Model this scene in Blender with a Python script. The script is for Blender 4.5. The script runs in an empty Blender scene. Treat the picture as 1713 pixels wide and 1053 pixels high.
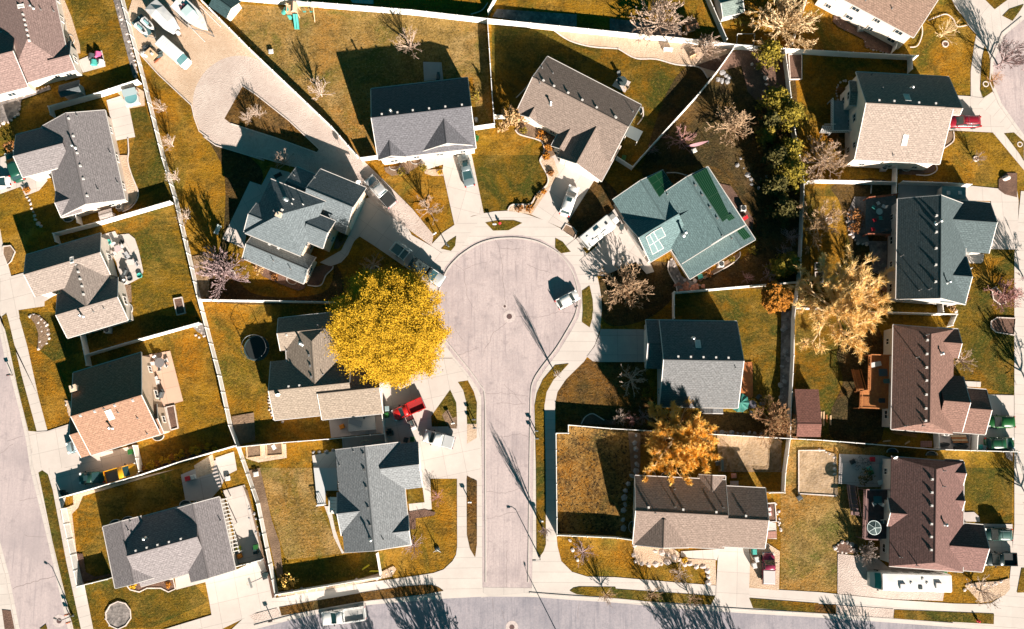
import bpy, bmesh, math, random
from mathutils import Vector, Matrix
random.seed(7)
R=math.radians
S=bpy.context.scene
COL=S.collection
# ---------------------------------------------------------------- camera model
F_PX=1450.0; CX,CY=856.5,526.5; HC=133.0; TILT=math.atan(195/1450.0)
CT,ST=math.cos(TILT),math.sin(TILT)
def ray(px,py):
    x=(px-CX)/F_PX; y=-(py-CY)/F_PX; z=-1.0
    return (x, y*CT-z*ST, y*ST+z*CT)
def W(p,z=0.0):
    """photo pixel seen at height z -> world point"""
    d=ray(*p); t=(z-HC)/d[2]
    return Vector((d[0]*t,d[1]*t,z))
X0=[0,340,680,1020,1363]; Y0=[0,260,520,783]
def C(k,x,y):
    return (X0[int(k[1])-1]+x/3.9, Y0[int(k[0])-1]+y/3.9)
def CL(k,*xy):
    return [C(k,xy[i],xy[i+1]) for i in range(0,len(xy),2)]
# ---------------------------------------------------------------- materials
MATS={}
def nd(nt,t,**kw):
    n=nt.nodes.new(t)
    for k,v in kw.items(): setattr(n,k,v)
    return n
def mat(name,col,rough=0.8,col2=None,scale=6.0,detail=4.0,bump=0.0,bscale=None,metal=0.0,spec=0.3,coat=0.0,vary=0.0,contrast=(0.35,0.65),extra=None):
    """Principled with a two-colour noise in object space"""
    if name in MATS: return MATS[name]
    m=bpy.data.materials.new(name); m.use_nodes=True; nt=m.node_tree
    b=nt.nodes['Principled BSDF']
    b.inputs['Roughness'].default_value=rough; b.inputs['Metallic'].default_value=metal
    b.inputs['Specular IOR Level'].default_value=spec; b.inputs['Coat Weight'].default_value=coat
    b.inputs['Base Color'].default_value=(*col,1)
    geo=nd(nt,'ShaderNodeNewGeometry')
    if col2 is not None:
        no=nd(nt,'ShaderNodeTexNoise'); no.inputs['Scale'].default_value=scale; no.inputs['Detail'].default_value=detail
        nt.links.new(geo.outputs['Position'],no.inputs['Vector'])
        r=nd(nt,'ShaderNodeMapRange'); r.inputs[1].default_value=contrast[0]; r.inputs[2].default_value=contrast[1]
        nt.links.new(no.outputs['Fac'],r.inputs[0])
        mx=nd(nt,'ShaderNodeMix',data_type='RGBA'); mx.inputs[6].default_value=(*col,1); mx.inputs[7].default_value=(*col2,1)
        nt.links.new(r.outputs[0],mx.inputs[0]); nt.links.new(mx.outputs[2],b.inputs['Base Color'])
    if bump:
        nb=nd(nt,'ShaderNodeTexNoise'); nb.inputs['Scale'].default_value=bscale or scale*3; nb.inputs['Detail'].default_value=3
        nt.links.new(geo.outputs['Position'],nb.inputs['Vector'])
        bp=nd(nt,'ShaderNodeBump'); bp.inputs['Strength'].default_value=bump; bp.inputs['Distance'].default_value=0.1
        nt.links.new(nb.outputs['Fac'],bp.inputs['Height']); nt.links.new(bp.outputs['Normal'],b.inputs['Normal'])
    MATS[name]=m
    return m
def mixn(nt,fac,a,b,blend='MIX'):
    mx=nd(nt,'ShaderNodeMix',data_type='RGBA',blend_type=blend)
    for i,v in ((0,fac),(6,a),(7,b)):
        if hasattr(v,'links'): nt.links.new(v,mx.inputs[i])
        elif i==0: mx.inputs[0].default_value=v
        else: mx.inputs[i].default_value=(*v,1)
    return mx.outputs[2]
def noise(nt,vec,scale,detail=4,rough=0.5,lo=None,hi=None,dist=0.0):
    n=nd(nt,'ShaderNodeTexNoise'); n.inputs['Scale'].default_value=scale; n.inputs['Detail'].default_value=detail; n.inputs['Roughness'].default_value=rough; n.inputs['Distortion'].default_value=dist
    nt.links.new(vec,n.inputs['Vector'])
    if lo is None: return n.outputs['Fac']
    r=nd(nt,'ShaderNodeMapRange'); r.inputs[1].default_value=lo; r.inputs[2].default_value=hi
    nt.links.new(n.outputs['Fac'],r.inputs[0]); return r.outputs[0]
def newmat(name,rough=0.9,spec=0.2):
    m=bpy.data.materials.new(name); m.use_nodes=True; nt=m.node_tree; b=nt.nodes['Principled BSDF']
    b.inputs['Roughness'].default_value=rough; b.inputs['Specular IOR Level'].default_value=spec
    g=nd(nt,'ShaderNodeNewGeometry'); MATS[name]=m
    return m,nt,b,g.outputs['Position']
def bumpn(nt,b,h,strength,dist=0.05):
    bp=nd(nt,'ShaderNodeBump'); bp.inputs['Strength'].default_value=strength; bp.inputs['Distance'].default_value=dist
    nt.links.new(h,bp.inputs['Height']); nt.links.new(bp.outputs['Normal'],b.inputs['Normal'])
def mathn(nt,op,a,b=None):
    n=nd(nt,'ShaderNodeMath',operation=op)
    for i,v in ((0,a),(1,b)):
        if v is None: continue
        if hasattr(v,'links'): nt.links.new(v,n.inputs[i])
        else: n.inputs[i].default_value=v
    return n.outputs[0]
def scalev(nt,vec,s,rot=0.0):
    mp=nd(nt,'ShaderNodeMapping'); mp.inputs['Scale'].default_value=s; mp.inputs['Rotation'].default_value=(0,0,rot)
    nt.links.new(vec,mp.inputs['Vector']); return mp.outputs[0]

def lawn_mat(name,gold,green,dark,greenlo=0.45,greenhi=0.7,speck=0.5,big=0.11,stripe=None):
    m,nt,b,P=newmat(name,0.95,0.1)
    bare=tuple(min(1,x*k+o) for x,k,o in zip(gold,(1.25,1.3,1.6),(0.02,0.02,0.02)))
    c=mixn(nt,noise(nt,P,0.07,3,0.5,0.40,0.60),gold,tuple(x*k for x,k in zip(gold,(1.12,0.86,0.6))))
    c=mixn(nt,mathn(nt,'MULTIPLY',noise(nt,P,0.16,4,0.6,0.50,0.66,0.8),0.75),c,bare)
    c=mixn(nt,mathn(nt,'MULTIPLY',noise(nt,P,big,5,0.65,greenlo,greenlo+0.17,1.2),0.9),c,green)
    c=mixn(nt,mathn(nt,'MULTIPLY',noise(nt,P,0.45,5,0.72,0.47,0.62),0.7),c,dark)
    c=mixn(nt,mathn(nt,'MULTIPLY',noise(nt,scalev(nt,P,(0.22,1.5,1),stripe if stripe is not None else 0.25),1.0,3,0.6,0.45,0.62),0.55 if stripe is not None else 0.3),c,dark)
    c=mixn(nt,mathn(nt,'MULTIPLY',noise(nt,P,2.4,4,0.75,0.50,0.64),speck),c,bare)
    c=mixn(nt,mathn(nt,'MULTIPLY',noise(nt,P,3.4,3,0.75,0.52,0.64),speck*1.25),c,tuple(x*0.35 for x in dark))
    nt.links.new(c,b.inputs['Base Color'])
    bumpn(nt,b,noise(nt,P,3.5,5,0.75),1.0,0.22)
    return m
def gravel_mat(name,a,bcol,dark,scale=9.0,big=0.2):
    m,nt,b,P=newmat(name,0.9,0.2)
    v=nd(nt,'ShaderNodeTexVoronoi'); v.inputs['Scale'].default_value=scale; nt.links.new(P,v.inputs['Vector'])
    c=mixn(nt,v.outputs['Color'],a,bcol)
    c=mixn(nt,mathn(nt,'MULTIPLY',noise(nt,P,big,4,0.6,0.4,0.7),0.6),c,dark)
    c=mixn(nt,mathn(nt,'MULTIPLY',noise(nt,P,1.6,4,0.7,0.5,0.75),0.5),c,dark)
    nt.links.new(c,b.inputs['Base Color'])
    bumpn(nt,b,v.outputs['Distance'],0.7,0.06)
    return m
def concrete_mat(name,a,dark,joint=1.5,joint2=None,stain=0.5):
    """UV in metres along/across the slab: sawn joints every `joint` m"""
    m,nt,b,P=newmat(name,0.85,0.25)
    uv=nd(nt,'ShaderNodeTexCoord').outputs['UV']
    sx=nd(nt,'ShaderNodeSeparateXYZ'); nt.links.new(uv,sx.inputs[0])
    def lines(o,per):
        f=mathn(nt,'FRACT',mathn(nt,'DIVIDE',o,per)); return mathn(nt,'LESS_THAN',f,0.05/per)
    l=lines(sx.outputs[0],joint)
    if joint2: l=mathn(nt,'MAXIMUM',l,lines(sx.outputs[1],joint2))
    c=mixn(nt,mathn(nt,'MULTIPLY',noise(nt,P,0.35,5,0.65,0.35,0.75),stain),a,dark)
    c=mixn(nt,mathn(nt,'MULTIPLY',noise(nt,P,4.0,4,0.7,0.4,0.7),0.16),c,dark)
    # slab to slab tone
    fl=nd(nt,'ShaderNodeVectorMath',operation='FLOOR'); dv=nd(nt,'ShaderNodeVectorMath',operation='DIVIDE'); dv.inputs[1].default_value=(joint,joint2 or 50,1)
    nt.links.new(uv,dv.inputs[0]); nt.links.new(dv.outputs[0],fl.inputs[0])
    wn=nd(nt,'ShaderNodeTexWhiteNoise',noise_dimensions='3D'); nt.links.new(fl.outputs[0],wn.inputs[0])
    c=mixn(nt,mathn(nt,'MULTIPLY',wn.outputs['Value'],0.28),c,dark)
    c=mixn(nt,mathn(nt,'MULTIPLY',l,0.55),c,tuple(x*0.45 for x in dark))
    nt.links.new(c,b.inputs['Base Color'])
    bumpn(nt,b,noise(nt,P,12,3,0.6),0.12,0.02)
    return m
def asphalt_mat(name,a,bcol,dark,rot=0.0):
    m,nt,b,P=newmat(name,0.9,0.25)
    st=noise(nt,scalev(nt,P,(1.6,0.09,1),rot),1.0,5,0.65,0.35,0.7)
    c=mixn(nt,st,a,bcol)
    c=mixn(nt,mathn(nt,'MULTIPLY',noise(nt,P,0.16,5,0.65,0.46,0.66),0.55),c,dark)
    c=mixn(nt,mathn(nt,'MULTIPLY',noise(nt,P,0.5,4,0.7,0.56,0.68),0.45),c,tuple(x*0.8 for x in dark))
    c=mixn(nt,mathn(nt,'MULTIPLY',noise(nt,scalev(nt,P,(2.2,0.13,1),rot),1.0,5,0.75,0.52,0.68),0.7),c,dark)
    c=mixn(nt,mathn(nt,'MULTIPLY',noise(nt,P,3.5,4,0.8,0.42,0.68),0.5),c,dark)
    nt.links.new(c,b.inputs['Base Color'])
    bumpn(nt,b,noise(nt,P,14,3,0.6),0.25,0.02)
    return m
def shingle_mat(name,a,dark,light=None,amount=0.6):
    """UV in metres (u along the eave, v up the slope)"""
    m,nt,b,P=newmat(name,0.92,0.15)
    uv=nd(nt,'ShaderNodeTexCoord').outputs['UV']
    br=nd(nt,'ShaderNodeTexBrick'); br.inputs['Scale'].default_value=1.0
    br.inputs['Brick Width'].default_value=0.45; br.inputs['Row Height'].default_value=0.30; br.inputs['Mortar Size'].default_value=0.035
    br.inputs['Color1'].default_value=(*a,1); br.inputs['Color2'].default_value=(*dark,1); br.inputs['Mortar'].default_value=(*[x*0.45 for x in dark],1)
    nt.links.new(uv,br.inputs['Vector'])
    c=mixn(nt,0.25,br.outputs['Color'],a)
    light=light or tuple(min(1,x*1.4) for x in a)
    c=mixn(nt,mathn(nt,'MULTIPLY',noise(nt,scalev(nt,uv,(1.6,4.0,1)),1.0,3,0.75,0.48,0.62),0.55),c,light)
    c=mixn(nt,mathn(nt,'MULTIPLY',noise(nt,scalev(nt,uv,(1.9,4.6,1)),1.3,3,0.75,0.50,0.62),0.6),c,tuple(x*0.5 for x in dark))
    c=mixn(nt,mathn(nt,'MULTIPLY',noise(nt,scalev(nt,uv,(1.3,0.14,1)),1.0,4,0.6,0.46,0.68),0.35),c,dark)
    c=mixn(nt,mathn(nt,'MULTIPLY',noise(nt,P,0.25,4,0.6,0.45,0.65),0.35),c,dark)
    nt.links.new(c,b.inputs['Base Color'])
    bumpn(nt,b,br.outputs['Fac'],0.25,0.02)
    return m
# ---------------------------------------------------------------- mesh builder
class MB:
    def __init__(s): s.v=[]; s.f=[]; s.uv=[]
    def add(s,vs,fs,uvs=None):
        o=len(s.v); s.v+= [tuple(v) for v in vs]
        for i,f in enumerate(fs):
            s.f.append([o+j for j in f]); s.uv.append(uvs[i] if uvs else None)
        return s
    def box(s,c,d,rz=0.0,M=None):
        hx,hy,hz=d[0]/2,d[1]/2,d[2]/2
        vs=[Vector((x*hx,y*hy,z*hz)) for z in(-1,1) for y in(-1,1) for x in(-1,1)]
        if rz: m=Matrix.Rotation(rz,3,'Z'); vs=[m@v for v in vs]
        vs=[v+Vector(c) for v in vs]
        if M is not None: vs=[M@v for v in vs]
        return s.add(vs,[(0,2,3,1),(4,5,7,6),(0,1,5,4),(2,6,7,3),(0,4,6,2),(1,3,7,5)])
    def frus(s,c,d0,d1,h,off=(0,0)):
        """box that tapers: bottom d0, top d1"""
        vs=[]
        for z,d,o in((0,d0,(0,0)),(h,d1,off)):
            for y in(-1,1):
                for x in(-1,1): vs.append((c[0]+x*d[0]/2+o[0],c[1]+y*d[1]/2+o[1],c[2]+z))
        return s.add(vs,[(0,2,3,1),(4,5,7,6),(0,1,5,4),(2,6,7,3),(0,4,6,2),(1,3,7,5)])
    def cyl(s,a,b,r,r2=None,n=10,cap=True):
        a=Vector(a); b=Vector(b); r2=r if r2 is None else r2
        d=(b-a).normalized(); u=d.orthogonal().normalized(); w=d.cross(u)
        vs=[]
        for p,rr in((a,r),(b,r2)):
            for i in range(n):
                t=2*math.pi*i/n; vs.append(p+(u*math.cos(t)+w*math.sin(t))*rr)
        fs=[(i,(i+1)%n,n+(i+1)%n,n+i) for i in range(n)]
        if cap: fs+= [tuple(range(n-1,-1,-1)),tuple(range(n,2*n))]
        return s.add(vs,fs)
    def tube(s,pts,r,n=6,closed=False):
        pts=[Vector(p) for p in pts]
        if closed: pts=pts+[pts[0]]
        for a,b in zip(pts,pts[1:]):
            if (b-a).length>1e-4: s.cyl(a,b,r,n=n)
        return s
    def lathe(s,c,prof,n=16,M=None):
        vs=[]; c=Vector(c)
        for r,z in prof:
            for i in range(n):
                t=2*math.pi*i/n; vs.append(Vector((r*math.cos(t),r*math.sin(t),z))+c)
        if M is not None: vs=[M@v for v in vs]
        fs=[]
        for k in range(len(prof)-1):
            for i in range(n): fs.append((k*n+i,k*n+(i+1)%n,(k+1)*n+(i+1)%n,(k+1)*n+i))
        fs.append(tuple(range(n-1,-1,-1))); fs.append(tuple(range((len(prof)-1)*n,len(prof)*n)))
        return s.add(vs,fs)
    def loft(s,rings,cap=True):
        n=len(rings[0]); vs=[p for r in rings for p in r]; fs=[]
        for k in range(len(rings)-1):
            for i in range(n): fs.append((k*n+i,k*n+(i+1)%n,(k+1)*n+(i+1)%n,(k+1)*n+i))
        if cap: fs.append(tuple(range(n-1,-1,-1))); fs.append(tuple(range((len(rings)-1)*n,len(rings)*n)))
        return s.add(vs,fs)
    def prism(s,poly,z0,z1):
        n=len(poly); a=sum(poly[i][0]*poly[(i+1)%n][1]-poly[(i+1)%n][0]*poly[i][1] for i in range(n))
        if a<0: poly=poly[::-1]
        vs=[(p[0],p[1],z0) for p in poly]+[(p[0],p[1],z1) for p in poly]
        fs=[(i,(i+1)%n,n+(i+1)%n,n+i) for i in range(n)]+[tuple(range(n,2*n)),tuple(range(n-1,-1,-1))]
        return s.add(vs,fs)
    def rock(s,c,r,seed=0,flat=0.6,n=1):
        rnd=random.Random(seed); bm=bmesh.new(); bmesh.ops.create_icosphere(bm,subdivisions=n,radius=1)
        sx,sy=rnd.uniform(.75,1.25),rnd.uniform(.75,1.25); a=rnd.uniform(0,6.3)
        vs=[]
        for v in bm.verts:
            k=r*rnd.uniform(.8,1.15); x,y,z=v.co.x*k*sx,v.co.y*k*sy,v.co.z*k*flat
            vs.append((c[0]+x*math.cos(a)-y*math.sin(a),c[1]+x*math.sin(a)+y*math.cos(a),c[2]+z))
        fs=[tuple(v.index for v in f.verts) for f in bm.faces]; bm.free()
        return s.add(vs,fs)
    def mesh(s,name,m,org=None,smooth=False):
        me=bpy.data.meshes.new(name)
        v=s.v if org is None else [(p[0]-org[0],p[1]-org[1],p[2]-org[2]) for p in s.v]
        me.from_pydata(v,[],s.f)
        if any(u is not None for u in s.uv):
            l=me.uv_layers.new(name='UVMap'); i=0
            for f,u in zip(s.f,s.uv):
                for k in range(len(f)):
                    l.data[i].uv=u[k] if u else (0,0); i+=1
        if m: me.materials.append(m)
        if smooth: me.polygons.foreach_set('use_smooth',[True]*len(me.polygons))
        me.validate(); me.update(); return me
    def build(s,name,m,parent=None,world=False,smooth=False,org=None,label=None):
        if world and parent is not None:
            org=Vector(parent.location)
            if parent.parent: org+=parent.parent.location
        me=s.mesh(name,m,org,smooth)
        o=bpy.data.objects.new(name,me); COL.objects.link(o)
        if parent is not None: o.parent=parent
        if org is not None and parent is None: o.location=org
        if label: o['label']=label
        return o
def tag(o,label,cat,group=None,kind=None):
    if kind: o['kind']=kind
    if label: o['label']=label
    if cat: o['category']=cat
    if group: o['group']=group
    return o
def thing(name,label,cat,loc=(0,0,0),rz=0.0,group=None):
    o=bpy.data.objects.new(name,None); o.empty_display_size=0.3; COL.objects.link(o); o.location=loc; o.rotation_euler=(0,0,rz)
    return tag(o,label,cat,group)
def dup(o,loc,rz=None,label=None,group=None,scale=None):
    def cp(x,par):
        c=x.copy(); COL.objects.link(c)
        if par is not None: c.parent=par
        for ch in KIDS(x): cp(ch,c)
        return c
    r=cp(o,None); r.location=loc
    if rz is not None: r.rotation_euler=(0,0,rz)
    if scale is not None: r.scale=scale if hasattr(scale,'__len__') else (scale,)*3
    if label: r['label']=label
    if group: r['group']=group
    return r
def KIDS(x):
    return list(x.children)
def smoothpts(pts,n=5,closed=False):
    out=[]; m=len(pts)
    rng=range(m if closed else m-1)
    for i in rng:
        p0=pts[(i-1)%m] if closed or i>0 else pts[i]; p1=pts[i]; p2=pts[(i+1)%m]; p3=pts[(i+2)%m] if closed or i+2<m else p2
        for k in range(n):
            t=k/n; t2=t*t; t3=t2*t
            out.append(tuple(0.5*((2*p1[j])+(-p0[j]+p2[j])*t+(2*p0[j]-5*p1[j]+4*p2[j]-p3[j])*t2+(-p0[j]+3*p1[j]-3*p2[j]+p3[j])*t3) for j in range(2)))
    if not closed: out.append(tuple(pts[-1]))
    return out
# ---------------------------------------------------------------- ground patches
ZN=[0]
def patch(name,pts,m,z=0.02,ang=None,kind='structure',smooth=False,world=False,label=None,cat=None,thick=0.0,parent=None):
    """flat polygon given in photo pixels (or world), each a few tenths of a mm to mm above the last"""
    ZN[0]+=1; zz=z+ZN[0]*0.0007
    if smooth: pts=smoothpts(pts,5,True)
    P=[Vector((p[0],p[1],zz)) if world else W(p,zz) for p in pts]
    a=sum(P[i].x*P[(i+1)%len(P)].y-P[(i+1)%len(P)].x*P[i].y for i in range(len(P)))
    if a<0: P=P[::-1]
    if ang is None:
        d=max(((P[(i+1)%len(P)]-P[i]) for i in range(len(P))),key=lambda v:v.length); ang=math.atan2(d.y,d.x)
    c,s=math.cos(ang),math.sin(ang)
    uv=[((p.x-P[0].x)*c+(p.y-P[0].y)*s+0.3,-(p.x-P[0].x)*s+(p.y-P[0].y)*c+0.3) for p in P]
    mb=MB(); mb.add(P,[tuple(range(len(P)))],[uv])
    if thick:
        n=len(P); Q=[(p.x,p.y,zz-thick) for p in P]
        mb.add(list(P)+Q,[(i,n+i,n+(i+1)%n,(i+1)%n) for i in range(n)],[[(0.3,0.3)]*4]*n)
    o=mb.build(name,m,parent)
    if parent is None: tag(o,label,cat,None,kind)
    return o
def ribbon(pts,w,z,h=0.0,m=None,name='strip',world=False,parent=None,mb=None):
    """strip of width w (m) along a pixel path; h>0 makes it a raised bar. UV u runs along it."""
    own=mb is None
    if own: mb=MB(); ZN[0]+=1; z=z+ZN[0]*0.0007
    P=[Vector(p) if world else W(p,z) for p in pts]
    L=[];Rr=[];d=0;D=[]
    for i,p in enumerate(P):
        a=P[max(0,i-1)]; b=P[min(len(P)-1,i+1)]; t=(b-a); t.z=0; t.normalize(); nrm=Vector((-t.y,t.x,0))
        if i: d+=(P[i]-P[i-1]).length
        D.append(d); L.append(Vector((p.x,p.y,z))+nrm*w/2); Rr.append(Vector((p.x,p.y,z))-nrm*w/2)
    for i in range(len(P)-1):
        q=[Rr[i],Rr[i+1],L[i+1],L[i]]; uv=[(D[i],.3),(D[i+1],.3),(D[i+1],.3+w),(D[i],.3+w)]
        if h==0: mb.add(q,[(0,1,2,3)],[uv])
        else:
            up=Vector((0,0,h)); mb.add([v for v in q]+[v+up for v in q],[(4,5,6,7),(0,1,5,4),(2,3,7,6)]+([(3,0,4,7)] if i==0 else [])+([(1,2,6,5)] if i==len(P)-2 else []),[uv]*3+([uv] if i==0 else [])+([uv] if i==len(P)-2 else []))
    if own: return mb.build(name,m,parent)
    return mb
# ---------------------------------------------------------------- camera, light
SUN_AZ=Vector((0.46,-0.888)); SUN_AZ.normalize(); SUN_EL=R(23.8)
cam=bpy.data.cameras.new('camera'); cam.sensor_width=36; cam.lens=36*F_PX/1713; cam.clip_end=3000; cam.clip_start=1
co=bpy.data.objects.new('camera',cam); co.location=(0,0,HC); co.rotation_euler=(TILT,0,0); COL.objects.link(co); S.camera=co
sun=bpy.data.lights.new('sun','SUN'); sun.energy=5.0; sun.angle=R(0.5); sun.color=(1.0,0.90,0.80)
so=bpy.data.objects.new('sun',sun); COL.objects.link(so)
sd=Vector((SUN_AZ.x*math.cos(SUN_EL),SUN_AZ.y*math.cos(SUN_EL),math.sin(SUN_EL)))
so.rotation_euler=sd.to_track_quat('Z','Y').to_euler(); so.location=(60,-100,80)
wd=bpy.data.worlds.new('World'); S.world=wd; wd.use_nodes=True
wn=wd.node_tree; bg=wn.nodes['Background']; sky=wn.nodes.new('ShaderNodeTexSky'); sky.sky_type='NISHITA'; sky.sun_disc=False
sky.sun_elevation=SUN_EL; sky.sun_rotation=math.atan2(SUN_AZ.x,SUN_AZ.y); sky.ozone_density=1.5; sky.dust_density=0.6
tint=wn.nodes.new('ShaderNodeMix'); tint.data_type='RGBA'; tint.blend_type='MULTIPLY'; tint.inputs[0].default_value=1.0; tint.inputs[7].default_value=(0.03,0.38,0.345,1)
wn.links.new(sky.outputs[0],tint.inputs[6]); wn.links.new(tint.outputs[2],bg.inputs[0]); bg.inputs[1].default_value=0.05
S.view_settings.view_transform='Standard'; S.view_settings.look='None'; S.view_settings.exposure=1.74; S.view_settings.gamma=1.0
S.view_settings.use_curve_mapping=False
# ---------------------------------------------------------------- ground materials
LAWN=lawn_mat('lawn_golden',(0.255,0.134,0.009),(0.056,0.068,0.008),(0.075,0.047,0.007),0.49)
LAWN2=lawn_mat('lawn_dry',(0.28,0.172,0.048),(0.085,0.090,0.014),(0.10,0.066,0.018),0.48,speck=0.6)
LAWN3=lawn_mat('lawn_green',(0.17,0.094,0.006),(0.036,0.050,0.007),(0.040,0.038,0.006),0.43)
LAWN4=lawn_mat('lawn_brown',(0.135,0.068,0.013),(0.05,0.040,0.013),(0.030,0.022,0.010),0.46,speck=0.65)
LAWN5=lawn_mat('lawn_striped',(0.205,0.112,0.007),(0.040,0.054,0.007),(0.055,0.046,0.007),0.46,stripe=R(78))
RGARD=lawn_mat('rough_grass',(0.20,0.105,0.018),(0.05,0.045,0.014),(0.045,0.030,0.014),0.47,speck=1.0)
SHADEBED=lawn_mat('painted_shade_bed',(0.10,0.055,0.014),(0.04,0.034,0.012),(0.024,0.018,0.009),0.42,speck=0.5)  # dark ground tone with tree and house shade painted into it
SOIL=gravel_mat('garden_soil',(0.16,0.10,0.065),(0.24,0.16,0.10),(0.07,0.045,0.03),5.0,0.3)
ROUGH=gravel_mat('rough_garden',(0.15,0.085,0.03),(0.34,0.23,0.15),(0.05,0.04,0.022),3.0,0.16)
GRAVEL=gravel_mat('tan_gravel',(0.42,0.30,0.215),(0.52,0.40,0.30),(0.31,0.20,0.12),6.0,0.16)
GRAVELP=gravel_mat('pale_gravel',(0.42,0.34,0.30),(0.49,0.41,0.36),(0.33,0.25,0.215),6.0,0.2)
MULCH=gravel_mat('bark_mulch',(0.10,0.055,0.04),(0.17,0.10,0.07),(0.05,0.03,0.025),7.0,0.5)
STRAWLIT=gravel_mat('straw_lit_ground',(0.30,0.20,0.11),(0.42,0.30,0.20),(0.12,0.08,0.045),3.4,0.35)  # straw ground; one blob of it stands in for sunlight
ROCKBED=gravel_mat('river_rock',(0.12,0.105,0.10),(0.30,0.26,0.24),(0.04,0.038,0.038),2.4,0.5)
CONC=concrete_mat('concrete',(0.50,0.445,0.405),(0.37,0.32,0.29),1.5)
CONCD=concrete_mat('concrete_drive',(0.50,0.44,0.40),(0.36,0.31,0.28),3.0,3.0)
CONCG=concrete_mat('concrete_aged',(0.44,0.385,0.36),(0.28,0.24,0.23),3.0,3.0)
KERB=concrete_mat('concrete_kerb',(0.47,0.42,0.385),(0.34,0.295,0.27),3.0)
PATIO=concrete_mat('patio_pink',(0.52,0.34,0.25),(0.42,0.27,0.2),2.4,2.4)
PAVER=concrete_mat('brick_paver',(0.36,0.19,0.15),(0.25,0.13,0.11),0.4,0.4)
ASPH=asphalt_mat('asphalt_street',(0.445,0.365,0.35),(0.385,0.315,0.305),(0.235,0.195,0.20))
ASPH2=asphalt_mat('asphalt_main',(0.315,0.28,0.295),(0.27,0.245,0.265),(0.15,0.145,0.17),R(84))
ASPH3=asphalt_mat('asphalt_west',(0.43,0.35,0.34),(0.37,0.305,0.30),(0.26,0.22,0.225),R(-14))
TAR=mat('tar_seal',(0.20,0.16,0.155),0.85)
EDGE=mat('bed_edging',(0.58,0.50,0.45),0.85,(0.45,0.38,0.34),3.0)
# ---------------------------------------------------------------- terrain sheet (reaches the horizon)
mb=MB(); g=[-1500,-500,-200,200,500,1500]
for i in range(5):
    for j in range(5):
        mb.add([(g[i],g[j],0),(g[i+1],g[j],0),(g[i+1],g[j+1],0),(g[i],g[j+1],0)],[(0,1,2,3)])
tag(mb.build('ground',LAWN),None,None,None,'structure')
# ---- lawns whose grass differs from the golden base
def lawn(pts,m=LAWN2,z=0.004,smooth=False): return patch('lawn',pts,m,z,smooth=smooth)
lawn(CL('12',250,30,1365,100)+[(812,40),(822,210),(800,210),(790,130)]+CL('12',1100,580,1130,1020,1020,1030,560,560,60,20),LAWN2)
lawn([(822,42),(1180,80),(1205,105),(1170,140),(1065,285),(900,200),(826,215)],LAWN3)
lawn([(1065,285),(1210,85),(1320,90),(1345,300),(1330,470),(1200,480),(1270,400)],LAWN4)
lawn(CL('23',430,0,900,0,925,130,830,300,680,330,640,365,505,380),LAWN3)
lawn([(1130,490),(1270,478),(1322,500),(1310,725),(1240,700),(1235,540),(1128,560)],LAWN3)
lawn([(930,600),(1075,605),(1100,690),(1235,690),(1312,700),(1312,738),(1052,745),(930,735)],LAWN4)
lawn(CL('31',0,0,1300,40,1310,70,540,270,350,330,0,60),LAWN3)
lawn(CL('21',690,440,1130,320,1280,930,900,1053,850,850,930,800,880,560,780,490),LAWN5)
lawn([(1316,737),(1480,745),(1490,830),(1400,990),(1306,988),(1306,830)],LAWN2)
lawn(CL('42',370,0,710,0,760,250,900,560,540,600,430,250),LAWN2)
lawn(CL('41',500,250,690,110,1190,0,1200,200,670,380,740,700,540,740),LAWN5)
lawn([(1335,310),(1495,310),(1470,540),(1470,720),(1330,730)],LAWN3)
lawn([(1595,500),(1697,420),(1697,660),(1600,640)],LAWN3)
lawn(CL('45',980,0,1290,0,1285,365,975,365),LAWN3)
lawn(CL('43',980,0,1365,0,1365,440,985,425),LAWN4)
lawn(CL('11',460,0,760,0,870,350,700,430,520,330),LAWN5)
lawn(CL('21',840,0,1050,0,1110,180,890,280,900,200,850,120),LAWN3)
lawn(CL('11',850,710,950,700,1060,1053,840,1053,880,900),LAWN3)
lawn([(250,110),(325,190),(340,225),(420,270),(340,500),(300,330)],LAWN)
lawn([(345,505),(470,512),(470,740),(405,745)],LAWN)
lawn(CL('42',1165,520,1360,500,1360,690,1170,700)+[(690,962),(755,938),(764,915),(764,800),(722,802)],LAWN)
lawn(CL('41',550,760,735,705,1140,790,1250,740,1365,870,1000,1040,610,1060),LAWN3)
lawn(CL('25',0,265,200,270,210,420,200,700,0,720),LAWN)
lawn(CL('15',620,300,720,130,1000,160,1060,240,1010,640,900,610),LAWN)
lawn(CL('15',800,1000,910,860,1150,865,1365,1053)+CL('25',1200,160,1200,210,540,190,760,120),LAWN)
patch('garden_bed',[(1130,130),(1215,92),(1315,95),(1335,200),(1328,330),(1322,470),(1230,482),(1130,486),(1150,470),(1268,410),(1220,300),(1170,275),(1100,290),(1075,282)],SHADEBED,0.010,smooth=True)  # shade under the pines and trees, painted as dark ground
patch('garden_bed',[(1400,590),(1432,560),(1475,560),(1475,735),(1395,735),(1390,690),(1410,640)],SHADEBED,0.010,smooth=True)  # shade behind the russet house, painted as a dark sheet
patch('garden_bed',[(1395,310),(1495,312),(1492,470),(1440,470),(1420,400),(1405,340)],SHADEBED,0.010,smooth=True)  # painted shade west of the charcoal house
patch('garden_bed',[(955,312),(990,300),(1010,300),(1035,340),(975,395),(948,385)],SHADEBED,0.010,smooth=True)  # dark patch in the same painted shade tone
patch('garden_bed',[(1010,455),(1120,440),(1130,490),(1080,535),(1012,540)],SHADEBED,0.010,smooth=True)  # shade tone laid as ground below the camper
patch('garden_bed',[(346,225),(420,265),(440,300),(410,345),(380,410),(420,490),(540,490),(560,440),(560,500),(345,500),(372,400),(375,290)],SHADEBED,0.010,smooth=True)  # shade of the slate-grey house put into the ground colour
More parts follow.
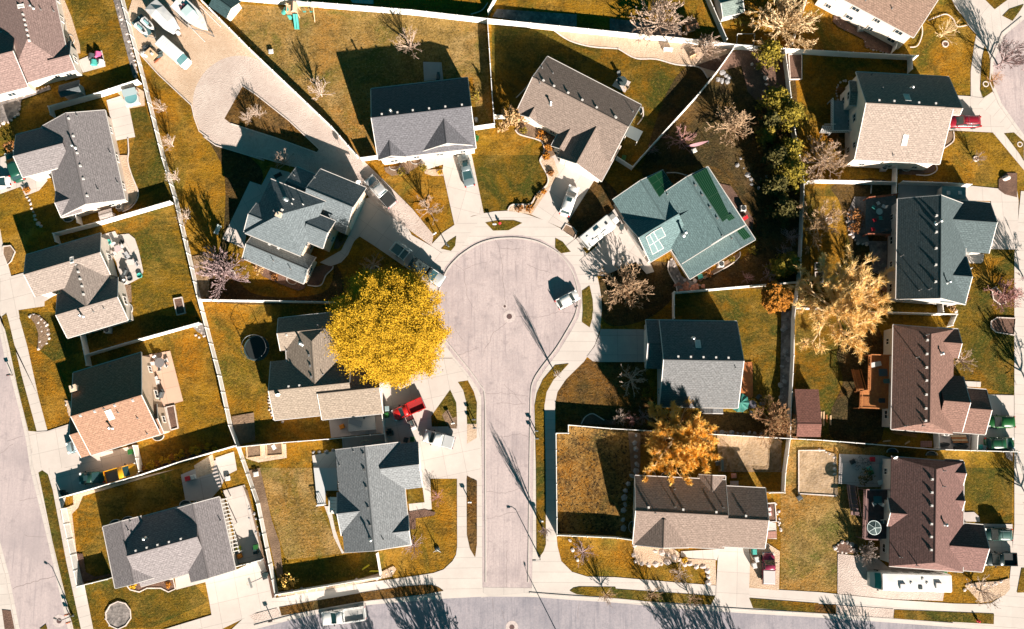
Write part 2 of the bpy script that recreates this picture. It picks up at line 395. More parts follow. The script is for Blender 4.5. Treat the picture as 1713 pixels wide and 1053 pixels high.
# ---- streets
bulb=[(807,984),(806.5,900),(806,790),(806,725),(805,663),(798,648),(782,625),(757,594),(737,567),(728,535),(727,505),(732,475),(745,446),(765,424),(792,406),(820,396),(848,393),(875,394),(905,401),(938,420),(960,447),(971,478),(973,505),(968,530),(955,555),(934,589),(911,619),(898,640),(894,663),(893,725),(892,790),(891,900),(889.6,984)]
court=patch('court_road',bulb,ASPH,0.020)
msouth=[(340,1080),(427,1053),(494,1035.6),(560,1022),(620,1012),(680,1007),(739,1002),(818,998),(885,998.4),(949,1003.5),(1030,1008.6),(1122,1017.6),(1250,1026.6),(1370,1033.5),(1491,1042),(1594,1049.7),(1700,1058)]
msS=[(x,y+86) for x,y in msouth]
mroad=patch('main_road',msouth+msS[::-1],ASPH2,0.020)
patch('pavement',msS+[(x,y+24) for x,y in msS[::-1]],CONC,0.030)
wE=[(-6,535),(0,560),(8,600),(20,640),(33,690),(44,740),(50,783),(77,893),(113,1050),(125,1100)]
wW=[(45,1100),(33,1053),(15,962),(0,906),(-30,790),(-60,690),(-80,560)]
wroad=patch('west_road',wE+wW,ASPH3,0.020)
eroad=patch('east_court_road',[(1790,-10),(1745,15),(1713,33),(1681,59),(1663,102),(1661,138),(1676,174),(1713,226),(1750,280),(1900,280),(1900,-10)],ASPH,0.020)
# ---- concrete: pavements with kerb and aprons in one ring each
ring=[(806,984),(806.5,900),(806,790),(806,725),(805,663),(798,648),(782,625),(757,594),(737,567),(728,535),(727,505),(732,475),(745,446),(765,424),(792,406),(820,396),(848,393),(875,394),(905,401),(938,420),(960,447),(971,478),(973,505),(968,530),(955,555),(934,589),(911,619),(898,640),(894,663),(893,725),(892,790),(891,900),(889.7,984)]
patch('kerb_crossing',[(806,983),(805,1000),(818,998.5),(850,998.6),(885,998.9),(892,999.5),(890,984)],KERB,0.028)
outW=[(690,964.5),(725,959),(742,953),(757,939),(763,928),(764.8,915),(764.6,800),(764.6,717),(764,680),(760,664),(753,651),(740,636),(718,612),(700,590),(700,560),(700,480),(716,440),(722,409),(740,390),(759.5,377),(784,364),(809.5,357),(828,354),(847,353),(866,355),(885,360),(911,369),(939,383),(967,406),(982,426),(994,450),(1000,466),(1003,480),(1006,500),(1007,518),(1004,551),(995,577),(977.5,604.6),(946.7,635),(932.6,656),(928.7,675),(929,783),(930.5,891),(932.6,914),(939,939),(957,957),(982.6,965),(1030,966)]
outE_S=[(1122.6,974),(1199.5,980),(1302,987),(1370,991),(1491,1003.5),(1594,1010),(1640,1011),(1658,1010),(1676,998),(1688.6,973),(1691,949.6),(1697,880),(1697,700),(1697,560),(1697,430),(1708,320),(1726,320)]
# west pavement of the court
patch('pavement',[(466,1000),(545,985.6),(600,977),(640,971.5)]+outW[:22]+ring[13:3:-1]+[(806,790),(806.5,900),(807,991),(818,998),(739,1002),(680,1007),(620,1012),(560,1022),(494,1035.6),(427,1053),(400,1060),(380,1060),(440,1004)],CONC,0.030)
patch('pavement',[ring[13]]+outW[22-1:]+[outE_S[0]]+[(1122,1017.6),(1030,1008.6),(949,1003.5),(885,998.4),(818,998),(889.6,991)]+ring[:12:-1],CONC,0.030)
patch('pavement',[outE_S[0]]+outE_S[1:]+[(1726,1060),(1700,1058),(1594,1049.7),(1491,1042),(1370,1033.5),(1250,1026.6),(1122,1017.6)],CONC,0.030)
# west road pavement, kerb
patch('pavement',CL('31',-60,-60,20,-60,90,-30,130,60,180,240,250,560,310,785)+[(87,730),(95,790),(100,850),(112,930),(125,985),(150,1060)]+[(126,1100),(113,1050),(77,893),(50,783),(44,740),(33,690),(20,640),(8,600),(0,560),(-6,535),(-12,500)],CONC,0.030)
patch('pavement',wW+[(-120,560),(-120,1100)],CONC,0.030)
# east court pavement
patch('pavement',[(1590,-5),(1600,15),(1634,55),(1630,75),(1624,120),(1624,160),(1627,172),(1655,215),(1713,285),(1760,330),(1760,290),(1713,226),(1676,174),(1661,138),(1663,102),(1681,59),(1713,33),(1745,15),(1745,-10)],CONC,0.030,smooth=False)
# kerb upstands (raised 0.1 m) along every street edge
def kerb(pts,side=1,name='kerb',w=0.18,off=0.55):
    P=[W(p,0) for p in pts]; Q=[]
    for i,p in enumerate(P):
        a=P[max(0,i-1)]; b=P[min(len(P)-1,i+1)]; t=b-a; t.normalize(); Q.append((p+Vector((-t.y,t.x,0))*off*side))
    return tag(ribbon(Q,w,0.034,0.07,KERB,name,world=True),None,None,None,'structure')
kerb(smoothpts([(806.5,975)]+ring[1:14],4),-1)
kerb(smoothpts(ring[13:32]+[(890,975)],4),-1)
kerb(smoothpts(msouth[1:7],4),1); kerb(smoothpts(msouth[8:16],4),1); kerb(wE,1); kerb(wW,1)
kerb([(1713,33),(1681,59),(1663,102),(1661,138),(1676,174),(1713,226)],-1)
# parkway grass pockets laid into the concrete
def pocket(k,*xy,m=LAWN3,smooth=False): return patch('parkway_lawn',CL(k,*xy),m,0.060,smooth=smooth)
pocket('23',515,440,600,424,700,424,755,442,665,490,565,492)
pocket('23',225,610,275,560,325,527,318,590,290,625)
pocket('23',972,540,1020,565,1072,630,1010,640,970,605)
patch('parkway_lawn',CL('23',1145,885,1195,850,1215,940,1220,1040)+CL('33',1215,0,1213,50,1195,110,1145,75,1150,0),LAWN3,0.060)
patch('parkway_lawn',CL('33',970,355,1060,345,1000,410,960,450,915,530,900,620)+CL('43',908,0,910,500,895,545,870,580,848,540,845,0)+CL('33',836,620,850,540,890,450),LAWN3,0.060)
pocket('33',335,465,400,455,440,530,460,600,457,740,395,740,390,600,370,520)
pocket('33',395,743,458,741,458,830,395,868,m=GRAVEL)
pocket('43',393,50,460,85,460,500,448,585,415,530,395,440,m=LAWN4)
pocket('43',1065,803,1090,783,1130,775,1365,778,1365,840,1200,835,1110,825)
pocket('44',0,787,30,790,690,836,660,895,30,857,0,855)
pocket('44',910,850,1365,885,1365,945,935,915)
pocket('45',0,890,140,893,140,955,0,945,m=LAWN4)
pocket('45',520,925,1170,952,1168,1020,515,985)
pocket('45',145,895,515,921,512,985,145,965,m=GRAVELP)
pocket('43',-60,775,100,765,165,763,210,780,243,803,120,825,0,838,-60,845,m=LAWN4)
patch('parkway_lawn',CL('42',495,910,740,865,1030,815,1270,780,1270,843,1050,870,760,920,510,965),LAWN4,0.060)
pocket('42',300,960,480,915,508,965,335,1010,m=GRAVELP)
pocket('31',12,40,42,18,60,80,140,420,240,790,185,785,110,480,60,240)
pocket('41',250,30,300,0,345,150,430,600,540,1053,480,1053,430,850,340,470)
pocket('41',12,925,80,932,100,1053,30,1053,m=MULCH)
patch('parkway_lawn',[(1640,-5),(1693,-5),(1680,4),(1664,16),(1648,0)],LAWN3,0.060)
pocket('15',1225,105,1270,60,1365,28,1340,70,1290,138)
pocket('15',1110,300,1140,360,1150,480,1170,560,1160,600,1098,640,1080,590,1085,480,1090,390)
pocket('15',1235,870,1300,865,1365,925,1365,1053,1340,1010)
pocket('45',1350,655,1420,655,1420,810,1320,815)
pocket('41',255,1053,300,1020,310,1053)
# ---- driveways, patios, paths
def drive(pts,m=CONCD,name='driveway',z=0.036,ang=None): return patch(name,pts,m,z,ang=ang)
drive(CL('23',235,100,240,60,130,95,0,0,-60,-60,340,-150,420,-20,430,20,505,382,430,395,313,455),ang=R(75))          # I
drive(CL('23',940,5,880,-20,1000,-30,1200,100,1225,165,1050,440,1120,500,1000,470,815,388,990,115),ang=R(55))      # J
drive(CL('24',-70,580,-350+0,640,0,380,40,340,100,440,260,690,290,760,240,775,170,695,0,770,-40,790,-110,780,-200,690),ang=R(-35)) # K
drive(CL('34',-60,120,230,122,232,335,-60,335,-110,330,-150,300,-100,235,-65,150),CONCG,ang=0)                       # L
drive(CL('22',1060,280,1000,330,960,500,930,560,900,620,760,700,830,725,900,700,945,650,985,560,1020,530,1100,580,1290,710,1400,780,1440,830,1560,640,1500,600,1360,520,1250,320,1150,270),CONCD,ang=R(-35)) # F
drive([(636,600),(700,585),(722,600),(757,600),(790,640),(800,660),(804,725),(804,800),(765,801),(720,801),(700,799),(690,745),(640,748)],CONCD,ang=R(12))  # G, H
drive(CL('43',98,125,100,60,155,70,160,200,165,270,20,290,15,235,118,225,105,130),CONC,'path',0.038)
patch('lawn',CL('33',285,515,325,600,330,700,330,755,165,757,160,690),LAWN3,0.0450)
patch('garden_bed',CL('33',232,680,270,640,300,700,330,690,328,770,280,768,250,720),SOIL,0.047)
drive(CL('44',725,514,910,525,915,610,910,780,912,850,935,915,660,895,690,836,695,770,705,600,715,530),ang=R(-3))           # M
drive(CL('44',465,545,720,530,700,602,540,590,465,580),CONC,'path',0.038)
drive(CL('44',915,530,1000,530,1010,480,1110,545,1105,800,910,782),GRAVEL,'gravel_pad',0.034)
drive(CL('45',150,560,280,575,410,590,480,650,870,660,835,868,500,857,148,820),GRAVELP,'gravel_pad',0.034)   # R motorhome pad
drive(CL('45',1100,365,1290,368,1290,640,1110,640),ang=0)                                                               # R drive
drive(CL('35',1130,548,1300,552,1300,915,1055,915,1015,810,1110,800),ang=0)                                            # Q drive
drive(CL('35',980,460,1085,465,1082,500,980,495),CONC,'path',0.038)
drive(CL('25',985,205,1030,200,1320,230,1330,300,1320,615,1140,612,1160,560,1150,300,985,295),ang=0)                     # P
drive(CL('25',545,180,825,188,985,205,1050,250,1020,295,820,292,540,290),CONCG,'patio',0.034)
drive(CL('25',985,640,1105,645,1100,690,1085,705,1010,705),CONC,'path',0.038)
drive(CL('15',830,618,1030,630,1060,640,1120,720,1250,840,1300,865,1230,870,1150,865,845,850,800,935),ang=0)           # O
drive(CL('15',1000,630,1100,640,1160,600,1365,880,1365,930),CONC,'pavement',0.037)
drive([(1590,-5),(1560,-20),(1640,-20),(1745,-20),(1700,0),(1680,5),(1664,16),(1634,58),(1625,50)],CONCD,ang=R(-40))     # N
drive(CL('21',0,40,120,10,165,135,250,105,290,120,310,165,255,230,165,265,135,205,0,253),ang=R(12))                  # B drive
drive(CL('11',0,1030,100,990,160,1150,0,1130),ang=R(12))
drive(CL('21',70,790,160,765,250,915,385,885,380,900,290,955,290,985,120,1010,128,1060,60,1060,40,1000,0,1050,0,810,75,795),ang=R(15)) # C drive
drive(CL('21',0,480,20,590,75,795,0,810,-60,500),CONC,'pavement',0.036)
drive(CL('31',310,785,455,738,480,820,530,955,880,880,905,1040,880,1060,430,1160,300,1060,200,1060,210,900,185,785,245,790),ang=R(13)) # D drive
drive(CL('41',255,0,320,0,860,0,890,50,640,130,430,190,410,265,390,265,365,150,340,60),ang=R(13),m=CONCD)
drive(CL('41',395,265,440,258,460,330,500,600,550,760,610,1060,530,1060,430,600),CONC,'pavement',0.036)
drive(CL('41',1150,795,1340,745,1365,870,1380,960,1050,1060,1300,1060,1430,1060,1700,930,1800,850,1740,600,1660,610,1540,665,1365,720,1250,740,1245,690,1140,720),ang=R(13),m=CONCD) # E drive
drive(CL('42',125,150,270,110,300,230,350,430,390,590,215,630,200,420,150,200),ang=R(15),m=CONCD)                        # E side yard slab
drive(CL('32',80,960,200,920,220,1040,100,1100),m=CONC,name='patio')
drive(CL('32',-60,1010,60,935,75,1000,60,1060,-40,1090),m=GRAVEL,name='gravel_pad')
drive(CL('41',1180,45,1430,-60,1470,60,1440,130,1365,215,1210,215),CONCG,'patio',0.034,ang=R(13))
drive(CL('32',710,945,860,915,870,1053,720,1053)+CL('42',880,150,790,150,795,245,745,250,735,150,720,0),CONC,'patio',0.034)
drive(CL('42',790,250,830,250,860,400,900,520,920,555,905,560,850,450,820,330),CONC,'path',0.038)
drive(CL('32',820,715,950,690,1180,670,1185,795,835,830),CONCG,'patio',0.034)
drive(CL('32',905,830,1190,800,1195,890,910,900),CONCG,'patio',0.035)
drive(CL('13',108,405,228,408,240,520,115,530),CONCG,'patio',0.034)
drive(CL('14',15,560,55,500,138,535,100,605),CONCD,'patio',0.034)
drive(CL('22',305,170,380,195,440,80,560,110,590,140,540,200,370,300,300,420,265,610,125,545),CONCD,'patio',0.034,ang=R(-60))
drive(CL('11',510,395,665,330,690,435,540,475),CONC,'patio',0.034)
drive(CL('11',695,655,825,615,882,895,750,920,720,770),CONC,'patio',0.034)
drive(CL('21',660,520,750,495,765,520,840,512,880,545,905,620,935,760,915,800,830,845,790,840,760,700),CONCD,'patio',0.034)
drive(CL('31',930,295,1110,262,1195,590,1050,630,1010,640,985,520),PATIO,'patio',0.034,ang=R(13))
drive(CL('31',1030,630,1080,630,1110,770,1070,795),CONC,'path',0.036)
drive(CL('35',160,935,440,945,500,960)+CL('45',490,0,470,125,290,125,205,105,155,105),CONCG,'patio',0.034)
drive(CL('15',105,655,240,665,270,860,105,870),CONCG,'patio',0.034)
drive(CL('35',785,790,1020,810,1015,905,785,905),CONCG,'patio',0.034)
drive(CL('44',1000,460,1090,465,1085,360,1020,350),CONC,'patio',0.034)
drive(CL('44',785,85,840,85,840,120,785,118),CONCG,'path',0.034)
drive(CL('45',970,290,1040,288,1075,320,1078,352,970,350),CONCG,'path',0.036)
# ---- gravel yard top left with the turning loop
patch('gravel_yard',[(221,0),(330,0)]+CL('12',10,50,130,150,440,460,700,710,1020,1035)+[(607,268),(560,290),(455,266),(360,243),(335,222),(325,195),(322,180)]+CL('11',1250,690,900,345,870,260,830,100),GRAVEL,0.014)
patch('gravel_loop',smoothpts([(322,180),(326,150),(345,118),(378,97),(415,95),(450,112),(500,160),(560,218)],4)+[(607,268),(640,300),(690,350),(725,393),(722,412),(650,360),(625,340),(608,318)]+CL('22',1060,280,600,80,380,20)+CL('12',400,1053,80,950,0,890)+[(325,195)],GRAVELP,0.016)
patch('island_bed',CL('12',258,562,345,620,560,790,755,975,740,998,470,900,180,808,138,775),LAWN4,0.020)
# ---- beds
def bed(k,*xy,m=MULCH,smooth=False,edge=None,z=0.024):
    pts=CL(k,*xy); o=patch('garden_bed',pts,m,z,smooth=smooth)
    if edge: tag(ribbon(smoothpts(pts,4) if smooth else pts+[pts[0]],0.16,0.03,0.1,EDGE,'bed_edging'),None,None,None,'structure')
    return o
bed('13',960,198,1365,240,1365,318,1200,305,1060,265,m=GRAVEL)
bed('14',0,240,560,285,790,320,700,480,640,510,600,450,545,430,430,420,300,385,170,380,60,320,0,312,m=GRAVEL)
tag(ribbon(smoothpts(CL('13',960,198,1060,265,1200,305,1365,318)+CL('14',60,322,170,382,300,387,430,422,545,432,600,452,640,512),4),0.2,0.03,0.06,EDGE,'bed_edging'),None,None,None,'structure')
bed('23',665,362,690,325,760,325,830,330,870,250,925,170,910,110,870,40,900,0,960,20,995,120,900,260,815,388,740,375,m=GRAVEL)
tag(ribbon(smoothpts(CL('23',662,362,675,335,700,322,760,322,815,315,850,255,915,195,922,140,880,60,872,30,890,0),4),0.2,0.03,0.08,EDGE,'bed_edging'),None,None,None,'structure')
bed('13',710,850,760,780,820,760,960,860,1000,980,970,1010,900,1050,880,1020,900,950,860,910,770,890,m=SOIL)
tag(ribbon(smoothpts(CL('13',710,850,740,880,860,915,895,950,895,1010,870,1050),4),0.18,0.03,0.08,EDGE,'bed_edging'),None,None,None,'structure')
bed('22',1180,80,1340,60,1345,120,1230,135,1190,110,m=SOIL)
bed('23',115,95,235,90,240,135,170,135,120,120,m=GRAVEL)
bed('23',-60,0,100,0,95,60,0,120,-40,110,m=SOIL)
bed('23',1015,490,1040,450,1090,475,1108,510,1095,545,1080,535,1040,510,m=SOIL,smooth=False,edge=1)
bed('22',690,850,745,855,800,790,850,725,780,715,700,740,670,835,m=MULCH)
tag(ribbon(smoothpts(CL('22',680,848,740,855,775,840,800,785,840,745,848,725),4),0.16,0.03,0.08,EDGE,'bed_edging'),None,None,None,'structure')
bed('22',850,610,870,530,900,510,935,520,920,570,880,610,m=MULCH)
bed('22',330,720,390,790,500,840,620,885,660,870,670,850,380,720,m=MULCH)
bed('24',385,690,420,680,470,790,600,850,440,885,430,850,395,780,m=ROCKBED)
tag(ribbon(smoothpts(CL('24',385,690,380,740,400,790,430,840,438,885),4),0.16,0.03,0.08,EDGE,'bed_edging'),None,None,None,'structure')
bed('24',600,800,760,690,850,630,840,680,740,740,620,810,m=SOIL)
bed('24',700,180,790,200,940,420,930,500,890,440,800,330,m=MULCH)
bed('33',1135,725,1160,690,1210,670,1260,690,1290,710,1365,720,1365,745,1140,740,m=MULCH)
bed('34',700,780,1120,820,1120,1053,710,1053,m=ROUGH)
bed('34',700,800,820,815,1000,825,1030,850,1025,1000,960,1010,880,1000,830,930,760,860,m=STRAWLIT,smooth=True)  # pale blob paints the sunlit part of the garden floor
patch('garden_soil',[(932,718),(955,712),(1062,728),(1062,890),(932,888)],RGARD,0.012)
bed('34',120,790,200,800,200,1053,140,1053,m=SOIL)
bed('44',160,500,420,530,460,560,440,620,380,610,330,640,180,630,155,560,m=GRAVEL)
bed('44',440,590,690,600,695,765,640,760,640,680,600,640,470,630,m=GRAVEL)
patch('garden_bed',[(1336,754),(1355,752),(1380,755),(1399,760),(1402,830),(1370,828),(1336,826)],STRAWLIT,0.024); tag(ribbon([(1399,830),(1336,826),(1336,754),(1380,754)],.2,.03,.1,EDGE,'bed_edging'),None,None,None,'structure')
bed('45',980,770,1040,750,1200,740,1270,720,1275,790,1240,830,1150,870,1080,880,m=GRAVEL)
bed('45',130,520,180,480,280,500,280,560,150,555,m=MULCH)
bed('25',1200,160,1240,115,1320,115,1320,275,1240,255,1200,225,m=MULCH)
bed('25',260,270,340,270,345,520,360,590,280,580,220,480,210,380,m=ROCKBED); bed('25',350,560,470,560,470,800,380,760,m=ROCKBED)
bed('25',1155,875,1180,858,1240,930,1245,965,1210,975,1165,940,m=MULCH,edge=1)
bed('35',1150,70,1190,45,1310,50,1300,160,1180,140,1150,110,m=MULCH,edge=1)
bed('35',1240,920,1295,915,1290,985,1250,960,m=ROCKBED)
bed('15',130,100,180,110,520,270,490,350,330,310,320,260,150,175,115,140,m=MULCH)
bed('15',850,860,910,858,905,920,800,1000,795,960,845,925,m=SOIL)
bed('25',555,55,790,60,780,110,660,128,545,125,m=MULCH)
bed('41',830,770,900,735,1130,725,1145,790,1100,810,1050,785,960,785,910,810,850,795,m=MULCH,edge=1)
bed('41',690,945,720,895,770,872,820,885,850,925,855,980,820,1030,770,1053,720,1030,695,990,m=ROCKBED,edge=1)
bed('41',435,260,480,240,475,180,640,135,930,55,1140,10,930,70,640,155,540,185,510,260,470,300,500,560,540,700,500,600,m=GRAVEL)
bed('41',500,560,540,560,560,680,620,710,720,690,735,705,540,745,m=MULCH)
bed('42',290,20,370,0,400,130,450,350,500,490,520,690,490,740,430,480,350,250,m=SOIL)
bed('32',275,880,540,870,545,960,360,990,280,965,m=GRAVEL)
bed('32',185,690,330,665,340,850,215,880,m=SOIL)
bed('31',930,1010,1130,960,1160,940,1365,880,1365,920,1180,985,940,1050,m=MULCH)
bed('42',490,825,850,770,1140,690,1240,640,1260,660,1230,710,860,785,500,840,m=GRAVEL)
bed('42',390,590,415,590,480,840,450,850,420,700,m=MULCH)
bed('42',255,110,300,230,350,430,385,590,410,590,350,380,290,150,m=SOIL)
bed('43',0,290,120,270,190,290,180,310,60,330,60,400,20,400,m=MULCH); bed('43',8,140,105,130,115,225,10,235,m=LAWN3)
bed('11',395,0,420,0,465,110,520,290,525,350,490,350,440,230,400,40,m=GRAVEL)
bed('11',0,640,60,640,330,565,330,585,140,650,120,750,60,790,0,800,m=ROCKBED)
bed('11',760,600,890,570,940,600,945,690,840,710,810,650,m=GRAVEL)
bed('21',780,0,835,0,850,120,900,220,890,290,830,355,770,370,840,280,m=GRAVEL)
tag(ribbon(smoothpts(CL('11',835,905,840,990,835,1053)+CL('21',860,130,900,230,895,290,850,345,800,368),4),0.16,0.03,0.08,EDGE,'bed_edging'),None,None,None,'structure')
bed('21',20,595,70,590,100,630,75,690,50,715,20,640,m=SOIL,edge=1)
bed('21',1255,660,1365,640,1365,925,1300,930,m=ROUGH)
bed('31',190,35,240,25,300,70,325,140,310,200,270,250,245,250,250,150,230,90,m=SOIL)
bed('31',425,585,465,590,465,680,450,690,m=GRAVEL)
bed('31',1250,100,1330,80,1340,160,1290,140,m=ROCKBED)
bed('21',815,850,855,845,860,960,825,960,m=SOIL)
bed('11',740,0,790,0,900,500,870,510,m=ROCKBED)
bed('14',560,430,830,330,950,300,1140,330,1150,500,1120,700,1060,800,1000,700,900,600,860,430,700,470,m=MULCH)
bed('24',820,0,900,40,1060,100,1050,170,950,200,900,180,840,60,m=SHADEBED)
bed('24',1060,420,1240,400,1230,640,1200,830,860,860,850,800,1000,740,m=SHADEBED)
bed('34',1120,0,1195,0,1165,640,1110,640,m=ROCKBED)
bed('13',590,60,1110,95,1110,195,560,110,m=ROCKBED); bed('14',0,120,240,150,470,160,470,250,0,205,m=ROCKBED)
for k,xy in (('15',(740,135,800,110,860,95,905,130,930,175,1000,165)),('15',(620,310,670,300,700,230,700,170)),('25',(790,60,795,100,740,130,660,128)),('15',(905,860,905,920,850,965,800,1000)),('33',(1140,740,1165,695,1210,672,1250,690,1290,715)),('13',(835,480,790,560,715,640)),('13',(420,95,490,70,530,20)),('14',(215,700,218,760,180,815)),('25',(370,190,365,250)),('24',(370,115,440,115,510,135)),('24',(850,630,845,665,780,720,650,790))):
    tag(ribbon(smoothpts(CL(k,*xy),4),.15,.03,.08,EDGE,'bed_edging'),None,None,None,'structure')
patch('patio',CL('12',960,0,1110,0,1110,28,975,20),CONC,0.034)
# ---- tar-sealed cracks, utility covers on the court
cr=MB()
def crack(*pts,w=0.045,z=0.046):
    P=[W(p,0) for p in pts]; Q=[]
    for a,b in zip(P,P[1:]):
        n=max(2,int((b-a).length/0.5))
        for i in range(n):
            t=i/n; p=a.lerp(b,t); Q.append(p+Vector((random.uniform(-.12,.12),random.uniform(-.12,.12),0)))
    Q.append(P[-1]); ribbon(Q,w,z,0,None,world=True,mb=cr)
def ck(k,*xy,w=0.045): crack(*CL(k,*xy),w=w)
ck('23',575,540,610,610,625,700,625,790,640,880,645,980,655,1040,w=.055); ck('23',610,610,740,612,w=.06); ck('23',280,685,375,755,385,850,390,900,440,1000)
ck('23',375,750,450,715,520,700); ck('23',780,705,850,740,940,770,w=.055); ck('23',920,640,935,720,950,780); ck('33',655,80,570,140,545,200,510,250,w=.055); ck('33',480,540,640,538,790,560)
ck('33',590,605,780,610); ck('33',575,830,740,805,800,830); ck('43',495,345,650,300,740,285); ck('43',495,155,650,165,800,120); ck('33',1000,10,1110,20); ck('33',690,35,880,45,990,5)
ck('33',640,480,700,540,750,600); ck('43',655,540,652,700,655,780); ck('41',85,790,200,750,360,705,w=.08); ck('41',130,220,250,190); ck('41',160,440,300,450); ck('43',560,850,570,920); ck('43',620,920,640,990)
ck('23',515,700,512,770); ck('23',710,690,712,760); ck('43',1125,880,1120,990); ck('23',580,540,640,545,700,570); ck('33',330,300,470,240); ck('33',320,120,370,190); ck('31',50,850,150,820); ck('31',0,930,90,870)
cr.build('tar_crack',TAR,court)
def cover(px,py,r,label,ring=0.55):
    t=thing('manhole_cover',label,'manhole cover',W((px,py),0.05))
    MB().lathe((0,0,0),[(r+ring,-.02),(r+ring,0.004),(r,0.006),(r-.02,0.0)],28).build('collar',mat('collar_concrete',(0.48,0.40,0.38),0.9,(0.38,0.32,0.3),4),t)
    m=MB(); m.lathe((0,0,0.005),[(r,0),(r,0.012),(r*.86,0.016),(r*.84,0.012),(0.01,0.012)],24)
    for i in range(5): m.box((0,(i-2)*r*.28,0.02),(r*1.2*math.sqrt(max(.1,1-((i-2)*.28)**2)),r*.07,.008))
    m.build('lid',mat('cast_iron',(0.16,0.095,0.085),0.6,(0.10,0.07,0.07),8,metal=0.4),t)
cover(*C('33',671,38),0.42,'rusty manhole cover in the middle of the round court')
cover(*C('23',641,986),0.2,'small valve cover just above the manhole in the round court',0.18)
cover(*C('41',386,998),0.38,'manhole cover on the west road near the lower left corner')
cover(*C('43',688,1040),0.38,'manhole cover on the main road below the court mouth')
# ---------------------------------------------------------------- houses
TRIM=mat('trim_white',(0.58,0.54,0.50),0.6)
GUT=mat('gutter_white',(0.52,0.48,0.45),0.5)
GLASS=mat('window_glass',(0.02,0.035,0.045),0.08,spec=0.6)
GDOOR=mat('garage_door_white',(0.66,0.61,0.56),0.6)
VENTM=mat('vent_pale',(0.46,0.44,0.42),0.5); VENTD=mat('vent_dark',(0.12,0.12,0.12),0.6)
METAL=mat('galvanised',(0.5,0.5,0.5),0.35,metal=0.8)
SOLAR=mat('solar_cell',(0.006,0.032,0.012),0.25,spec=0.5); 
SHARED={}
def win_meshes(w,h):
    k=(round(w,1),round(h,1))
    if k not in SHARED:
        f=MB(); t=.09
        for c,d in (((0,-.02,h/2-t/2),(w,.12,t)),((0,-.02,-h/2+t/2),(w+.1,.16,t)),((-w/2+t/2,-.02,0),(t,.12,h-2*t)),((w/2-t/2,-.02,0),(t,.12,h-2*t)),((0,-.015,0),(.05,.08,h-2*t))): f.box(c,d)
        p=MB().box((0,-.012,0),(w-2*t+.01,.03,h-2*t+.01))
        SHARED[k]=(f.mesh('window',TRIM),p.mesh('pane',GLASS))
    return SHARED[k]
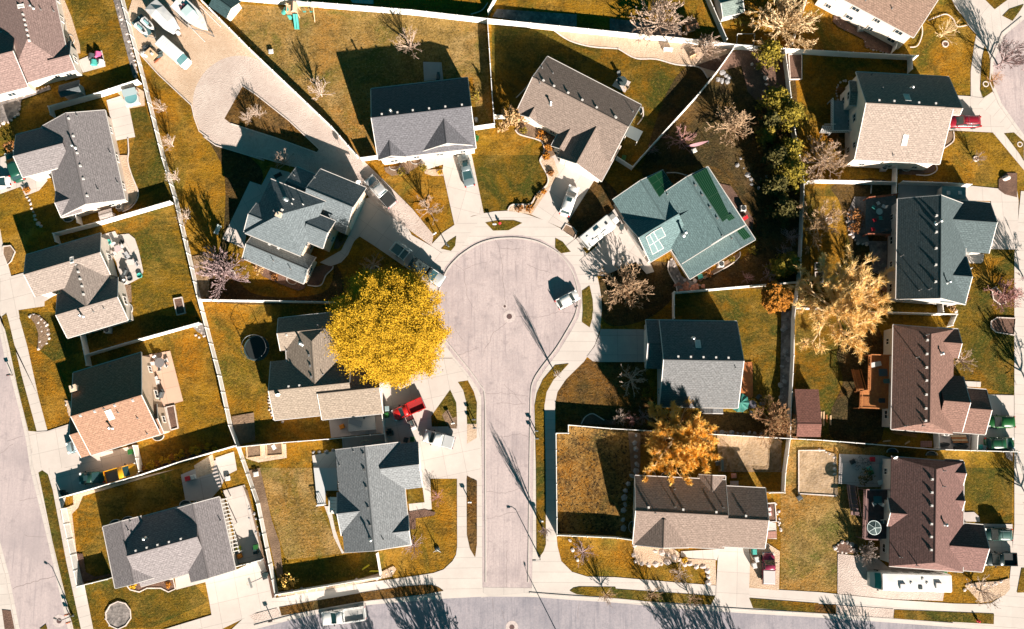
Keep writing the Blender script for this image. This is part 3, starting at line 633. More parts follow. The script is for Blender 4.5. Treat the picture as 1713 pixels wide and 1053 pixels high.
class House:
    def __init__(s,name,label,cat,roof,wall,win=True,gut=True):
        s.name,s.label,s.cat,s.roofm,s.wallm=name,label,cat,roof,wall
        s.blocks=[]; s.ang=None; s.win=win; s.gut=gut; s.noover=False
    def block(s,A,B,Rg,Cc,he=3.0,pitch=28,p2=None,ends='gg',over=0.38,rake=0.28,hipd=None,free=False):
        i=len(s.blocks); he+=0.013*i; over+=0.011*i; rake+=.009*i
        a=W(A,he); b=W(B,he)
        if s.ang is None or free:
            u=(b-a).normalized()
            if s.ang is None: s.ang=math.atan2(u.y,u.x)
        else:
            d=math.atan2(b.y-a.y,b.x-a.x)-s.ang; q=round(d/(math.pi/2)); t=s.ang+q*math.pi/2; u=Vector((math.cos(t),math.sin(t),0))
        L=(b-a).dot(u); v=Vector((-u.y,u.x,0))
        if (W(Cc,he)-a).dot(v)<0: v=-v
        tp=math.tan(R(pitch)); tq=math.tan(R(p2 if p2 else pitch))
        hr=he+2
        for _ in range(40):
            d1=(W(Rg,hr)-a).dot(v); hr=he+d1*tp
        h2=he
        for _ in range(40):
            d2=(W(Cc,h2)-a).dot(v)-d1; h2=hr-d2*tq
        bl=dict(a=a.copy(),u=u,v=v,L=L,d1=d1,d2=d2,he=he,hr=hr,h2=h2,ends=ends,over=over,rake=rake,tp=tp,tq=tq,hip=hipd)
        if hipd is None: bl['hip']=min((d1+d2)/2,L*0.5)
        s.blocks.append(bl); return bl
    # local (x along u, y across) -> world
    def pt(s,b,x,y,z): 
        q=b['a']+b['u']*x+b['v']*y; return Vector((q.x,q.y,z))
    def top_z(s,b,x,y):
        z=b['he']+y*b['tp'] if y<=b['d1'] else b['hr']-(y-b['d1'])*b['tq']
        if b['ends'][0]=='h': z=min(z,b['he']+x*(b['hr']-b['he'])/b['hip'])
        if b['ends'][1]=='h': z=min(z,b['he']+(b['L']-x)*(b['hr']-b['he'])/b['hip'])
        return z
    def loc(s,b,p):
        d=Vector(p)-b['a']; return d.dot(b['u']),d.dot(b['v'])
    def surf(s,px,py):
        """where the view ray of this pixel meets the roof"""
        best=None
        for i in range(0,400):
            z=14-0.035*i; p=W((px,py),z)
            for b in s.blocks:
                x,y=s.loc(b,p)
                if -0.05<=x<=b['L']+.05 and -0.05<=y<=b['d1']+b['d2']+.05 and s.top_z(b,x,y)>=z:
                    e=0.2; n=Vector((0,0,1))
                    zx=(s.top_z(b,x+e,y)-s.top_z(b,x-e,y))/(2*e); zy=(s.top_z(b,x,y+e)-s.top_z(b,x,y-e))/(2*e)
                    n=(Vector((0,0,1))-b['u']*zx-b['v']*zy).normalized()
                    return p,n,b
        return W((px,py),4),Vector((0,0,1)),s.blocks[0]
    def buried(s,m,skip):
        for j,b in enumerate(s.blocks):
            if j==skip: continue
            x,y=s.loc(b,m)
            if .1<x<b['L']-.1 and .1<y<b['d1']+b['d2']-.1 and s.top_z(b,x,y)>m.z-.22: return True
        return False
    def finish(s,windows=True,garage=(),wz=None):
        b0=s.blocks[0]; cen=s.pt(b0,b0['L']/2,b0['d1'],0)
        h=thing(s.name,s.label,s.cat,cen); s.obj=h
        roof=MB(); walls=MB(); gut=MB(); caps=[]
        for i,b in enumerate(s.blocks):
            L,d1,d2,he,hr,h2=b['L'],b['d1'],b['d2'],b['he'],b['hr'],b['h2']; D=d1+d2
            x0=b['hip'] if b['ends'][0]=='h' else 0; x1=L-b['hip'] if b['ends'][1]=='h' else L
            P=[s.pt(b,0,0,he),s.pt(b,L,0,he),s.pt(b,L,D,h2),s.pt(b,0,D,h2),s.pt(b,x0,d1,hr),s.pt(b,x1,d1,hr)]
            th=Vector((0,0,-.16)); Q=[p+th for p in P]
            sl1=math.hypot(d1,hr-he); sl2=math.hypot(d2,hr-h2)
            tops=[((0,1,5,4),[(0,0),(L,0),(x1,sl1),(x0,sl1)]),((2,3,4,5),[(L,0),(0,0),(x0,sl2),(x1,sl2)])]
            if x0>0: tops.append(((3,0,4),[(0,0),(D,0),(d1,x0)]))
            if x1<L: tops.append(((1,2,5),[(0,0),(D,0),(d1,L-x1)]))
            flip=b['u'].cross(b['v']).z<0
            def F(f,u): return (f[::-1],u[::-1]) if flip else (f,u)
            roof.add(P,[F(*t)[0] for t in tops],[F(*t)[1] for t in tops])
            roof.add(Q,[F(*t)[0][::-1] for t in tops],None)
            rim=[0,1]+([5] if x1==L else [])+[2,3]+([4] if x0==0 else [])
            n=len(rim)
            roof.add([P[k] for k in rim]+[Q[k] for k in rim],[(k,n+k,n+(k+1)%n,(k+1)%n) for k in range(n)])
            # ridge cap
            if x1-x0>0.5:
                r0=s.pt(b,x0,d1,hr+.02); r1=s.pt(b,x1,d1,hr+.02); w=.14
                cap=MB(); caps.append(cap); cap.add([r0-b['v']*w-Vector((0,0,w*b['tp'])),r1-b['v']*w-Vector((0,0,w*b['tp'])),r1+b['v']*w-Vector((0,0,w*b['tq'])),r0+b['v']*w-Vector((0,0,w*b['tq'])),r0+Vector((0,0,.02)),r1+Vector((0,0,.02))],[F((0,1,5,4),[0]*4)[0],F((2,3,4,5),[0]*4)[0]])
            # gutters and rake boards just outside the roof edge
            for k in range(n):
                p,q=P[rim[k]],P[rim[(k+1)%n]]; e=(q-p); ln=e.length
                if ln<.3: continue
                if s.buried((p+q)/2,i): continue
                mid=(p+q)/2; out=Vector((e.y,-e.x,0)).normalized()
                cc=s.pt(b,L/2,D/2,0); 
                if out.dot(Vector((mid.x-cc.x,mid.y-cc.y,0)))<0: out=-out
                t=.10; up=Vector((0,0,.012)); dn=Vector((0,0,-.17))
                if s.gut: gut.add([p+up+out*.003,q+up+out*.003,q+up+out*t,p+up+out*t,p+dn+out*.003,q+dn+out*.003,q+dn+out*t,p+dn+out*t],[(0,1,2,3),(4,7,6,5),(3,2,6,7),(1,0,4,5),(0,3,7,4),(2,1,5,6)])
            # walls
            o=b['over']; rk=b['rake']; wx0=o if x0>0 else rk; wx1=L-(o if x1<L else rk)
            def zt(x,y): return s.top_z(b,x,y)-.14
            yA,yB=o,D-o
            sides=[((wx0,yA),(wx1,yA),0),((wx1,yB),(wx0,yB),0),((wx1,yA),(wx1,yB),x1==L),((wx0,yB),(wx0,yA),x0==0)]
            b['sides']=[]
            for (ax,ay),(bx,by),gab in sides:
                pa=s.pt(b,ax,ay,0); pb=s.pt(b,bx,by,0); za=zt(ax,ay); zb=zt(bx,by)
                if gab: 
                    pm=s.pt(b,ax,d1,0); poly=[pa,pb,Vector((pb.x,pb.y,zb)),Vector((pm.x,pm.y,zt(ax,d1))),Vector((pa.x,pa.y,za))]
                else: poly=[pa,pb,Vector((pb.x,pb.y,zb)),Vector((pa.x,pa.y,za))]
                if flip: poly=poly[::-1]
                walls.add(poly,[tuple(range(len(poly)))])
                e=(pb-pa); out=Vector((e.y,-e.x,0)).normalized()
                if flip: out=-out
                b['sides'].append((pa,pb,min(za,zb),out,gab))
        rf=roof.build('roof',s.roofm,h,True)
        for cap in caps: cap.build('ridge_cap',s.capm if hasattr(s,'capm') else s.roofm,rf,org=cen)
        wl=walls.build('wall',s.wallm,h,True)
        if s.gut: gut.build('gutter',GUT,rf,org=cen)
        # windows and garage doors
        def inside(p,skip):
            for j,b in enumerate(s.blocks):
                if j==skip: continue
                x,y=s.loc(b,p)
                if .2<x<b['L']-.2 and .2<y<b['d1']+b['d2']-.2: return True
            return False
        def put(kind,p,out,w,hh,z):
            yaw=math.atan2(out.y,out.x)+math.pi/2
            if kind=='win':
                fm,pm=win_meshes(w,hh); f=bpy.data.objects.new('window',fm); COL.objects.link(f); f.parent=h; f.location=Vector((p.x,p.y,z))-cen; f.rotation_euler=(0,0,yaw)
                g=bpy.data.objects.new('pane',pm); COL.objects.link(g); g.parent=f
            else:
                m=MB(); m.box((0,-.03,0),(w,.08,hh))
                for r in range(1,4): m.box((0,-.075,-hh/2+r*hh/4),(w,.02,.04))
                g=m.build('garage_door',GDOOR,h); g.location=Vector((p.x,p.y,hh/2+.02))-cen; g.rotation_euler=(0,0,yaw)
        gset=dict(((g[0],g[1]),g[2:]) for g in garage)
        if s.win and windows:
            for i,b in enumerate(s.blocks):
                for k,(pa,pb,zt_,out,gab) in enumerate(b['sides']):
                    ln=(pb-pa).length
                    if ln<1.8 or zt_<2.0: continue
                    if (i,k) in gset:
                        f,w=gset[(i,k)]; put('gar',pa.lerp(pb,f)+out*.01,out,w,2.15,0); continue
                    n=max(1,int(ln/3.6)); rows=[1.55] if zt_<4.3 else [1.5,4.2]
                    for r in rows:
                        if r+.8>zt_: r=zt_-.85
                        for q in range(n):
                            p=pa.lerp(pb,(q+.5)/n)+out*.01
                            if inside(p+out*.3,i) or inside(p,i): continue
                            put('win',p,out,1.3 if (q+i)%2 else 1.0,1.1,r)
        return h
    def rel(s,p): return Vector(p)-s.obj.location
    def vents(s,*px,m=None,size=.28):
        for p in px:
            q,n,b=s.surf(*p); k='vent%.2f%s'%(size,(m or VENTM).name)
            if k not in SHARED:
                v=MB(); v.frus((0,0,-.05),(size*1.25,size*1.25),(size,size),.13); v.frus((0,0,.08),(size*.92,size*.92),(size*.75,size*.75),.1); v.box((0,0,.20),(size*1.05,size*1.05,.05)); SHARED[k]=v.mesh('roof_vent',m or VENTM)
            o=bpy.data.objects.new('roof_vent',SHARED[k]); COL.objects.link(o); o.parent=s.obj; o.location=s.rel(q); o.rotation_euler=(0,0,s.ang)
    def pipes(s,*px,h=.5,r=.06,m=None):
        for p in px:
            q,n,b=s.surf(*p); v=MB(); v.cyl((0,0,-.1),(0,0,h),r,n=8); v.cyl((0,0,0.02),(0,0,.12),r*2.2,r*1.1,n=10)
            o=v.build('vent_pipe',m or VENTD,s.obj); o.location=s.rel(q)
    def flue(s,p,h=.9,r=.13):
        q,n,b=s.surf(*p); v=MB(); v.cyl((0,0,-.1),(0,0,h),r,n=12); v.lathe((0,0,0),[(r*2.3,0),(r*1.1,.18)],12); v.lathe((0,0,h),[(r*1.7,0),(r*1.7,.08),(r*.4,.22)],12)
        o=v.build('flue',METAL,s.obj); o.location=s.rel(q)
    def dish(s,p):
        q,n,b=s.surf(*p); v=MB(); v.cyl((0,0,-.1),(0,0,.5),.03); v.tube([(0,0,.5),(.0,-.35,.55),(0,-.5,.75)],.02)
        v.add([(.36*math.cos(t)*r,-.05-.18*(1-r*r)+.0,.62+.36*math.sin(t)*r) for r in (1,.5) for t in [2*math.pi*i/14 for i in range(14)]]+[(0,-.23,.62)],[(i,(i+1)%14,14+(i+1)%14,14+i) for i in range(14)]+[(14+i,14+(i+1)%14,28) for i in range(14)])
        o=v.build('satellite_dish',mat('dish_white',(0.75,0.72,0.7),0.5),s.obj); o.location=s.rel(q); o.rotation_euler=(R(-25),0,.3)
    def panel(s,name,corners,m,th=.07,lift=.06,frame=None,grid=None):
        """flat panel lying on the roof, corners in pixels in order"""
        P=[]
        for c in corners:
            q,n,b=s.surf(*c); P.append(q+n*lift)
        n=(P[1]-P[0]).cross(P[3]-P[0]).normalized()
        if n.z<0: n=-n; P=[P[0],P[3],P[2],P[1]]
        t=Vector(n)*th
        o=MB().add([p for p in P]+[p+t for p in P],[(3,2,1,0),(4,5,6,7),(0,1,5,4),(1,2,6,5),(2,3,7,6),(3,0,4,7)]).build(name,m,s.obj,True)
        if frame is not None:
            f=MB(); up=n*(th+.01)
            def bar(a,b_,w=.06):
                e=(b_-a).normalized(); si=e.cross(n)*w/2
                f.add([a-si+up,b_-si+up,b_+si+up,a+si+up,a-si+up-n*.05,b_-si+up-n*.05,b_+si+up-n*.05,a+si+up-n*.05],[(0,1,2,3),(7,6,5,4),(0,4,5,1),(2,6,7,3),(1,5,6,2),(3,7,4,0)])
            g=grid or (1,1)
            for i in range(g[0]+1): bar(P[0].lerp(P[1],i/g[0]),P[3].lerp(P[2],i/g[0]))
            for j in range(g[1]+1): bar(P[0].lerp(P[3],j/g[1]),P[1].lerp(P[2],j/g[1]))
            f.build('panel_frame',frame,o,org=s.obj.location)
        return o
    def skylight(s,p,w=.7,l=1.2):
        q,n,b=s.surf(*p); 
        zax=n; xax=b['u']; yax=zax.cross(xax).normalized()
        M=Matrix((xax,yax,zax)).transposed().to_4x4()
        fr=MB(); 
        for c,d in (((0,l/2,.06),(w+.1,.1,.16)),((0,-l/2,.06),(w+.1,.1,.16)),((w/2,0,.06),(.1,l-.1,.16)),((-w/2,0,.06),(.1,l-.1,.16))): fr.box(c,d)
        o=fr.build('skylight',TRIM,s.obj); o.matrix_local=Matrix.Translation(s.rel(q))@M
        MB().box((0,0,.07),(w-.1,l-.1,.04)).build('pane',mat('skylight_dome',(0.45,0.44,0.43),0.2,spec=0.6),o)
    def chimney(s,p,w=.9,d=.7,h=1.0,m=None):
        q,n,b=s.surf(*p); v=MB(); v.box((0,0,h/2-.4),(w,d,h+.8)); v.box((0,0,h+.05),(w+.18,d+.18,.1))
        o=v.build('chimney',m or s.wallm,s.obj); o.location=s.rel(q); o.rotation_euler=(0,0,s.ang)
        MB().cyl((0,0,h),(0,0,h+.35),.13,n=10).build('flue',METAL,o)
def wallmat(n,c): return mat(n,c,0.85,tuple(x*.88 for x in c),0.7,bump=0.1,bscale=6)
WHITEW=wallmat('siding_cream',(0.66,0.58,0.50)); GREYW=wallmat('siding_grey',(0.42,0.40,0.38)); TANW=wallmat('stucco_tan',(0.52,0.40,0.31)); PEACHW=wallmat('stucco_peach',(0.60,0.45,0.33)); BEIGEW=wallmat('siding_beige',(0.60,0.50,0.42))
HS={}
RSC=dict(light_grey=(.54,.54,.57),beige=(.84,.78,.79),warm_tan=(.84,.78,.79),sand=(.66,.74,1.0),teal_grey=(.72,.94,.94),charcoal=(.46,.58,.58),maroon_brown=(.82,.62,.60),russet=(.86,.67,.63),tan=(.9,.88,.9),orange_brown=(.74,.78,.88),clay=(.85,.84,.88),taupe=(1.02,1.0,1.03),brown=(1.0,.92,.94),speckled_grey=(.90,.88,.90),violet_grey=(.90,.89,.90),slate=(.76,.82,.84),bluish_grey=(.90,.94,.96),green_shed=(.8,1,1),weathered_shed=(.8,.9,.9))
def H(k,label,roof,wall=WHITEW,amount=.6,name='house',cat='house',**kw):
    f=RSC.get(k,(.68,.68,.68)); roof=tuple(a*b for a,b in zip(roof,f)); rm=shingle_mat('shingles_'+k,roof,tuple(x*.78 for x in roof)); hs=House(name,label,cat,rm,wall,**kw); HS[k]=hs; return hs
c=C
# A
h=H('brown',"brown-roofed house with cream walls at the top left corner",(0.235,0.175,0.155))
h.block(c('11',305,-265),c('11',462,455),c('11',185,285),c('11',20,470),3.2,27,ends='hh')
h.block(c('11',-100,640),c('11',180,560),c('11',0,355),c('11',-50,225),3.2,27)
h.block(c('11',490,455),c('11',350,497),c('11',450,360),c('11',420,280),3.2,27)
h.finish(); h.vents(*CL('11',152,97,160,132,168,165,176,198,184,233,192,266)); h.pipes(*CL('11',268,65,352,75)); h.flue(c('11',215,55)); h.skylight(c('11',137,42),.5,.9)
# B
h=H('violet_grey',"grey gabled house of the west row with a long cream patio on its east side",(0.215,0.195,0.195),BEIGEW)
h.block(c('11',685,720),c('21',815,287),c('21',555,315),c('21',400,403),3.0,24)
h.block(c('11',105,880),c('11',420,795),c('11',430,930),c('21',160,140),3.0,27)
h.block(c('21',365,232),c('21',500,195),c('21',350,312),c('21',390,408),2.9,27)
h.finish(garage=((1,3,.45,4.8),)); h.vents(*CL('11',450,775,480,890,505,1000)); h.vents(*CL('21',525,70,545,155,570,265)); h.pipes(*CL('11',503,757,720,1000)); h.pipes(*CL('21',640,225,768,180)); h.flue(c('11',490,965),1.1)
# C
h=H('taupe',"taupe house beside a round-cornered patio full of seats, west row",(0.245,0.205,0.175))
h.block(c('21',170,650),c('21',655,508),c('21',655,632),c('21',240,920),3.2,29)
h.block(c('31',440,178),c('31',835,62),c('21',730,935),c('21',727,808),3.0,29)
h.block(c('21',690,690),c('21',755,945),c('21',520,810),c('21',385,870),3.1,27)
h.finish(garage=((0,3,.6,4.8),)); h.vents(*CL('21',500,717,512,762,524,808,537,855,547,908)); h.pipes(*CL('21',612,1020,680,1000)); h.flue(c('31',540,35),1.0); h.skylight(c('21',470,683),.5,.9)
# D
h=H('orange_brown',"orange-brown roofed house with a navy-dark north slope, west row",(0.37,0.205,0.125),PEACHW)
h.block(c('31',478,405),c('31',920,272),c('31',915,553),c('31',1068,798),4.0,29)
h.block(c('31',530,960),c('31',820,885),c('31',450,812),c('31',445,700),3.6,27)
h.block(c('31',1068,800),c('31',960,828),c('31',1024,705),c('31',995,615),3.6,24)
h.finish(garage=((1,2,.5,4.8),)); h.vents(*CL('31',526,685,620,658,750,620,868,586)); h.skylight(c('31',718,678),.8,1.5); h.flue(c('31',730,765),1.0); h.pipes(*CL('31',772,665,898,700,962,803,720,360,680,640)); h.chimney(c('31',497,508),.8,.8,.9)
# E
h=H('speckled_grey',"speckled grey house at the bottom left, above a round rock bed",(0.225,0.205,0.205))
h.block(c('41',830,345),c('41',1280,222),c('41',1220,468),c('41',1245,685),3.0,27)
h.block(c('41',670,385),c('41',755,785),c('41',835,570),c('41',1010,735),3.0,24)
h.block(c('42',105,190),c('42',212,665),c('42',-20,470),c('42',-85,735),3.0,24)
h.finish(garage=((2,2,.5,4.8),)); h.vents(*CL('41',888,540,960,520,1030,502,1105,483,1182,463),size=.24); h.flue(c('41',950,460),.8); h.pipes(*CL('41',838,408,850,350)); h.pipes(c('42',112,345))
# F
h=H('slate',"big slate-grey house with a stepped roof, left of the court",(0.19,0.205,0.215),PEACHW)
h.block(c('22',440,155),c('22',800,303),c('22',503,383),c('22',640,660),5.4,29,ends='hh')
h.block(c('22',265,500),c('22',470,585),c('22',275,375),c('22',300,292),5.2,27)
h.block(c('22',780,607),c('22',640,552),c('22',795,498),c('22',862,430),5.2,27)
h.block(c('22',255,672),c('22',650,847),c('22',665,738),c('22',730,662),3.0,27)
h.block(c('22',765,90),c('22',1060,215),c('22',960,332),c('22',920,512),3.4,30)
h.block(c('22',610,75),c('22',870,180),c('22',700,236),c('22',640,395),3.2,29)
h.finish(garage=((4,2,.5,5.0),)); h.vents(*CL('22',515,358,432,580,490,606)); h.vents(*CL('22',465,362),m=VENTD); h.flue(c('22',540,293),.7,.18); h.pipes(*CL('22',588,288,580,318,652,322),m=VENTM); h.pipes(*CL('22',458,690,570,742,728,147,595,133),h=.7); h.chimney(c('22',497,392),.7,.6,.5); h.dish(c('22',1018,190))
# G
h=H('tan',"tan-roofed house half hidden under the huge yellow tree",(0.275,0.225,0.175),WHITEW)
h.block(c('32',490,50),c('32',900,8),c('32',490,148),c('32',507,262),3.0,27)
h.block(c('32',465,715),c('32',985,668),c('32',735,492),c('32',497,325),3.0,27)
h.block(c('32',525,45),c('32',550,505),c('32',720,380),c('32',915,300),3.0,25,ends='hg')
h.block(c('32',775,712),c('32',1172,662),c('32',1140,502),c('32',1140,350),3.0,26)
h.finish(garage=((3,2,.4,5.0),)); h.vents(*CL('32',692,292,700,360,707,432),m=VENTD); h.vents(*CL('32',545,160,558,495,628,488),size=.24); h.pipes(*CL('32',545,262,780,415,748,95)); h.flue(c('32',645,220),1.4,.16); h.dish(c('32',495,560))
# H
h=H('bluish_grey',"bluish grey speckled house with an L-shaped roof left of the court mouth",(0.215,0.215,0.22),WHITEW)
h.block(c('32',860,910),c('42',920,552),c('42',1120,550),c('42',1352,508),3.0,25)
h.block(c('32',1150,885),c('33',72,848),c('33',75,1003),c('43',105,128),3.0,28)
h.block(c('42',875,160),c('42',1030,155),c('42',870,300),c('42',885,447),2.9,27)
h.block(c('42',1356,505),c('42',1240,512),c('42',1345,410),c('42',1335,300),2.9,27)
h.finish(garage=((1,2,.5,4.8),)); h.vents(*CL('42',1052,12,1065,130,1078,262,1090,378),m=VENTD); h.vents(*CL('32',1047,938,1052,1040),m=VENTD); h.flue(c('42',1095,468),.8); h.pipes(*CL('42',1175,468,882,100)); h.pipes(*CL('32',980,918,890,1010))
# I
h=H('light_grey',"light grey house with a black north slope, at the top of the court",(0.215,0.21,0.22),WHITEW)
h.block(c('12',1095,580),c('13',398,507),c('13',415,695),(680,261.5),3.3,29.5)
h.block(c('12',1145,1042),c('12',1160,920),(653.9,264.9),(680,266),3.8,30)
h.block(c('13',105,985),c('13',85,760),c('13',262,945),c('13',443,950),3.8,30)
h.finish(garage=((2,3,.5,4.8),)); h.vents(*CL('13',42,723,148,711,254,699,362,687),size=.26); h.vents(*CL('12',1166,748,1268,737),size=.26); h.flue(c('12',1225,732),.8)
# J
h=H('beige',"beige house set at an angle at the upper right of the court",(0.255,0.21,0.175),WHITEW)
h.block(c('13',920,370),c('14',205,685),c('13',1100,647),c('13',850,800),3.4,25)
h.block(c('23',985,10),c('13',1130,800),c('23',1110,48),c('23',1275,165),3.2,27)
h.block(c('13',945,950),c('13',1020,800),c('13',1015,937),c('13',1050,1000),3.1,29)
h.block(c('13',735,745),c('13',810,590),c('13',800,762),c('13',880,800),3.1,29)
h.finish(garage=((1,3,.5,5.0),)); h.vents(*CL('13',893,528,962,564,1054,608,1146,655,1240,704)); h.vents(*CL('13',1362,765)); h.vents(c('14',40,770)); h.pipes(*CL('13',870,545,955,480,885,445)); h.pipes(*CL('14',150,730)); h.flue(c('13',940,680),.9)
# K
h=H('teal_grey',"teal-grey house with green solar panels, right of the court",(0.165,0.19,0.195),BEIGEW)
h.block(c('24',640,75),c('24',885,452),c('24',510,150),c('24',335,265),4.2,24)
h.block(c('24',740,230),c('24',887,455),c('24',690,425),c('24',400,600),4.2,22,p2=18)
h.block(c('24',950,550),c('24',770,275),c('24',860,598),c('24',520,805),3.4,22,p2=13)
h.block(c('24',350,95),c('24',520,360),c('24',200,165),c('24',20,295),3.4,24)
h.block(c('24',265,697),c('24',520,540),c('24',205,527),c('24',93,413),3.3,29)
h.finish(garage=((4,3,.5,5.0),)); h.vents(*CL('24',557,197,602,262,653,342,700,412),m=VENTD); h.flue(c('24',482,518),1.7,.17); h.pipes(*CL('24',733,525,796,545,375,255),h=.7)
SOLF=mat('solar_frame',(0.03,0.07,0.04),0.4)
h.panel('solar_panel',CL('24',628,88,780,400,735,435,540,135),SOLAR,frame=SOLF,grid=(7,2))
h.panel('solar_panel',CL('24',790,385,917,532,874,554,752,402),SOLAR,frame=SOLF,grid=(4,1))
h.panel('solar_panel',CL('24',340,102,408,190,322,274,246,155),SOLAR,frame=SOLF,grid=(2,3))
PW=mat('solar_pale',(0.115,0.18,0.185),0.5,(0.09,0.15,0.155),3.0,spec=0.2)
h.panel('solar_panel',CL('24',335,470,363,525,312,552,283,497),PW,frame=TRIM,grid=(1,1)); h.panel('solar_panel',CL('24',281,498,350,605,278,646,234,533),PW,frame=TRIM,grid=(2,2))
# L
h=H('grey_black',"grey house with a near-black north half and rust-red patio, right of the court",(0.205,0.205,0.21),GREYW)
h.block(c('34',325,62),c('34',828,70),c('34',835,328),c('34',795,635),4.2,29.5)
h.block(c('34',236,60),c('34',420,65),c('34',250,214),c('34',240,378),3.6,29)
h.block(c('34',605,668),c('34',605,520),c('34',672,664),c('34',740,666),3.2,16)
h.finish(garage=((1,3,.5,4.8),)); h.vents(*CL('34',446,300,528,302,610,304,692,306,773,308),size=.26); h.skylight(c('34',575,220),.7,1.3); h.flue(c('34',543,182),.6); h.pipes(*CL('34',575,606,820,372))
# M
h=H('warm_tan',"long warm tan house with a curved rock wall in front",(0.255,0.205,0.17),BEIGEW)
h.block(c('44',165,50),c('44',755,80),c('44',755,310),c('44',725,528),3.0,23)
h.block(c('44',740,118),c('44',1015,133),c('44',1025,342),c('44',1000,526),3.0,23)
h.block(c('44',165,502),c('44',180,320),c('44',350,524),c('44',515,545),3.0,26)
h.block(c('44',580,45),c('44',583,150),c('44',670,57),c('44',755,58),2.9,26)
h.finish(garage=((1,1,.5,4.8),)); h.vents(*CL('44',253,258,478,272,694,288,887,313)); h.pipes(*CL('44',297,293,422,137,425,253,740,257),h=.9); 
# N
h=H('clay',"clay-brown roofed house with a bright white wall at the top right edge",(0.30,0.20,0.145),WHITEW)
h.block(c('15',60,-70),c('15',645,245),c('15',800,-20),c('15',890,-150),5.4,24)
h.finish(); h.pipes(*CL('15',330,5,503,58))
# O
h=H('sand',"two-storey house with a sand-coloured south slope beside the red car",(0.42,0.30,0.19),WHITEW)
h.block(c('15',270,470),c('15',818,499),c('15',365,674),c('15',285,1042),5.2,31)
h.block(c('15',770,497),c('15',874,502),c('15',868,703),c('15',860,745),5.2,31,p2=50)
h.block(c('15',830,945),c('15',740,942),c('15',820,885),c('15',830,830),3.0,27)
h.block(c('15',225,530),c('15',290,530),c('15',225,600),c('15',265,690),4.6,14)
h.finish(); h.vents(*CL('15',418,658,516,663,677,673,787,678),size=.27); h.skylight(c('15',602,640),.8,1.5); h.skylight(c('15',587,915),.7,1.6); h.flue(c('15',630,578),.6); h.pipes(*CL('15',438,578,368,490,510,1015))
# P
h=H('charcoal',"charcoal-roofed house with two front gables, upper row on the right",(0.175,0.18,0.19),GREYW)
h.block(c('25',540,285),c('25',530,937),c('25',822,600),c('25',985,600),4.2,34)
h.block(c('25',760,283),c('25',1145,305),c('25',1210,440),c('25',1140,641),3.9,28)
h.block(c('25',830,650),c('25',987,655),c('25',1035,792),c('25',970,969),3.9,28)
h.finish(garage=((1,2,.5,5.0),)); h.vents(*CL('25',793,395,792,502,790,608,788,716,787,826)); h.flue(c('25',793,443),1.6,.15); h.flue(c('25',862,830),1.0); h.pipes(*CL('25',680,880,745,875,562,658),h=.9); h.pipes(*CL('25',1018,738),m=VENTM)
# Q
h=H('russet',"russet-brown house with an orange timber deck behind and two green cars in front",(0.21,0.155,0.132),GREYW)
h.block(c('35',512,92),c('35',498,773),c('35',755,400),c('35',905,400),4.2,28,ends='hh',hipd=1.3)
h.block(c('35',800,415),c('35',968,423),c('35',970,597),c('35',940,790),4.1,28)
h.block(c('35',860,495),c('35',1120,500),c('35',1148,648),c('35',1115,809),3.7,26)
h.block(c('35',800,110),c('35',935,115),c('35',945,213),c('35',920,310),4.1,27)
h.finish(garage=((2,2,.5,5.0),)); h.vents(*CL('35',733,193,730,283,728,371,728,456,726,548,724,638,722,718)); h.flue(c('35',823,280),.7); h.pipes(*CL('35',728,158,663,305,588,752,702,752),h=.9)
# R
h=H('maroon_brown',"maroon-brown house with a dark deck behind, above the white motorhome",(0.20,0.15,0.138),GREYW)
h.block(c('35',500,952),c('45',485,641),c('45',788,300),c('45',970,300),4.2,28,ends='hh',hipd=1.3)
h.block(c('45',850,352),c('45',1100,358),c('45',1140,528),c('45',1105,680),4.0,27)
h.block(c('45',478,195),c('45',640,197),c('45',488,293),c('45',472,381),4.2,27)
h.block(c('45',850,-56),c('45',968,-54),c('45',988,37),c('45',985,128),4.05,27)
h.block(c('45',860,130),c('45',960,132),c('45',975,216),c('45',970,300),4.05,27)
h.finish(garage=((1,2,.5,5.0),)); h.vents(*CL('45',765,75,763,161,762,247,760,366,759,450,758,535)); h.flue(c('45',845,368),.8); h.pipes(*CL('45',555,580,662,635,836,120,838,18),h=.9); h.dish(c('35',520,968))
# ---- sheds
h=H('green_shed',"dark green shed with a white front at the top edge, beside the playset lawn",(0.05,0.075,0.08),WHITEW,name='shed',cat='shed',win=False,gut=False)
h.block(c('12',35,38),c('12',148,120),c('12',195,65),c('12',240,5),2.2,25); h.finish()
h=H('weathered_shed',"pale shed with patchy grey-green roof at the top edge beside bare trees",(0.22,0.24,0.22),GREYW,name='shed',cat='shed',win=False)
h.block(c('14',740,112),c('14',878,78),c('14',855,-10),c('14',835,-95),2.6,25); h.finish()
h=H('cabin',"small orange-brown shed below the big bare tree at the top",(0.28,0.15,0.09),PEACHW,name='shed',cat='shed',win=False,gut=False)
h.block(c('14',510,207),c('14',585,183),c('14',500,172),c('14',492,142),1.6,18); h.finish()
h=H('red_shed',"red-roofed garden shed against the white fence at right, with planks leaning on it",(0.25,0.115,0.09),TANW,name='shed',cat='shed',win=False,gut=False)
h.block(c('34',1207,512),c('35',25,514),c('35',45,740),c('35',42,825),2.0,9,p2=20); h.finish()
h=H('side_shed',"small gabled grey shed standing south of the brown-roofed house",(0.14,0.16,0.17),GREYW,name='shed',cat='shed',win=False,gut=False)
h.block(c('11',395,637),c('11',528,600),c('11',360,608),c('11',335,572),2.3,28); h.finish()
h=H('white_shed',"low white lean-to with a pale metal roof south of the grey gabled house",(0.55,0.48,0.45),BEIGEW,name='shed',cat='shed',win=False,gut=False)
h.block(c('21',640,370),c('21',725,345),c('21',648,395),c('21',655,420),2.0,12); h.finish()
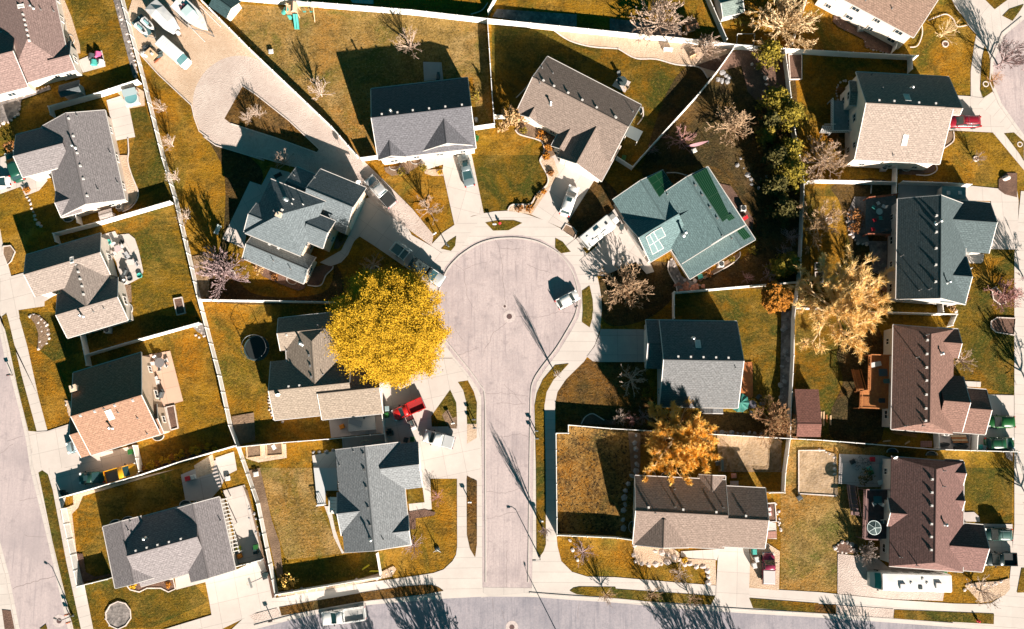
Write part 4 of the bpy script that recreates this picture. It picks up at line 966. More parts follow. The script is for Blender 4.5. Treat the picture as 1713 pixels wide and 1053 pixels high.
# ---------------------------------------------------------------- white vinyl fences
VINYL=mat('vinyl_white',(0.76,0.73,0.69),0.5,(0.70,0.67,0.63),0.8)
pm=MB(); pm.box((0,0,.93),(.13,.13,1.86)); pm.frus((0,0,1.86),(.17,.17),(.02,.02),.09)
POST=pm.mesh('post',VINYL)
NF=[0]
def fence(label,*pts,h=1.75,m=VINYL,name='vinyl_fence',cat='fence'):
    P=[W(p,0) for p in pts]
    f=thing(name,label,cat,P[0]); o=P[0]
    k=0
    for a,b in zip(P,P[1:]):
        L=(b-a).length; n=max(1,round(L/2.4)); yaw=math.atan2(b.y-a.y,b.x-a.x)
        mb=MB(); mid=(a+b)/2-o
        mb.box((mid.x,mid.y,h/2+.03),(L-.02,.05,h-.1),yaw); mb.box((mid.x,mid.y,h-.03),(L-.03,.10,.12),yaw); mb.box((mid.x,mid.y,.12),(L-.03,.09,.14),yaw)
        mb.build('panel',m,f)
        for i in range(n+(1 if b is P[-1] else 0)):
            p=a.lerp(b,i/n)-o; q=bpy.data.objects.new('post',POST); COL.objects.link(q); q.parent=f; q.location=(p.x,p.y,0); q.rotation_euler=(0,0,yaw); q.scale=(1,1,(h+.08)/1.86)
    return f
fence("long white fence running down between the west row of yards and the middle lots",(190,-60),(208,0),(243.6,133),(278,270),(297.4,334),(336,498),(370.8,630),(388.7,712),(401.5,745.6),(434.9,842),(465.6,993))
fence("white fence with a short return, between the brown-roofed house and the grey house below",*CL('11',368,775,352,722,650,640,925,550))
fence("white fence between the grey gabled house and the taupe house, bent at its end",*CL('21',398,578,383,527,660,456,1136,318))
fence("very short white gate fence between side shed and small dark bed, west row",*CL('21',540,455,525,392))
fence("white fence between the taupe house and the orange-brown house",*CL('31',590,296,850,218,1320,88))
fence("short white fence running south from the taupe house corner",*CL('31',558,152,600,362))
fence("short white fence from the orange-brown house down to the yellow truck",*CL('31',900,880,938,1045))
fence("white fence behind the yellow truck along the top of the bottom-left yard",*CL('41',430,188,640,130,940,44),*CL('31',1180,990,1365,935),*CL('32',222,882))
fence("white fence round the west and south sides of the dark lawn at bottom left",*CL('41',437,262,500,560,540,762,735,714))
fence("white gate closing the side yard of the speckled grey house",*CL('42',215,640,395,592))
fence("white fence along the southern pavement below the bluish grey house yard",*CL('42',492,814,1167,702,1142,552))
fence("white fence from the long west fence to the G-shaped side yard, beside the raised beds",*CL('32',240,890,540,860,830,838,1192,803))
fence("short white fence closing the side yard behind the red pickup",*CL('32',1172,640,1192,800,1204,878))
fence("white fence under the huge yellow tree, south of the slate-grey house",*CL('22',0,952,830,967,905,972),*CL('22',905,1010))
fence("thin-edged diagonal white fence along the gravel turning loop",(330,-10),*CL('12',0,22,320,345,620,630,850,850,1012,1035))
fence("short white fence left of the light grey house front",(607,270),(632,266.5))
fence("long white fence across the top of the picture",(391,1),(519,12),(690,25.6),(816,40),(1030,62),(1163.6,75),(1228,83),(1304.6,89),(1370,93),(1420,96),(1527,101))
fence("white fence running south from the top fence between light grey and beige houses",*CL('13',530,157,560,640,575,832,440,852))
fence("very short white fence stub beside the spiky pale tree",*CL('13',577,777,655,777))
fence("white fence stub at the top edge above the light grey and beige lots",*CL('13',534,100,592,-10))
fence("diagonal white fence between the beige house and the teal-grey house",*CL('14',800,332,690,487,555,652,190,1053),*CL('24',140,97,40,32))
fence("white fence at the top edge beside the weathered shed",*CL('14',620,-10,748,285))
fence("white fence through the big pale-orange tree at the top edge",*CL('14',1275,-10,1175,308))
fence("long white fence running down behind the pines on the right",*CL('14',1122,347,1150,560,1185,870),*CL('24',1245,190,1235,450,1218,830,1190,1000),*CL('34',1182,60,1178,300,1160,650,1155,830,1125,1053),*CL('44',1118,157,1020,158))
fence("white fence between the sand-roofed house and the charcoal house",*CL('24',1268,190),*CL('25',0,182,500,194))
fence("short white fence south of the sand-roofed house with a corner",*CL('25',506,70,500,265))
fence("white fence along the shaded patio north of the charcoal house",*CL('25',545,190,825,200,985,210))
fence("white fence with a short leg, between the teal-grey and grey houses",*CL('34',408,58),*CL('24',408,902,425,905,800,872,1215,836))
fence("white fence between the charcoal house and the russet house, with an end leg",*CL('24',1215,1002),*CL('25',320,1030,892,1047),*CL('35',862,105))
fence("short white fence leg south of the charcoal house",*CL('25',798,968,803,1030))
fence("long white fence stepping east from the court pavement below the grey-black house",*CL('33',975,800,1052,800,1052,747),*CL('34',0,770,540,800,1160,835,1365,845),*CL('35',770,905,1290,920))
fence("short white fence closing the russet house side yard at its west end",*CL('35',772,792,778,895))
fence("short white fence closing the russet house side yard beside the green cars",*CL('35',1025,815,1020,912))
fence("white fence along the court pavement and south side of the rough garden",*CL('33',972,802),*CL('43',979,432,1365,449),*CL('44',158,466))
fence("short white fence from the clay-roofed house to the dividing fence",*CL('15',497,350,520,275))
fence("short white fence at the north-east corner of the sand-roofed house yard",*CL('15',604,398,604,480))
for nm,pts in (('loop',[(210+190/8.78,0+775/8.78),(265,125)]+CL('11',1250,690,1268,770,1300,858,1365,905)+CL('12',0,892,80,950,400,1048)+CL('22',300,-5,480,40)),):
    tag(ribbon(pts,.15,.03,.08,EDGE,'gravel_edging'),None,None,None,'structure')
tag(ribbon(CL('12',258,562,345,620,560,790,757,975,740,998,470,900,180,808),.15,.03,.08,EDGE,'island_edging'),None,None,None,'structure')
# ---------------------------------------------------------------- trees (unit meshes: crown radius 1, height 1)
def bark(n,c): return mat(n,c,0.9,tuple(x*.75 for x in c),2.0)
BK=dict(pale=bark('bark_pale',(0.40,0.29,0.22)),white=bark('bark_white',(0.48,0.37,0.30)),tan=bark('bark_tan',(0.42,0.28,0.17)),pink=bark('bark_pink',(0.40,0.21,0.19)),lilac=bark('bark_lilac',(0.34,0.24,0.235)),grey=bark('bark_grey',(0.38,0.31,0.27)),gold=bark('bark_gold',(0.68,0.50,0.29)),rust=bark('bark_rust',(0.42,0.22,0.11)),dark=bark('bark_dark',(0.12,0.08,0.055)))
def leafm(n,a,b,d): 
    m,nt,bs,P=newmat(n,0.8,0.15)
    c=mixn(nt,noise(nt,P,1.1,4,0.7,0.35,0.65),a,b); c=mixn(nt,mathn(nt,'MULTIPLY',noise(nt,P,2.7,3,0.7,0.48,0.68),0.75),c,d)
    nt.links.new(c,bs.inputs['Base Color']); return m
LF=dict(yellow=leafm('leaf_yellow',(0.54,0.305,0.016),(0.47,0.27,0.014),(0.33,0.205,0.013)),gold=leafm('leaf_gold',(0.84,0.54,0.15),(0.80,0.48,0.115),(0.70,0.39,0.08)),straw=leafm('leaf_straw',(0.85,0.60,0.26),(0.80,0.53,0.20),(0.68,0.42,0.13)),orange=leafm('leaf_orange',(0.42,0.16,0.015),(0.33,0.13,0.02),(0.16,0.07,0.02)),pine=leafm('needle_olive',(0.23,0.165,0.016),(0.16,0.125,0.016),(0.06,0.055,0.012)),pinedark=leafm('needle_dark',(0.085,0.07,0.016),(0.055,0.05,0.015),(0.03,0.03,0.012)),rust=leafm('leaf_rust',(0.28,0.11,0.03),(0.20,0.09,0.03),(0.10,0.05,0.02)),olive=leafm('leaf_olive',(0.24,0.17,0.02),(0.16,0.12,0.02),(0.08,0.06,0.015)),tanleaf=leafm('leaf_tan',(0.42,0.27,0.13),(0.34,0.20,0.09),(0.2,0.12,0.06)))
def branch(mb,p,d,L,r,lev,rnd,cfg,tips):
    segs=3 if lev<2 else 2
    pts=[p]; dd=d.normalized()
    for i in range(segs):
        dd=(dd+Vector((rnd.gauss(0,cfg['wob']),rnd.gauss(0,cfg['wob']),rnd.gauss(cfg['up'],cfg['wob']*.7)))).normalized()
        pts.append(pts[-1]+dd*L/segs)
    rr=r
    for i,(a,b) in enumerate(zip(pts,pts[1:])):
        r2=max(r*(1-(i+1)/segs*.55),cfg['rmin']); mb.cyl(a,b,rr,r2,n=5 if lev==0 else (4 if lev==1 else 3),cap=False); rr=r2
    if lev>=cfg['lev']: tips.append((pts[-1],dd)); return
    n=cfg['kids'][min(lev,len(cfg['kids'])-1)]
    for k in range(n):
        t=(k+.8+rnd.uniform(-.3,.3))/n; t=.22+.78*min(1,t); f=t*segs; i=min(segs-1,int(f)); q=pts[i].lerp(pts[i+1],f-i)
        ax=(pts[i+1]-pts[i]).normalized(); o=ax.orthogonal().normalized(); o.rotate(Matrix.Rotation(rnd.uniform(0,6.28),3,ax))
        a=R(rnd.uniform(*cfg['spread'])); nd_=ax*math.cos(a)+o*math.sin(a)
        branch(mb,q,nd_,L*rnd.uniform(*cfg['ratio'])*(1.1-.4*t),max(rr*.75,cfg['rmin']),lev+1,rnd,cfg,tips)
def bare_mesh(seed,kind='spread'):
    rnd=random.Random(seed)
    cfgs=dict(
     spread=dict(n=15,th=.26,el=(18,64),L=.95,r=.028,rmin=.0078,lev=3,kids=(5,4,4),spread=(18,48),ratio=(.42,.62),wob=.10,up=.10,tr=.055),
     dense=dict(n=26,th=.22,el=(5,76),L=.95,r=.028,rmin=.0075,lev=3,kids=(6,4,4),spread=(18,52),ratio=(.38,.54),wob=.06,up=.10,tr=.055),
     small=dict(n=16,th=.26,el=(18,64),L=.95,r=.030,rmin=.0062,lev=3,kids=(4,3,3),spread=(18,45),ratio=(.42,.6),wob=.10,up=.08,tr=.06),
     shrub=dict(n=20,th=.04,el=(15,74),L=.95,r=.026,rmin=.0068,lev=3,kids=(3,3,3),spread=(15,40),ratio=(.4,.6),wob=.10,up=.06,tr=.04),
     column=dict(n=18,th=.12,el=(55,75),L=.8,r=.025,rmin=.008,lev=2,kids=(3,3),spread=(15,35),ratio=(.4,.6),wob=.08,up=.15,tr=.07))
    cf=cfgs[kind]; tr=MB(); cr=MB(); tips=[]
    H=1.0; p=Vector((0,0,0)); top=.62 if kind!='column' else .95
    k=5; prev=p; 
    for i in range(k):
        q=Vector((rnd.gauss(0,.02),rnd.gauss(0,.02),top*(i+1)/k)); tr.cyl(prev,q,cf['tr']*(1-.16*i),cf['tr']*(1-.16*(i+1)),n=7,cap=False); prev=q
    for i in range(cf['n']):
        t=i/cf['n']; z=cf['th']+(top-cf['th'])*t; a=i*2.399+rnd.uniform(-.4,.4); e=R(cf['el'][0]+(cf['el'][1]-cf['el'][0])*t+rnd.uniform(-8,8))
        d=Vector((math.cos(a)*math.cos(e),math.sin(a)*math.cos(e),math.sin(e)))
        branch(cr,Vector((0,0,z)),d,cf['L']*(1-.30*t)*rnd.uniform(.9,1.08),cf['r'],0,rnd,cf,tips)
    # normalise: crown radius 1, height 1
    rad=sorted(math.hypot(v[0],v[1]) for v in cr.v)[int(len(cr.v)*.97)]; top=max(v[2] for v in cr.v)
    for m in (tr,cr): m.v=[(v[0]/rad,v[1]/rad,v[2]/top) for v in m.v]
    tips=[(Vector((p.x/rad,p.y/rad,p.z/top)),d) for p,d in tips]
    return tr.mesh('trunk',BK['pale']),cr.mesh('crown',BK['pale']),tips
def leaf_quads(mb,p,n,spread,size,rnd,flat=.5):
    for _ in range(n):
        c=Vector(p)+Vector((rnd.gauss(0,spread),rnd.gauss(0,spread),rnd.gauss(0,spread*.7)))
        nrm=Vector((rnd.gauss(0,1),rnd.gauss(0,1),abs(rnd.gauss(0,1))+flat)).normalized(); u=nrm.orthogonal().normalized(); u.rotate(Matrix.Rotation(rnd.uniform(0,6.28),3,nrm)); w=nrm.cross(u); s=size*rnd.uniform(.6,1.3)
        mb.add([c-u*s-w*s*.55,c+u*s-w*s*.55,c+u*s*.9+w*s*.6,c-u*s*.8+w*s*.6],[(0,1,2,3)])
BARE={}
for kd,seeds in (('spread',(1,2,3)),('dense',(11,12,13)),('small',(21,22,23)),('shrub',(31,32,33)),('column',(41,))):
    BARE[kd]=[bare_mesh(s,kd) for s in seeds]
def bud_mesh(tips,seed,n,spread,size):
    rnd=random.Random(seed); m=MB()
    if size<0:      # fine feathery shoots along each twig
        for p,d in tips:
            for _ in range(n):
                e=(d+Vector((rnd.gauss(0,spread),rnd.gauss(0,spread),rnd.gauss(.1,spread)))).normalized(); L=rnd.uniform(.05,.12); o=e.orthogonal().normalized(); o.rotate(Matrix.Rotation(rnd.uniform(0,6.28),3,e)); b=p-d*rnd.uniform(0,.10); q=b+e*L; k=-size
                m.add([b-o*k,b+o*k,q+o*k*.3,q-o*k*.3],[(0,1,2,3)])
        return m.mesh('foliage',LF['gold'])
    for p,d in tips: leaf_quads(m,p,n,spread,size,rnd)
    return m.mesh('foliage',LF['gold'])
def setm(o,m):
    for s in o.material_slots: s.link='OBJECT'; s.material=m
TN=[0]
def tree(px,py,rpx,h,kind,col,label,name='bare_tree',cat='tree',group=None,leaf=None,buds=(2,.03,.022),lean=(0,0),zc=.6):
    TN[0]+=1; i=TN[0]; rnd=random.Random(900+i)
    base=W((px,py),h*zc); base.z=0; r=rpx/10.8*(1-h*zc/HC)
    v=BARE[kind][i%len(BARE[kind])]
    t=thing(name,label,cat,base,rnd.uniform(0,6.28),group); t.scale=(r,r,h)
    for nm,me in (('trunk',v[0]),('crown',v[1])):
        o=bpy.data.objects.new(nm,me); COL.objects.link(o); o.parent=t; setm(o,BK[col])
    if leaf:
        k=('bud',kind,i%len(BARE[kind]),buds)
        if k not in SHARED: SHARED[k]=bud_mesh(v[2],i,*buds)
        o=bpy.data.objects.new('foliage',SHARED[k]); COL.objects.link(o); o.parent=t; setm(o,LF[leaf])
    if lean!=(0,0): t.rotation_euler=(lean[0],lean[1],t.rotation_euler.z)
    return t
LSP=.055
def leafy_tree(px,py,rpx,h,label,leaf,nclump,nleaf,size,seed,name='leafy_tree',flat=2.6,zc=.55,gap=.0):
    base=W((px,py),h*zc); base.z=0; r=rpx/10.8*(1-h*zc/HC); rnd=random.Random(seed)
    t=thing(name,label,'tree',base); tr=MB(); cr=MB()
    tr.cyl((0,0,0),(0,0,h*.35),.32*h/10,.22*h/10,n=9); 
    hh=h*.5; cz=h*.55
    lobes=[]
    if nclump>1000:
        for k in range(64):
            cv=1-1.25*(k+.5)/64; sn=math.sqrt(max(0,1-cv*cv)); an=k*2.39996+rnd.uniform(-.25,.25); q=rnd.uniform(.76,.90)
            lobes.append(Vector((math.cos(an)*sn*r*q,math.sin(an)*sn*r*q,cz+cv*hh*.85*q)))
    for k in range(nclump):
        # clump centres over an uneven crown volume
        a=rnd.uniform(0,6.28); cosv=rnd.uniform(-.35,1); s=math.sqrt(max(0,1-cosv*cosv)); lump=1+.10*math.sin(3*a+seed)+.07*math.sin(7*a+2)
        if lobes:
            L_=lobes[k%len(lobes)]; c=L_+Vector((rnd.gauss(0,1),rnd.gauss(0,1),rnd.gauss(0,.8)))*r*.095
        else:
            q=rnd.uniform(.60,.93)*lump; c=Vector((math.cos(a)*s*r*q,math.sin(a)*s*r*q,cz+cosv*hh*.85*q))
        if rnd.random()<gap: continue
        if k%6==0: tr.cyl((0,0,h*.3),c*.85,.09,.03,n=5,cap=False)
        leaf_quads(cr,c,nleaf,r*LSP*rnd.uniform(.6,1.2),size,rnd,flat)
    tr.build('trunk',BK['dark'],t); cr.build('crown',LF[leaf],t); return t
def pine(px,py,rpx,h,label,leaf='pine',seed=0,name='pine_tree',zc=.5):
    base=W((px,py),h*zc); base.z=0; r=rpx/10.8*(1-h*zc/HC); rnd=random.Random(seed)
    t=thing(name,label,'tree',base); tr=MB(); cr=MB(); tr.cyl((0,0,0),(0,0,h*.96),.18,.03,n=7)
    nl=9
    for l in range(nl):
        f=l/(nl-1); z=h*(.14+.80*f); R_=r*(1-f)**.75*1.02+.25
        n=int(8-3*f); o=rnd.uniform(0,6)
        for k in range(n):
            a=o+6.28*k/n+rnd.uniform(-.3,.3); L=R_*rnd.uniform(.7,1.12); d=Vector((math.cos(a),math.sin(a),.12+.5*f))
            e=Vector((0,0,z))+d*L; tr.cyl((0,0,z),e,.04,.015,n=4,cap=False)
            for q in range(4):
                leaf_quads(cr,Vector((0,0,z)).lerp(e,.35+.22*q),int(6+4*(q==3)),.17*r/2+.08,.17,rnd,.8)
    tr.build('trunk',BK['dark'],t); cr.build('crown',LF[leaf],t); return t
def bush(px,py,rpx,h,label,leaf,seed=0,group=None,name='shrub'):
    base=W((px,py),h*.5); base.z=0; r=rpx/10.8; rnd=random.Random(seed)
    t=thing(name,label,'shrub',base,0,group); cr=MB(); st=MB()
    for k in range(7): 
        a=k*.9; st.cyl((0,0,0),(math.cos(a)*r*.5,math.sin(a)*r*.5,h*.7),.02,.01,n=4,cap=False)
    for k in range(26):
        a=rnd.uniform(0,6.28); cv=rnd.uniform(0,1); s=math.sqrt(1-cv*cv); q=rnd.uniform(.5,.95)
        leaf_quads(cr,(math.cos(a)*s*r*q,math.sin(a)*s*r*q,h*(.25+.6*cv*q)),8,r*.13,.075+.03*r,rnd,.3)
    st.build('stem',BK['dark'],t); cr.build('foliage',LF[leaf],t); return t
# --- the trees
leafy_tree(650,546,92,10.5,"huge round yellow tree left of the court, covering a roof and drive",'yellow',2500,66,.08,5,zc=.55)
leafy_tree(1299,498,27,5.0,"round orange tree beside the long right-hand fence",'orange',260,48,.10,8)
tree(685,70,29,5,'small','pale',"small pale bare tree on the lawn above the black-roofed slope",'bare_tree')
tree(531,148,23,5.5,'small','white',"pale bare tree alone on the lawn right of the gravel loop")
tree(429,188,15,3.5,'small','white',"right-hand white sapling in the triangular island",zc=.5)
tree(414,196,13,3.0,'small','white',"left-hand white sapling in the triangular island",zc=.5)
tree(470,266,20,4.0,'shrub','pale',"pale leaning bare shrub above the slate-grey house roof",cat='shrub',name='bare_shrub')
tree(367,452,46,7,'dense','lilac',"wide pinkish bare tree left of the slate-grey house, stone ring at its foot")
tree(622,440,21,3.8,'small','pale',"small bare tree in a white ring above the huge yellow tree")
tree(716,346,27,5,'small','pale',"small bare tree on the lawn left of the driveway with the grey car")
tree(855,197,25,5,'shrub','gold',"spiky pale golden tree at the left corner of the beige house",leaf='tanleaf',buds=(2,.04,.05))
tree(1108,24,54,9,'dense','pale',"tall pale bare tree cut by the top edge above the gravel bed")
tree(1184,78,30,4.5,'dense','pale',"dense pale bare tree leaning over the top fence")
tree(1318,30,62,9,'dense','gold',"big pale-orange bare tree cut by the top edge, beside the pines",leaf='tanleaf',buds=(3,.02,.009))
tree(1226,205,38,6.5,'dense','tan',"tan bare tree in the yard between the diagonal fence and the pines")
tree(1141,232,30,2.6,'shrub','pink',"pink-red bare shrub tree beside the diagonal fence",cat='shrub',name='bare_shrub')
tree(1092,250,14,1.8,'shrub','pink',"smaller pink bare shrub close to the diagonal fence",cat='shrub',name='bare_shrub')
tree(1382,264,44,5.5,'dense','pale',"pale bare tree by the south-west corner of the sand-roofed house",leaf='tanleaf',buds=(3,.02,.009))
tree(1588,48,24,5,'small','gold',"sparse golden bare tree in a white ring on the clay-roofed house lawn")
tree(1692,92,34,6.5,'spread','lilac',"pale pink bare tree hanging over the east court road")
tree(1666,130,15,3,'small','rust',"brown bare sapling at the kerb of the east court")
tree(1640,262,13,3,'small','pale',"tiny bare sapling in a white ring below the red car")
tree(1325,395,20,2.6,'shrub','lilac',"lilac bare shrub against the right-hand fence, upper one",cat='shrub',name='bare_shrub')
tree(1313,420,15,2.0,'shrub','lilac',"smaller lilac bare shrub below the upper one at the right-hand fence",cat='shrub',name='bare_shrub')
tree(1288,458,19,2.2,'shrub','lilac',"low lilac bare shrub above the orange tree",cat='shrub',name='bare_shrub')
tree(1252,464,13,2,'shrub','pink',"small pinkish bare shrub above the white fence, left of the lilac one",cat='shrub',name='bare_shrub')
tree(1047,476,46,6.5,'dense','tan',"wide tan bare tree below the white camper, right of the court")
tree(1412,508,88,10,'dense','gold',"largest golden bare tree, between the charcoal and russet houses",leaf='straw',buds=(11,.45,-.003))
tree(1375,372,44,5.5,'spread','tan',"faint golden bare tree left of the charcoal house deck",leaf='tanleaf',buds=(3,.02,.009))
tree(1057,630,28,4.5,'small','white',"white leaning bare tree left of the grey-black house",lean=(0,-.25))
tree(1140,734,66,10,'dense','gold',"round golden bare tree over the white fence, south of the grey-black house",leaf='gold',buds=(22,.5,-.0046))
tree(1298,704,40,4.2,'dense','rust',"orange-brown bare tree beside the green parasol",leaf='tanleaf',buds=(3,.02,.009))
tree(1038,698,15,2,'shrub','white',"white bare shrub, leftmost of the row left of the golden tree",cat='shrub',name='bare_shrub')
tree(1058,702,16,2,'shrub','pink',"pinkish bare shrub, second of the row left of the golden tree",cat='shrub',name='bare_shrub')
tree(1078,697,17,2.2,'shrub','lilac',"lilac bare shrub touching the golden tree crown",cat='shrub',name='bare_shrub')
tree(1614,602,24,4,'small','pale',"pale bare tree at the front corner of the russet house")
GK='street trees in the south parkway'
tree(1016,998,17,3.6,'small','tan',"bare street tree in the south parkway, nearest the court mouth",group=GK)
tree(1093,997,16,3.6,'small','tan',"bare street tree in the south parkway, second from the court mouth",group=GK)
tree(1160,1003,15,3.2,'small','tan',"bare street tree in the south parkway, beside the driveway apron",group=GK)
tree(1138,962,20,2.4,'shrub','white',"white spiky bare shrub below the rock wall",cat='shrub',name='bare_shrub')
tree(976,925,23,2.8,'shrub','lilac',"lilac bare shrub with boulders on the lawn right of the court mouth",cat='shrub',name='bare_shrub')
tree(691,914,21,3,'shrub','lilac',"lilac bare shrub at the south-east corner of the bluish grey house",cat='shrub',name='bare_shrub')
tree(731,832,15,2.2,'shrub','pink',"pink bare shrub beside the concrete path of the bluish grey house",cat='shrub',name='bare_shrub')
tree(909,887,12,8,'column','lilac',"tall slim lilac tree in the right parkway of the court mouth",zc=.35)
tree(931,628,8,6.5,'column','grey',"slim bare tree added to cast the road shadow where the court narrows, right side",zc=.1)  # unseen tree, added only for its shadow on the road
tree(1453,928,22,3.4,'dense','grey',"grey bare tree between the stump bed and the white motorhome")
tree(1650,992,29,4,'small','white',"pale white bare tree in the bed at the lower right corner")
tree(1688,492,30,4.5,'dense','pink',"purple-brown bare tree by the right edge pavement")
tree(1478,482,14,2.6,'shrub','pink',"pinkish bare shrub at the west wall of the charcoal house",cat='shrub',name='bare_shrub')
for n,(x,y) in enumerate([CL('11',1035,695)[0],CL('11',1100,930)[0],CL('21',1125,140)[0],CL('21',1200,395)[0]]):
    tree(x,y,15,3.4,'small','white',["white sapling leaning on the long west fence, topmost of four","white sapling leaning on the long west fence, second from top","white sapling leaning on the long west fence, third from top","white sapling leaning on the long west fence, lowest of four"][n],group='saplings on the long west fence')
for n,(x,y,r) in enumerate([(1305,75,12),(1288,88,22),(1430,70,15)][1:2]):
    pine(x,y,r,5.5,"yellow-green pine at the top fence, highest of the pine row",'pine',50)
for n,(x,y,r,h,lf,lb) in enumerate([(1300,166,22,6,'pine',"yellow-green pine in the row, second from the top fence"),(1322,192,24,6.5,'pine',"bushy olive pine leaning over the fence, third from the top"),(1287,205,18,5,'pinedark',"dark pine left of the bushy olive pine"),(1283,225,14,4,'olive',"low olive pine with a rusty top, left side of the pine row"),(1322,252,22,6,'pine',"olive pine in the row beside the pale bare tree"),(1300,262,20,5.5,'pinedark',"dark pine in the middle of the row"),(1326,288,26,6,'pine',"yellow pine at the corner of the sand-roofed house fence"),(1300,310,20,5,'pinedark',"dark low pine below the yellow one at the fence corner"),(1312,350,22,4.5,'pinedark',"dark olive shrub-like pine above the lilac shrubs"),(1322,440,17,4,'olive',"small olive pine below the lilac shrubs"),(1303,448,14,3.5,'pine',"small yellow-green pine above the orange tree")]):
    pine(x,y,r,h,lb,lf,60+n)
tree(1279,203,12,2,'shrub','rust',"rust-brown bush in the pine row",leaf='rust',buds=(4,.12,.1),cat='shrub',name='bare_shrub')
# --- shrubs
GB='round clipped shrubs along the curved gravel bed'
for n,(x,y,r,lf,lb) in enumerate([(*C('23',740,348),7,'rust',"dark maroon round shrub at the lower end of the curved gravel bed"),(*C('23',805,345),7,'orange',"orange round shrub beside the dark maroon one in the gravel bed"),(*C('23',893,236),5,'orange',"small orange shrub where the gravel bed bends"),(*C('23',862,262),6,'tanleaf',"pale tan shrub where the gravel bed bends"),(*C('23',945,115),6,'rust',"rust shrub in the narrow part of the gravel bed"),(*C('23',912,10),6,'orange',"orange shrub at the upper end of the gravel bed"),(*C('13',925,962),7,'orange',"orange shrub below the left gable of the beige house"),(*C('13',915,1015),6,'orange',"orange shrub next to the beige house path"),(*C('13',760,850),7,'olive',"olive shrub in the bed under the beige house"),(*C('13',880,880),9,'orange',"large orange-brown shrub in the bed under the beige house"),(*C('13',910,900),7,'tanleaf',"tan shrub touching the large orange-brown one")]):
    bush(x,y,r,1.0,lb,lf,100+n,GB)
for n,(x,y,r,h,lf,lb) in enumerate([(*C('13',445,630),10,1.8,'olive',"olive bush at the north-east corner of the light grey house"),(600+825/11.42,250+425/11.42,8,1.3,'olive',"olive bush by the left window well of the light grey house"),(600+1225/11.42,250+340/11.42,7,1.2,'olive',"olive bush by the right window well of the light grey house"),(600+1555/11.42,250+435/11.42,4,.7,'yellow',"small yellow bush by the light grey house drive"),(*C('41',870,770),6,.8,'yellow',"yellow bush left end of the bed before the speckled house"),(*C('41',1095,765),5,.8,'orange',"orange bush right end of the bed before the speckled house"),(*C('21',170,225),6,.9,'orange',"orange bush at the end of the stone line by the parked cars"),(*C('42',545,745),17,1.8,'gold',"tan-gold thicket in the corner of the bluish grey house yard"),(*C('32',75,905),5,.9,'yellow',"yellow bush beside the raised concrete slab at bottom left"),(*C('44',490,600),5,.7,'yellow',"yellow bush in the gravel before the warm tan house"),(*C('15',140,905),16,1.8,'rust',"rusty shrub below the sand-roofed house deck"),(*C('15',175,590),9,1.0,'rust',"rust shrub in the bed by the sand-roofed house wall"),(*C('25',270,400),16,1.3,'rust',"brown thicket filling the bed beside the charcoal house deck"),(*C('25',265,470),12,1.1,'rust',"lower brown thicket beside the charcoal house deck"),(*C('24',650,770),7,1.0,'rust',"red-brown shrub at the south side of the teal-grey house"),(*C('24',800,680),6,.8,'olive',"olive shrub at the east end of the teal-grey house bed"),(*C('24',940,620),9,1.2,'olive',"olive shrub in the yard east of the teal-grey house"),(*C('14',1000,810),8,1.3,'orange',"orange bush among the pines"),(*C('11',60,955),12,2.4,'rust',"dark brown bush left of the grey gabled house"),(*C('34',245,540),10,1.2,'olive',"olive bush at the west wall of the grey-black house"),(*C('45',330,60),15,2.2,'pinedark',"dark shrub on the patio of the maroon-brown house"),(*C('22',360,745),10,1.6,'tanleaf',"pale straw clump below the slate-grey house"),(*C('22',465,790),7,.9,'rust',"rust clump under the slate-grey house"),(*C('22',900,535),7,1.2,'pinedark',"dark round bush at the slate-grey house steps"),(*C('14',870,150),13,2.4,'olive',"olive tree-like bush below the weathered shed"),(*C('14',930,60),14,3.0,'pinedark',"dark evergreen bush right of the weathered shed"),(*C('25',905,1000),6,.7,'tanleaf',"straw clump south of the charcoal house"),(*C('25',990,930),7,.9,'rust',"rust clump at the south-east corner of the charcoal house")]):
    bush(x,y,r,h,lb,lf,140+n)
for n in range(14):
    t=n/13; x=930+420*t; y=1030-150*t+6*math.sin(n*3)
    p=C('31',x,y); bush(p[0],p[1],5.5+(n%3),1.0,"yellow-olive shrub in the hedge row north of the bottom-left patio",'yellow' if n%3 else 'orange',180+n,'hedge row above the bottom-left yard')
# trees just south of the frame whose shadows fall on the main road
for n,(x,y,r,h) in enumerate([(742,1158,50,8),(780,1166,40,8),(1195,1164,36,8),(1262,1168,38,8),(1500,1178,50,7),(560,1178,30,7),(650,1172,30,7)]):
    tree(x,y,r,h,'spread','tan',"bare tree standing beyond the lower edge",group='trees south of the frame')
for n,(x,y,r,h) in enumerate([(1742,468,28,6),(1745,640,30,6),(1740,835,26,5)]):
    tree(x,y,r,h,'spread','lilac',"bare tree standing beyond the right edge",group='trees east of the frame')
# ---------------------------------------------------------------- vehicles (local x forward, z up)
def paint(n,c,rough=.3,metal=.0): return mat('paint_'+n,c,rough,spec=.5,coat=.5,metal=metal)
CGL=mat('car_glass',(0.018,0.042,0.046),0.12,spec=0.7); TYRE=mat('tyre_rubber',(0.02,0.02,0.02),0.8); RIM=mat('alloy_rim',(0.45,0.45,0.46),0.35,metal=.8)
HLM=mat('lamp_clear',(0.75,0.75,0.72),0.15,spec=.6); TLM=mat('lamp_red',(0.45,0.02,0.015),0.25); BLK=mat('plastic_black',(0.025,0.027,0.027),0.6); TARP=mat('tarp_dark',(0.05,0.07,0.07),0.7,(0.03,0.045,0.045),1.5)
WHT=paint('white',(0.62,0.61,0.59)); RVW=mat('fibreglass_white',(0.60,0.58,0.555),0.5,(0.52,0.50,0.48),0.9); CHR=mat('chrome',(0.7,0.7,0.7),0.2,metal=.9)
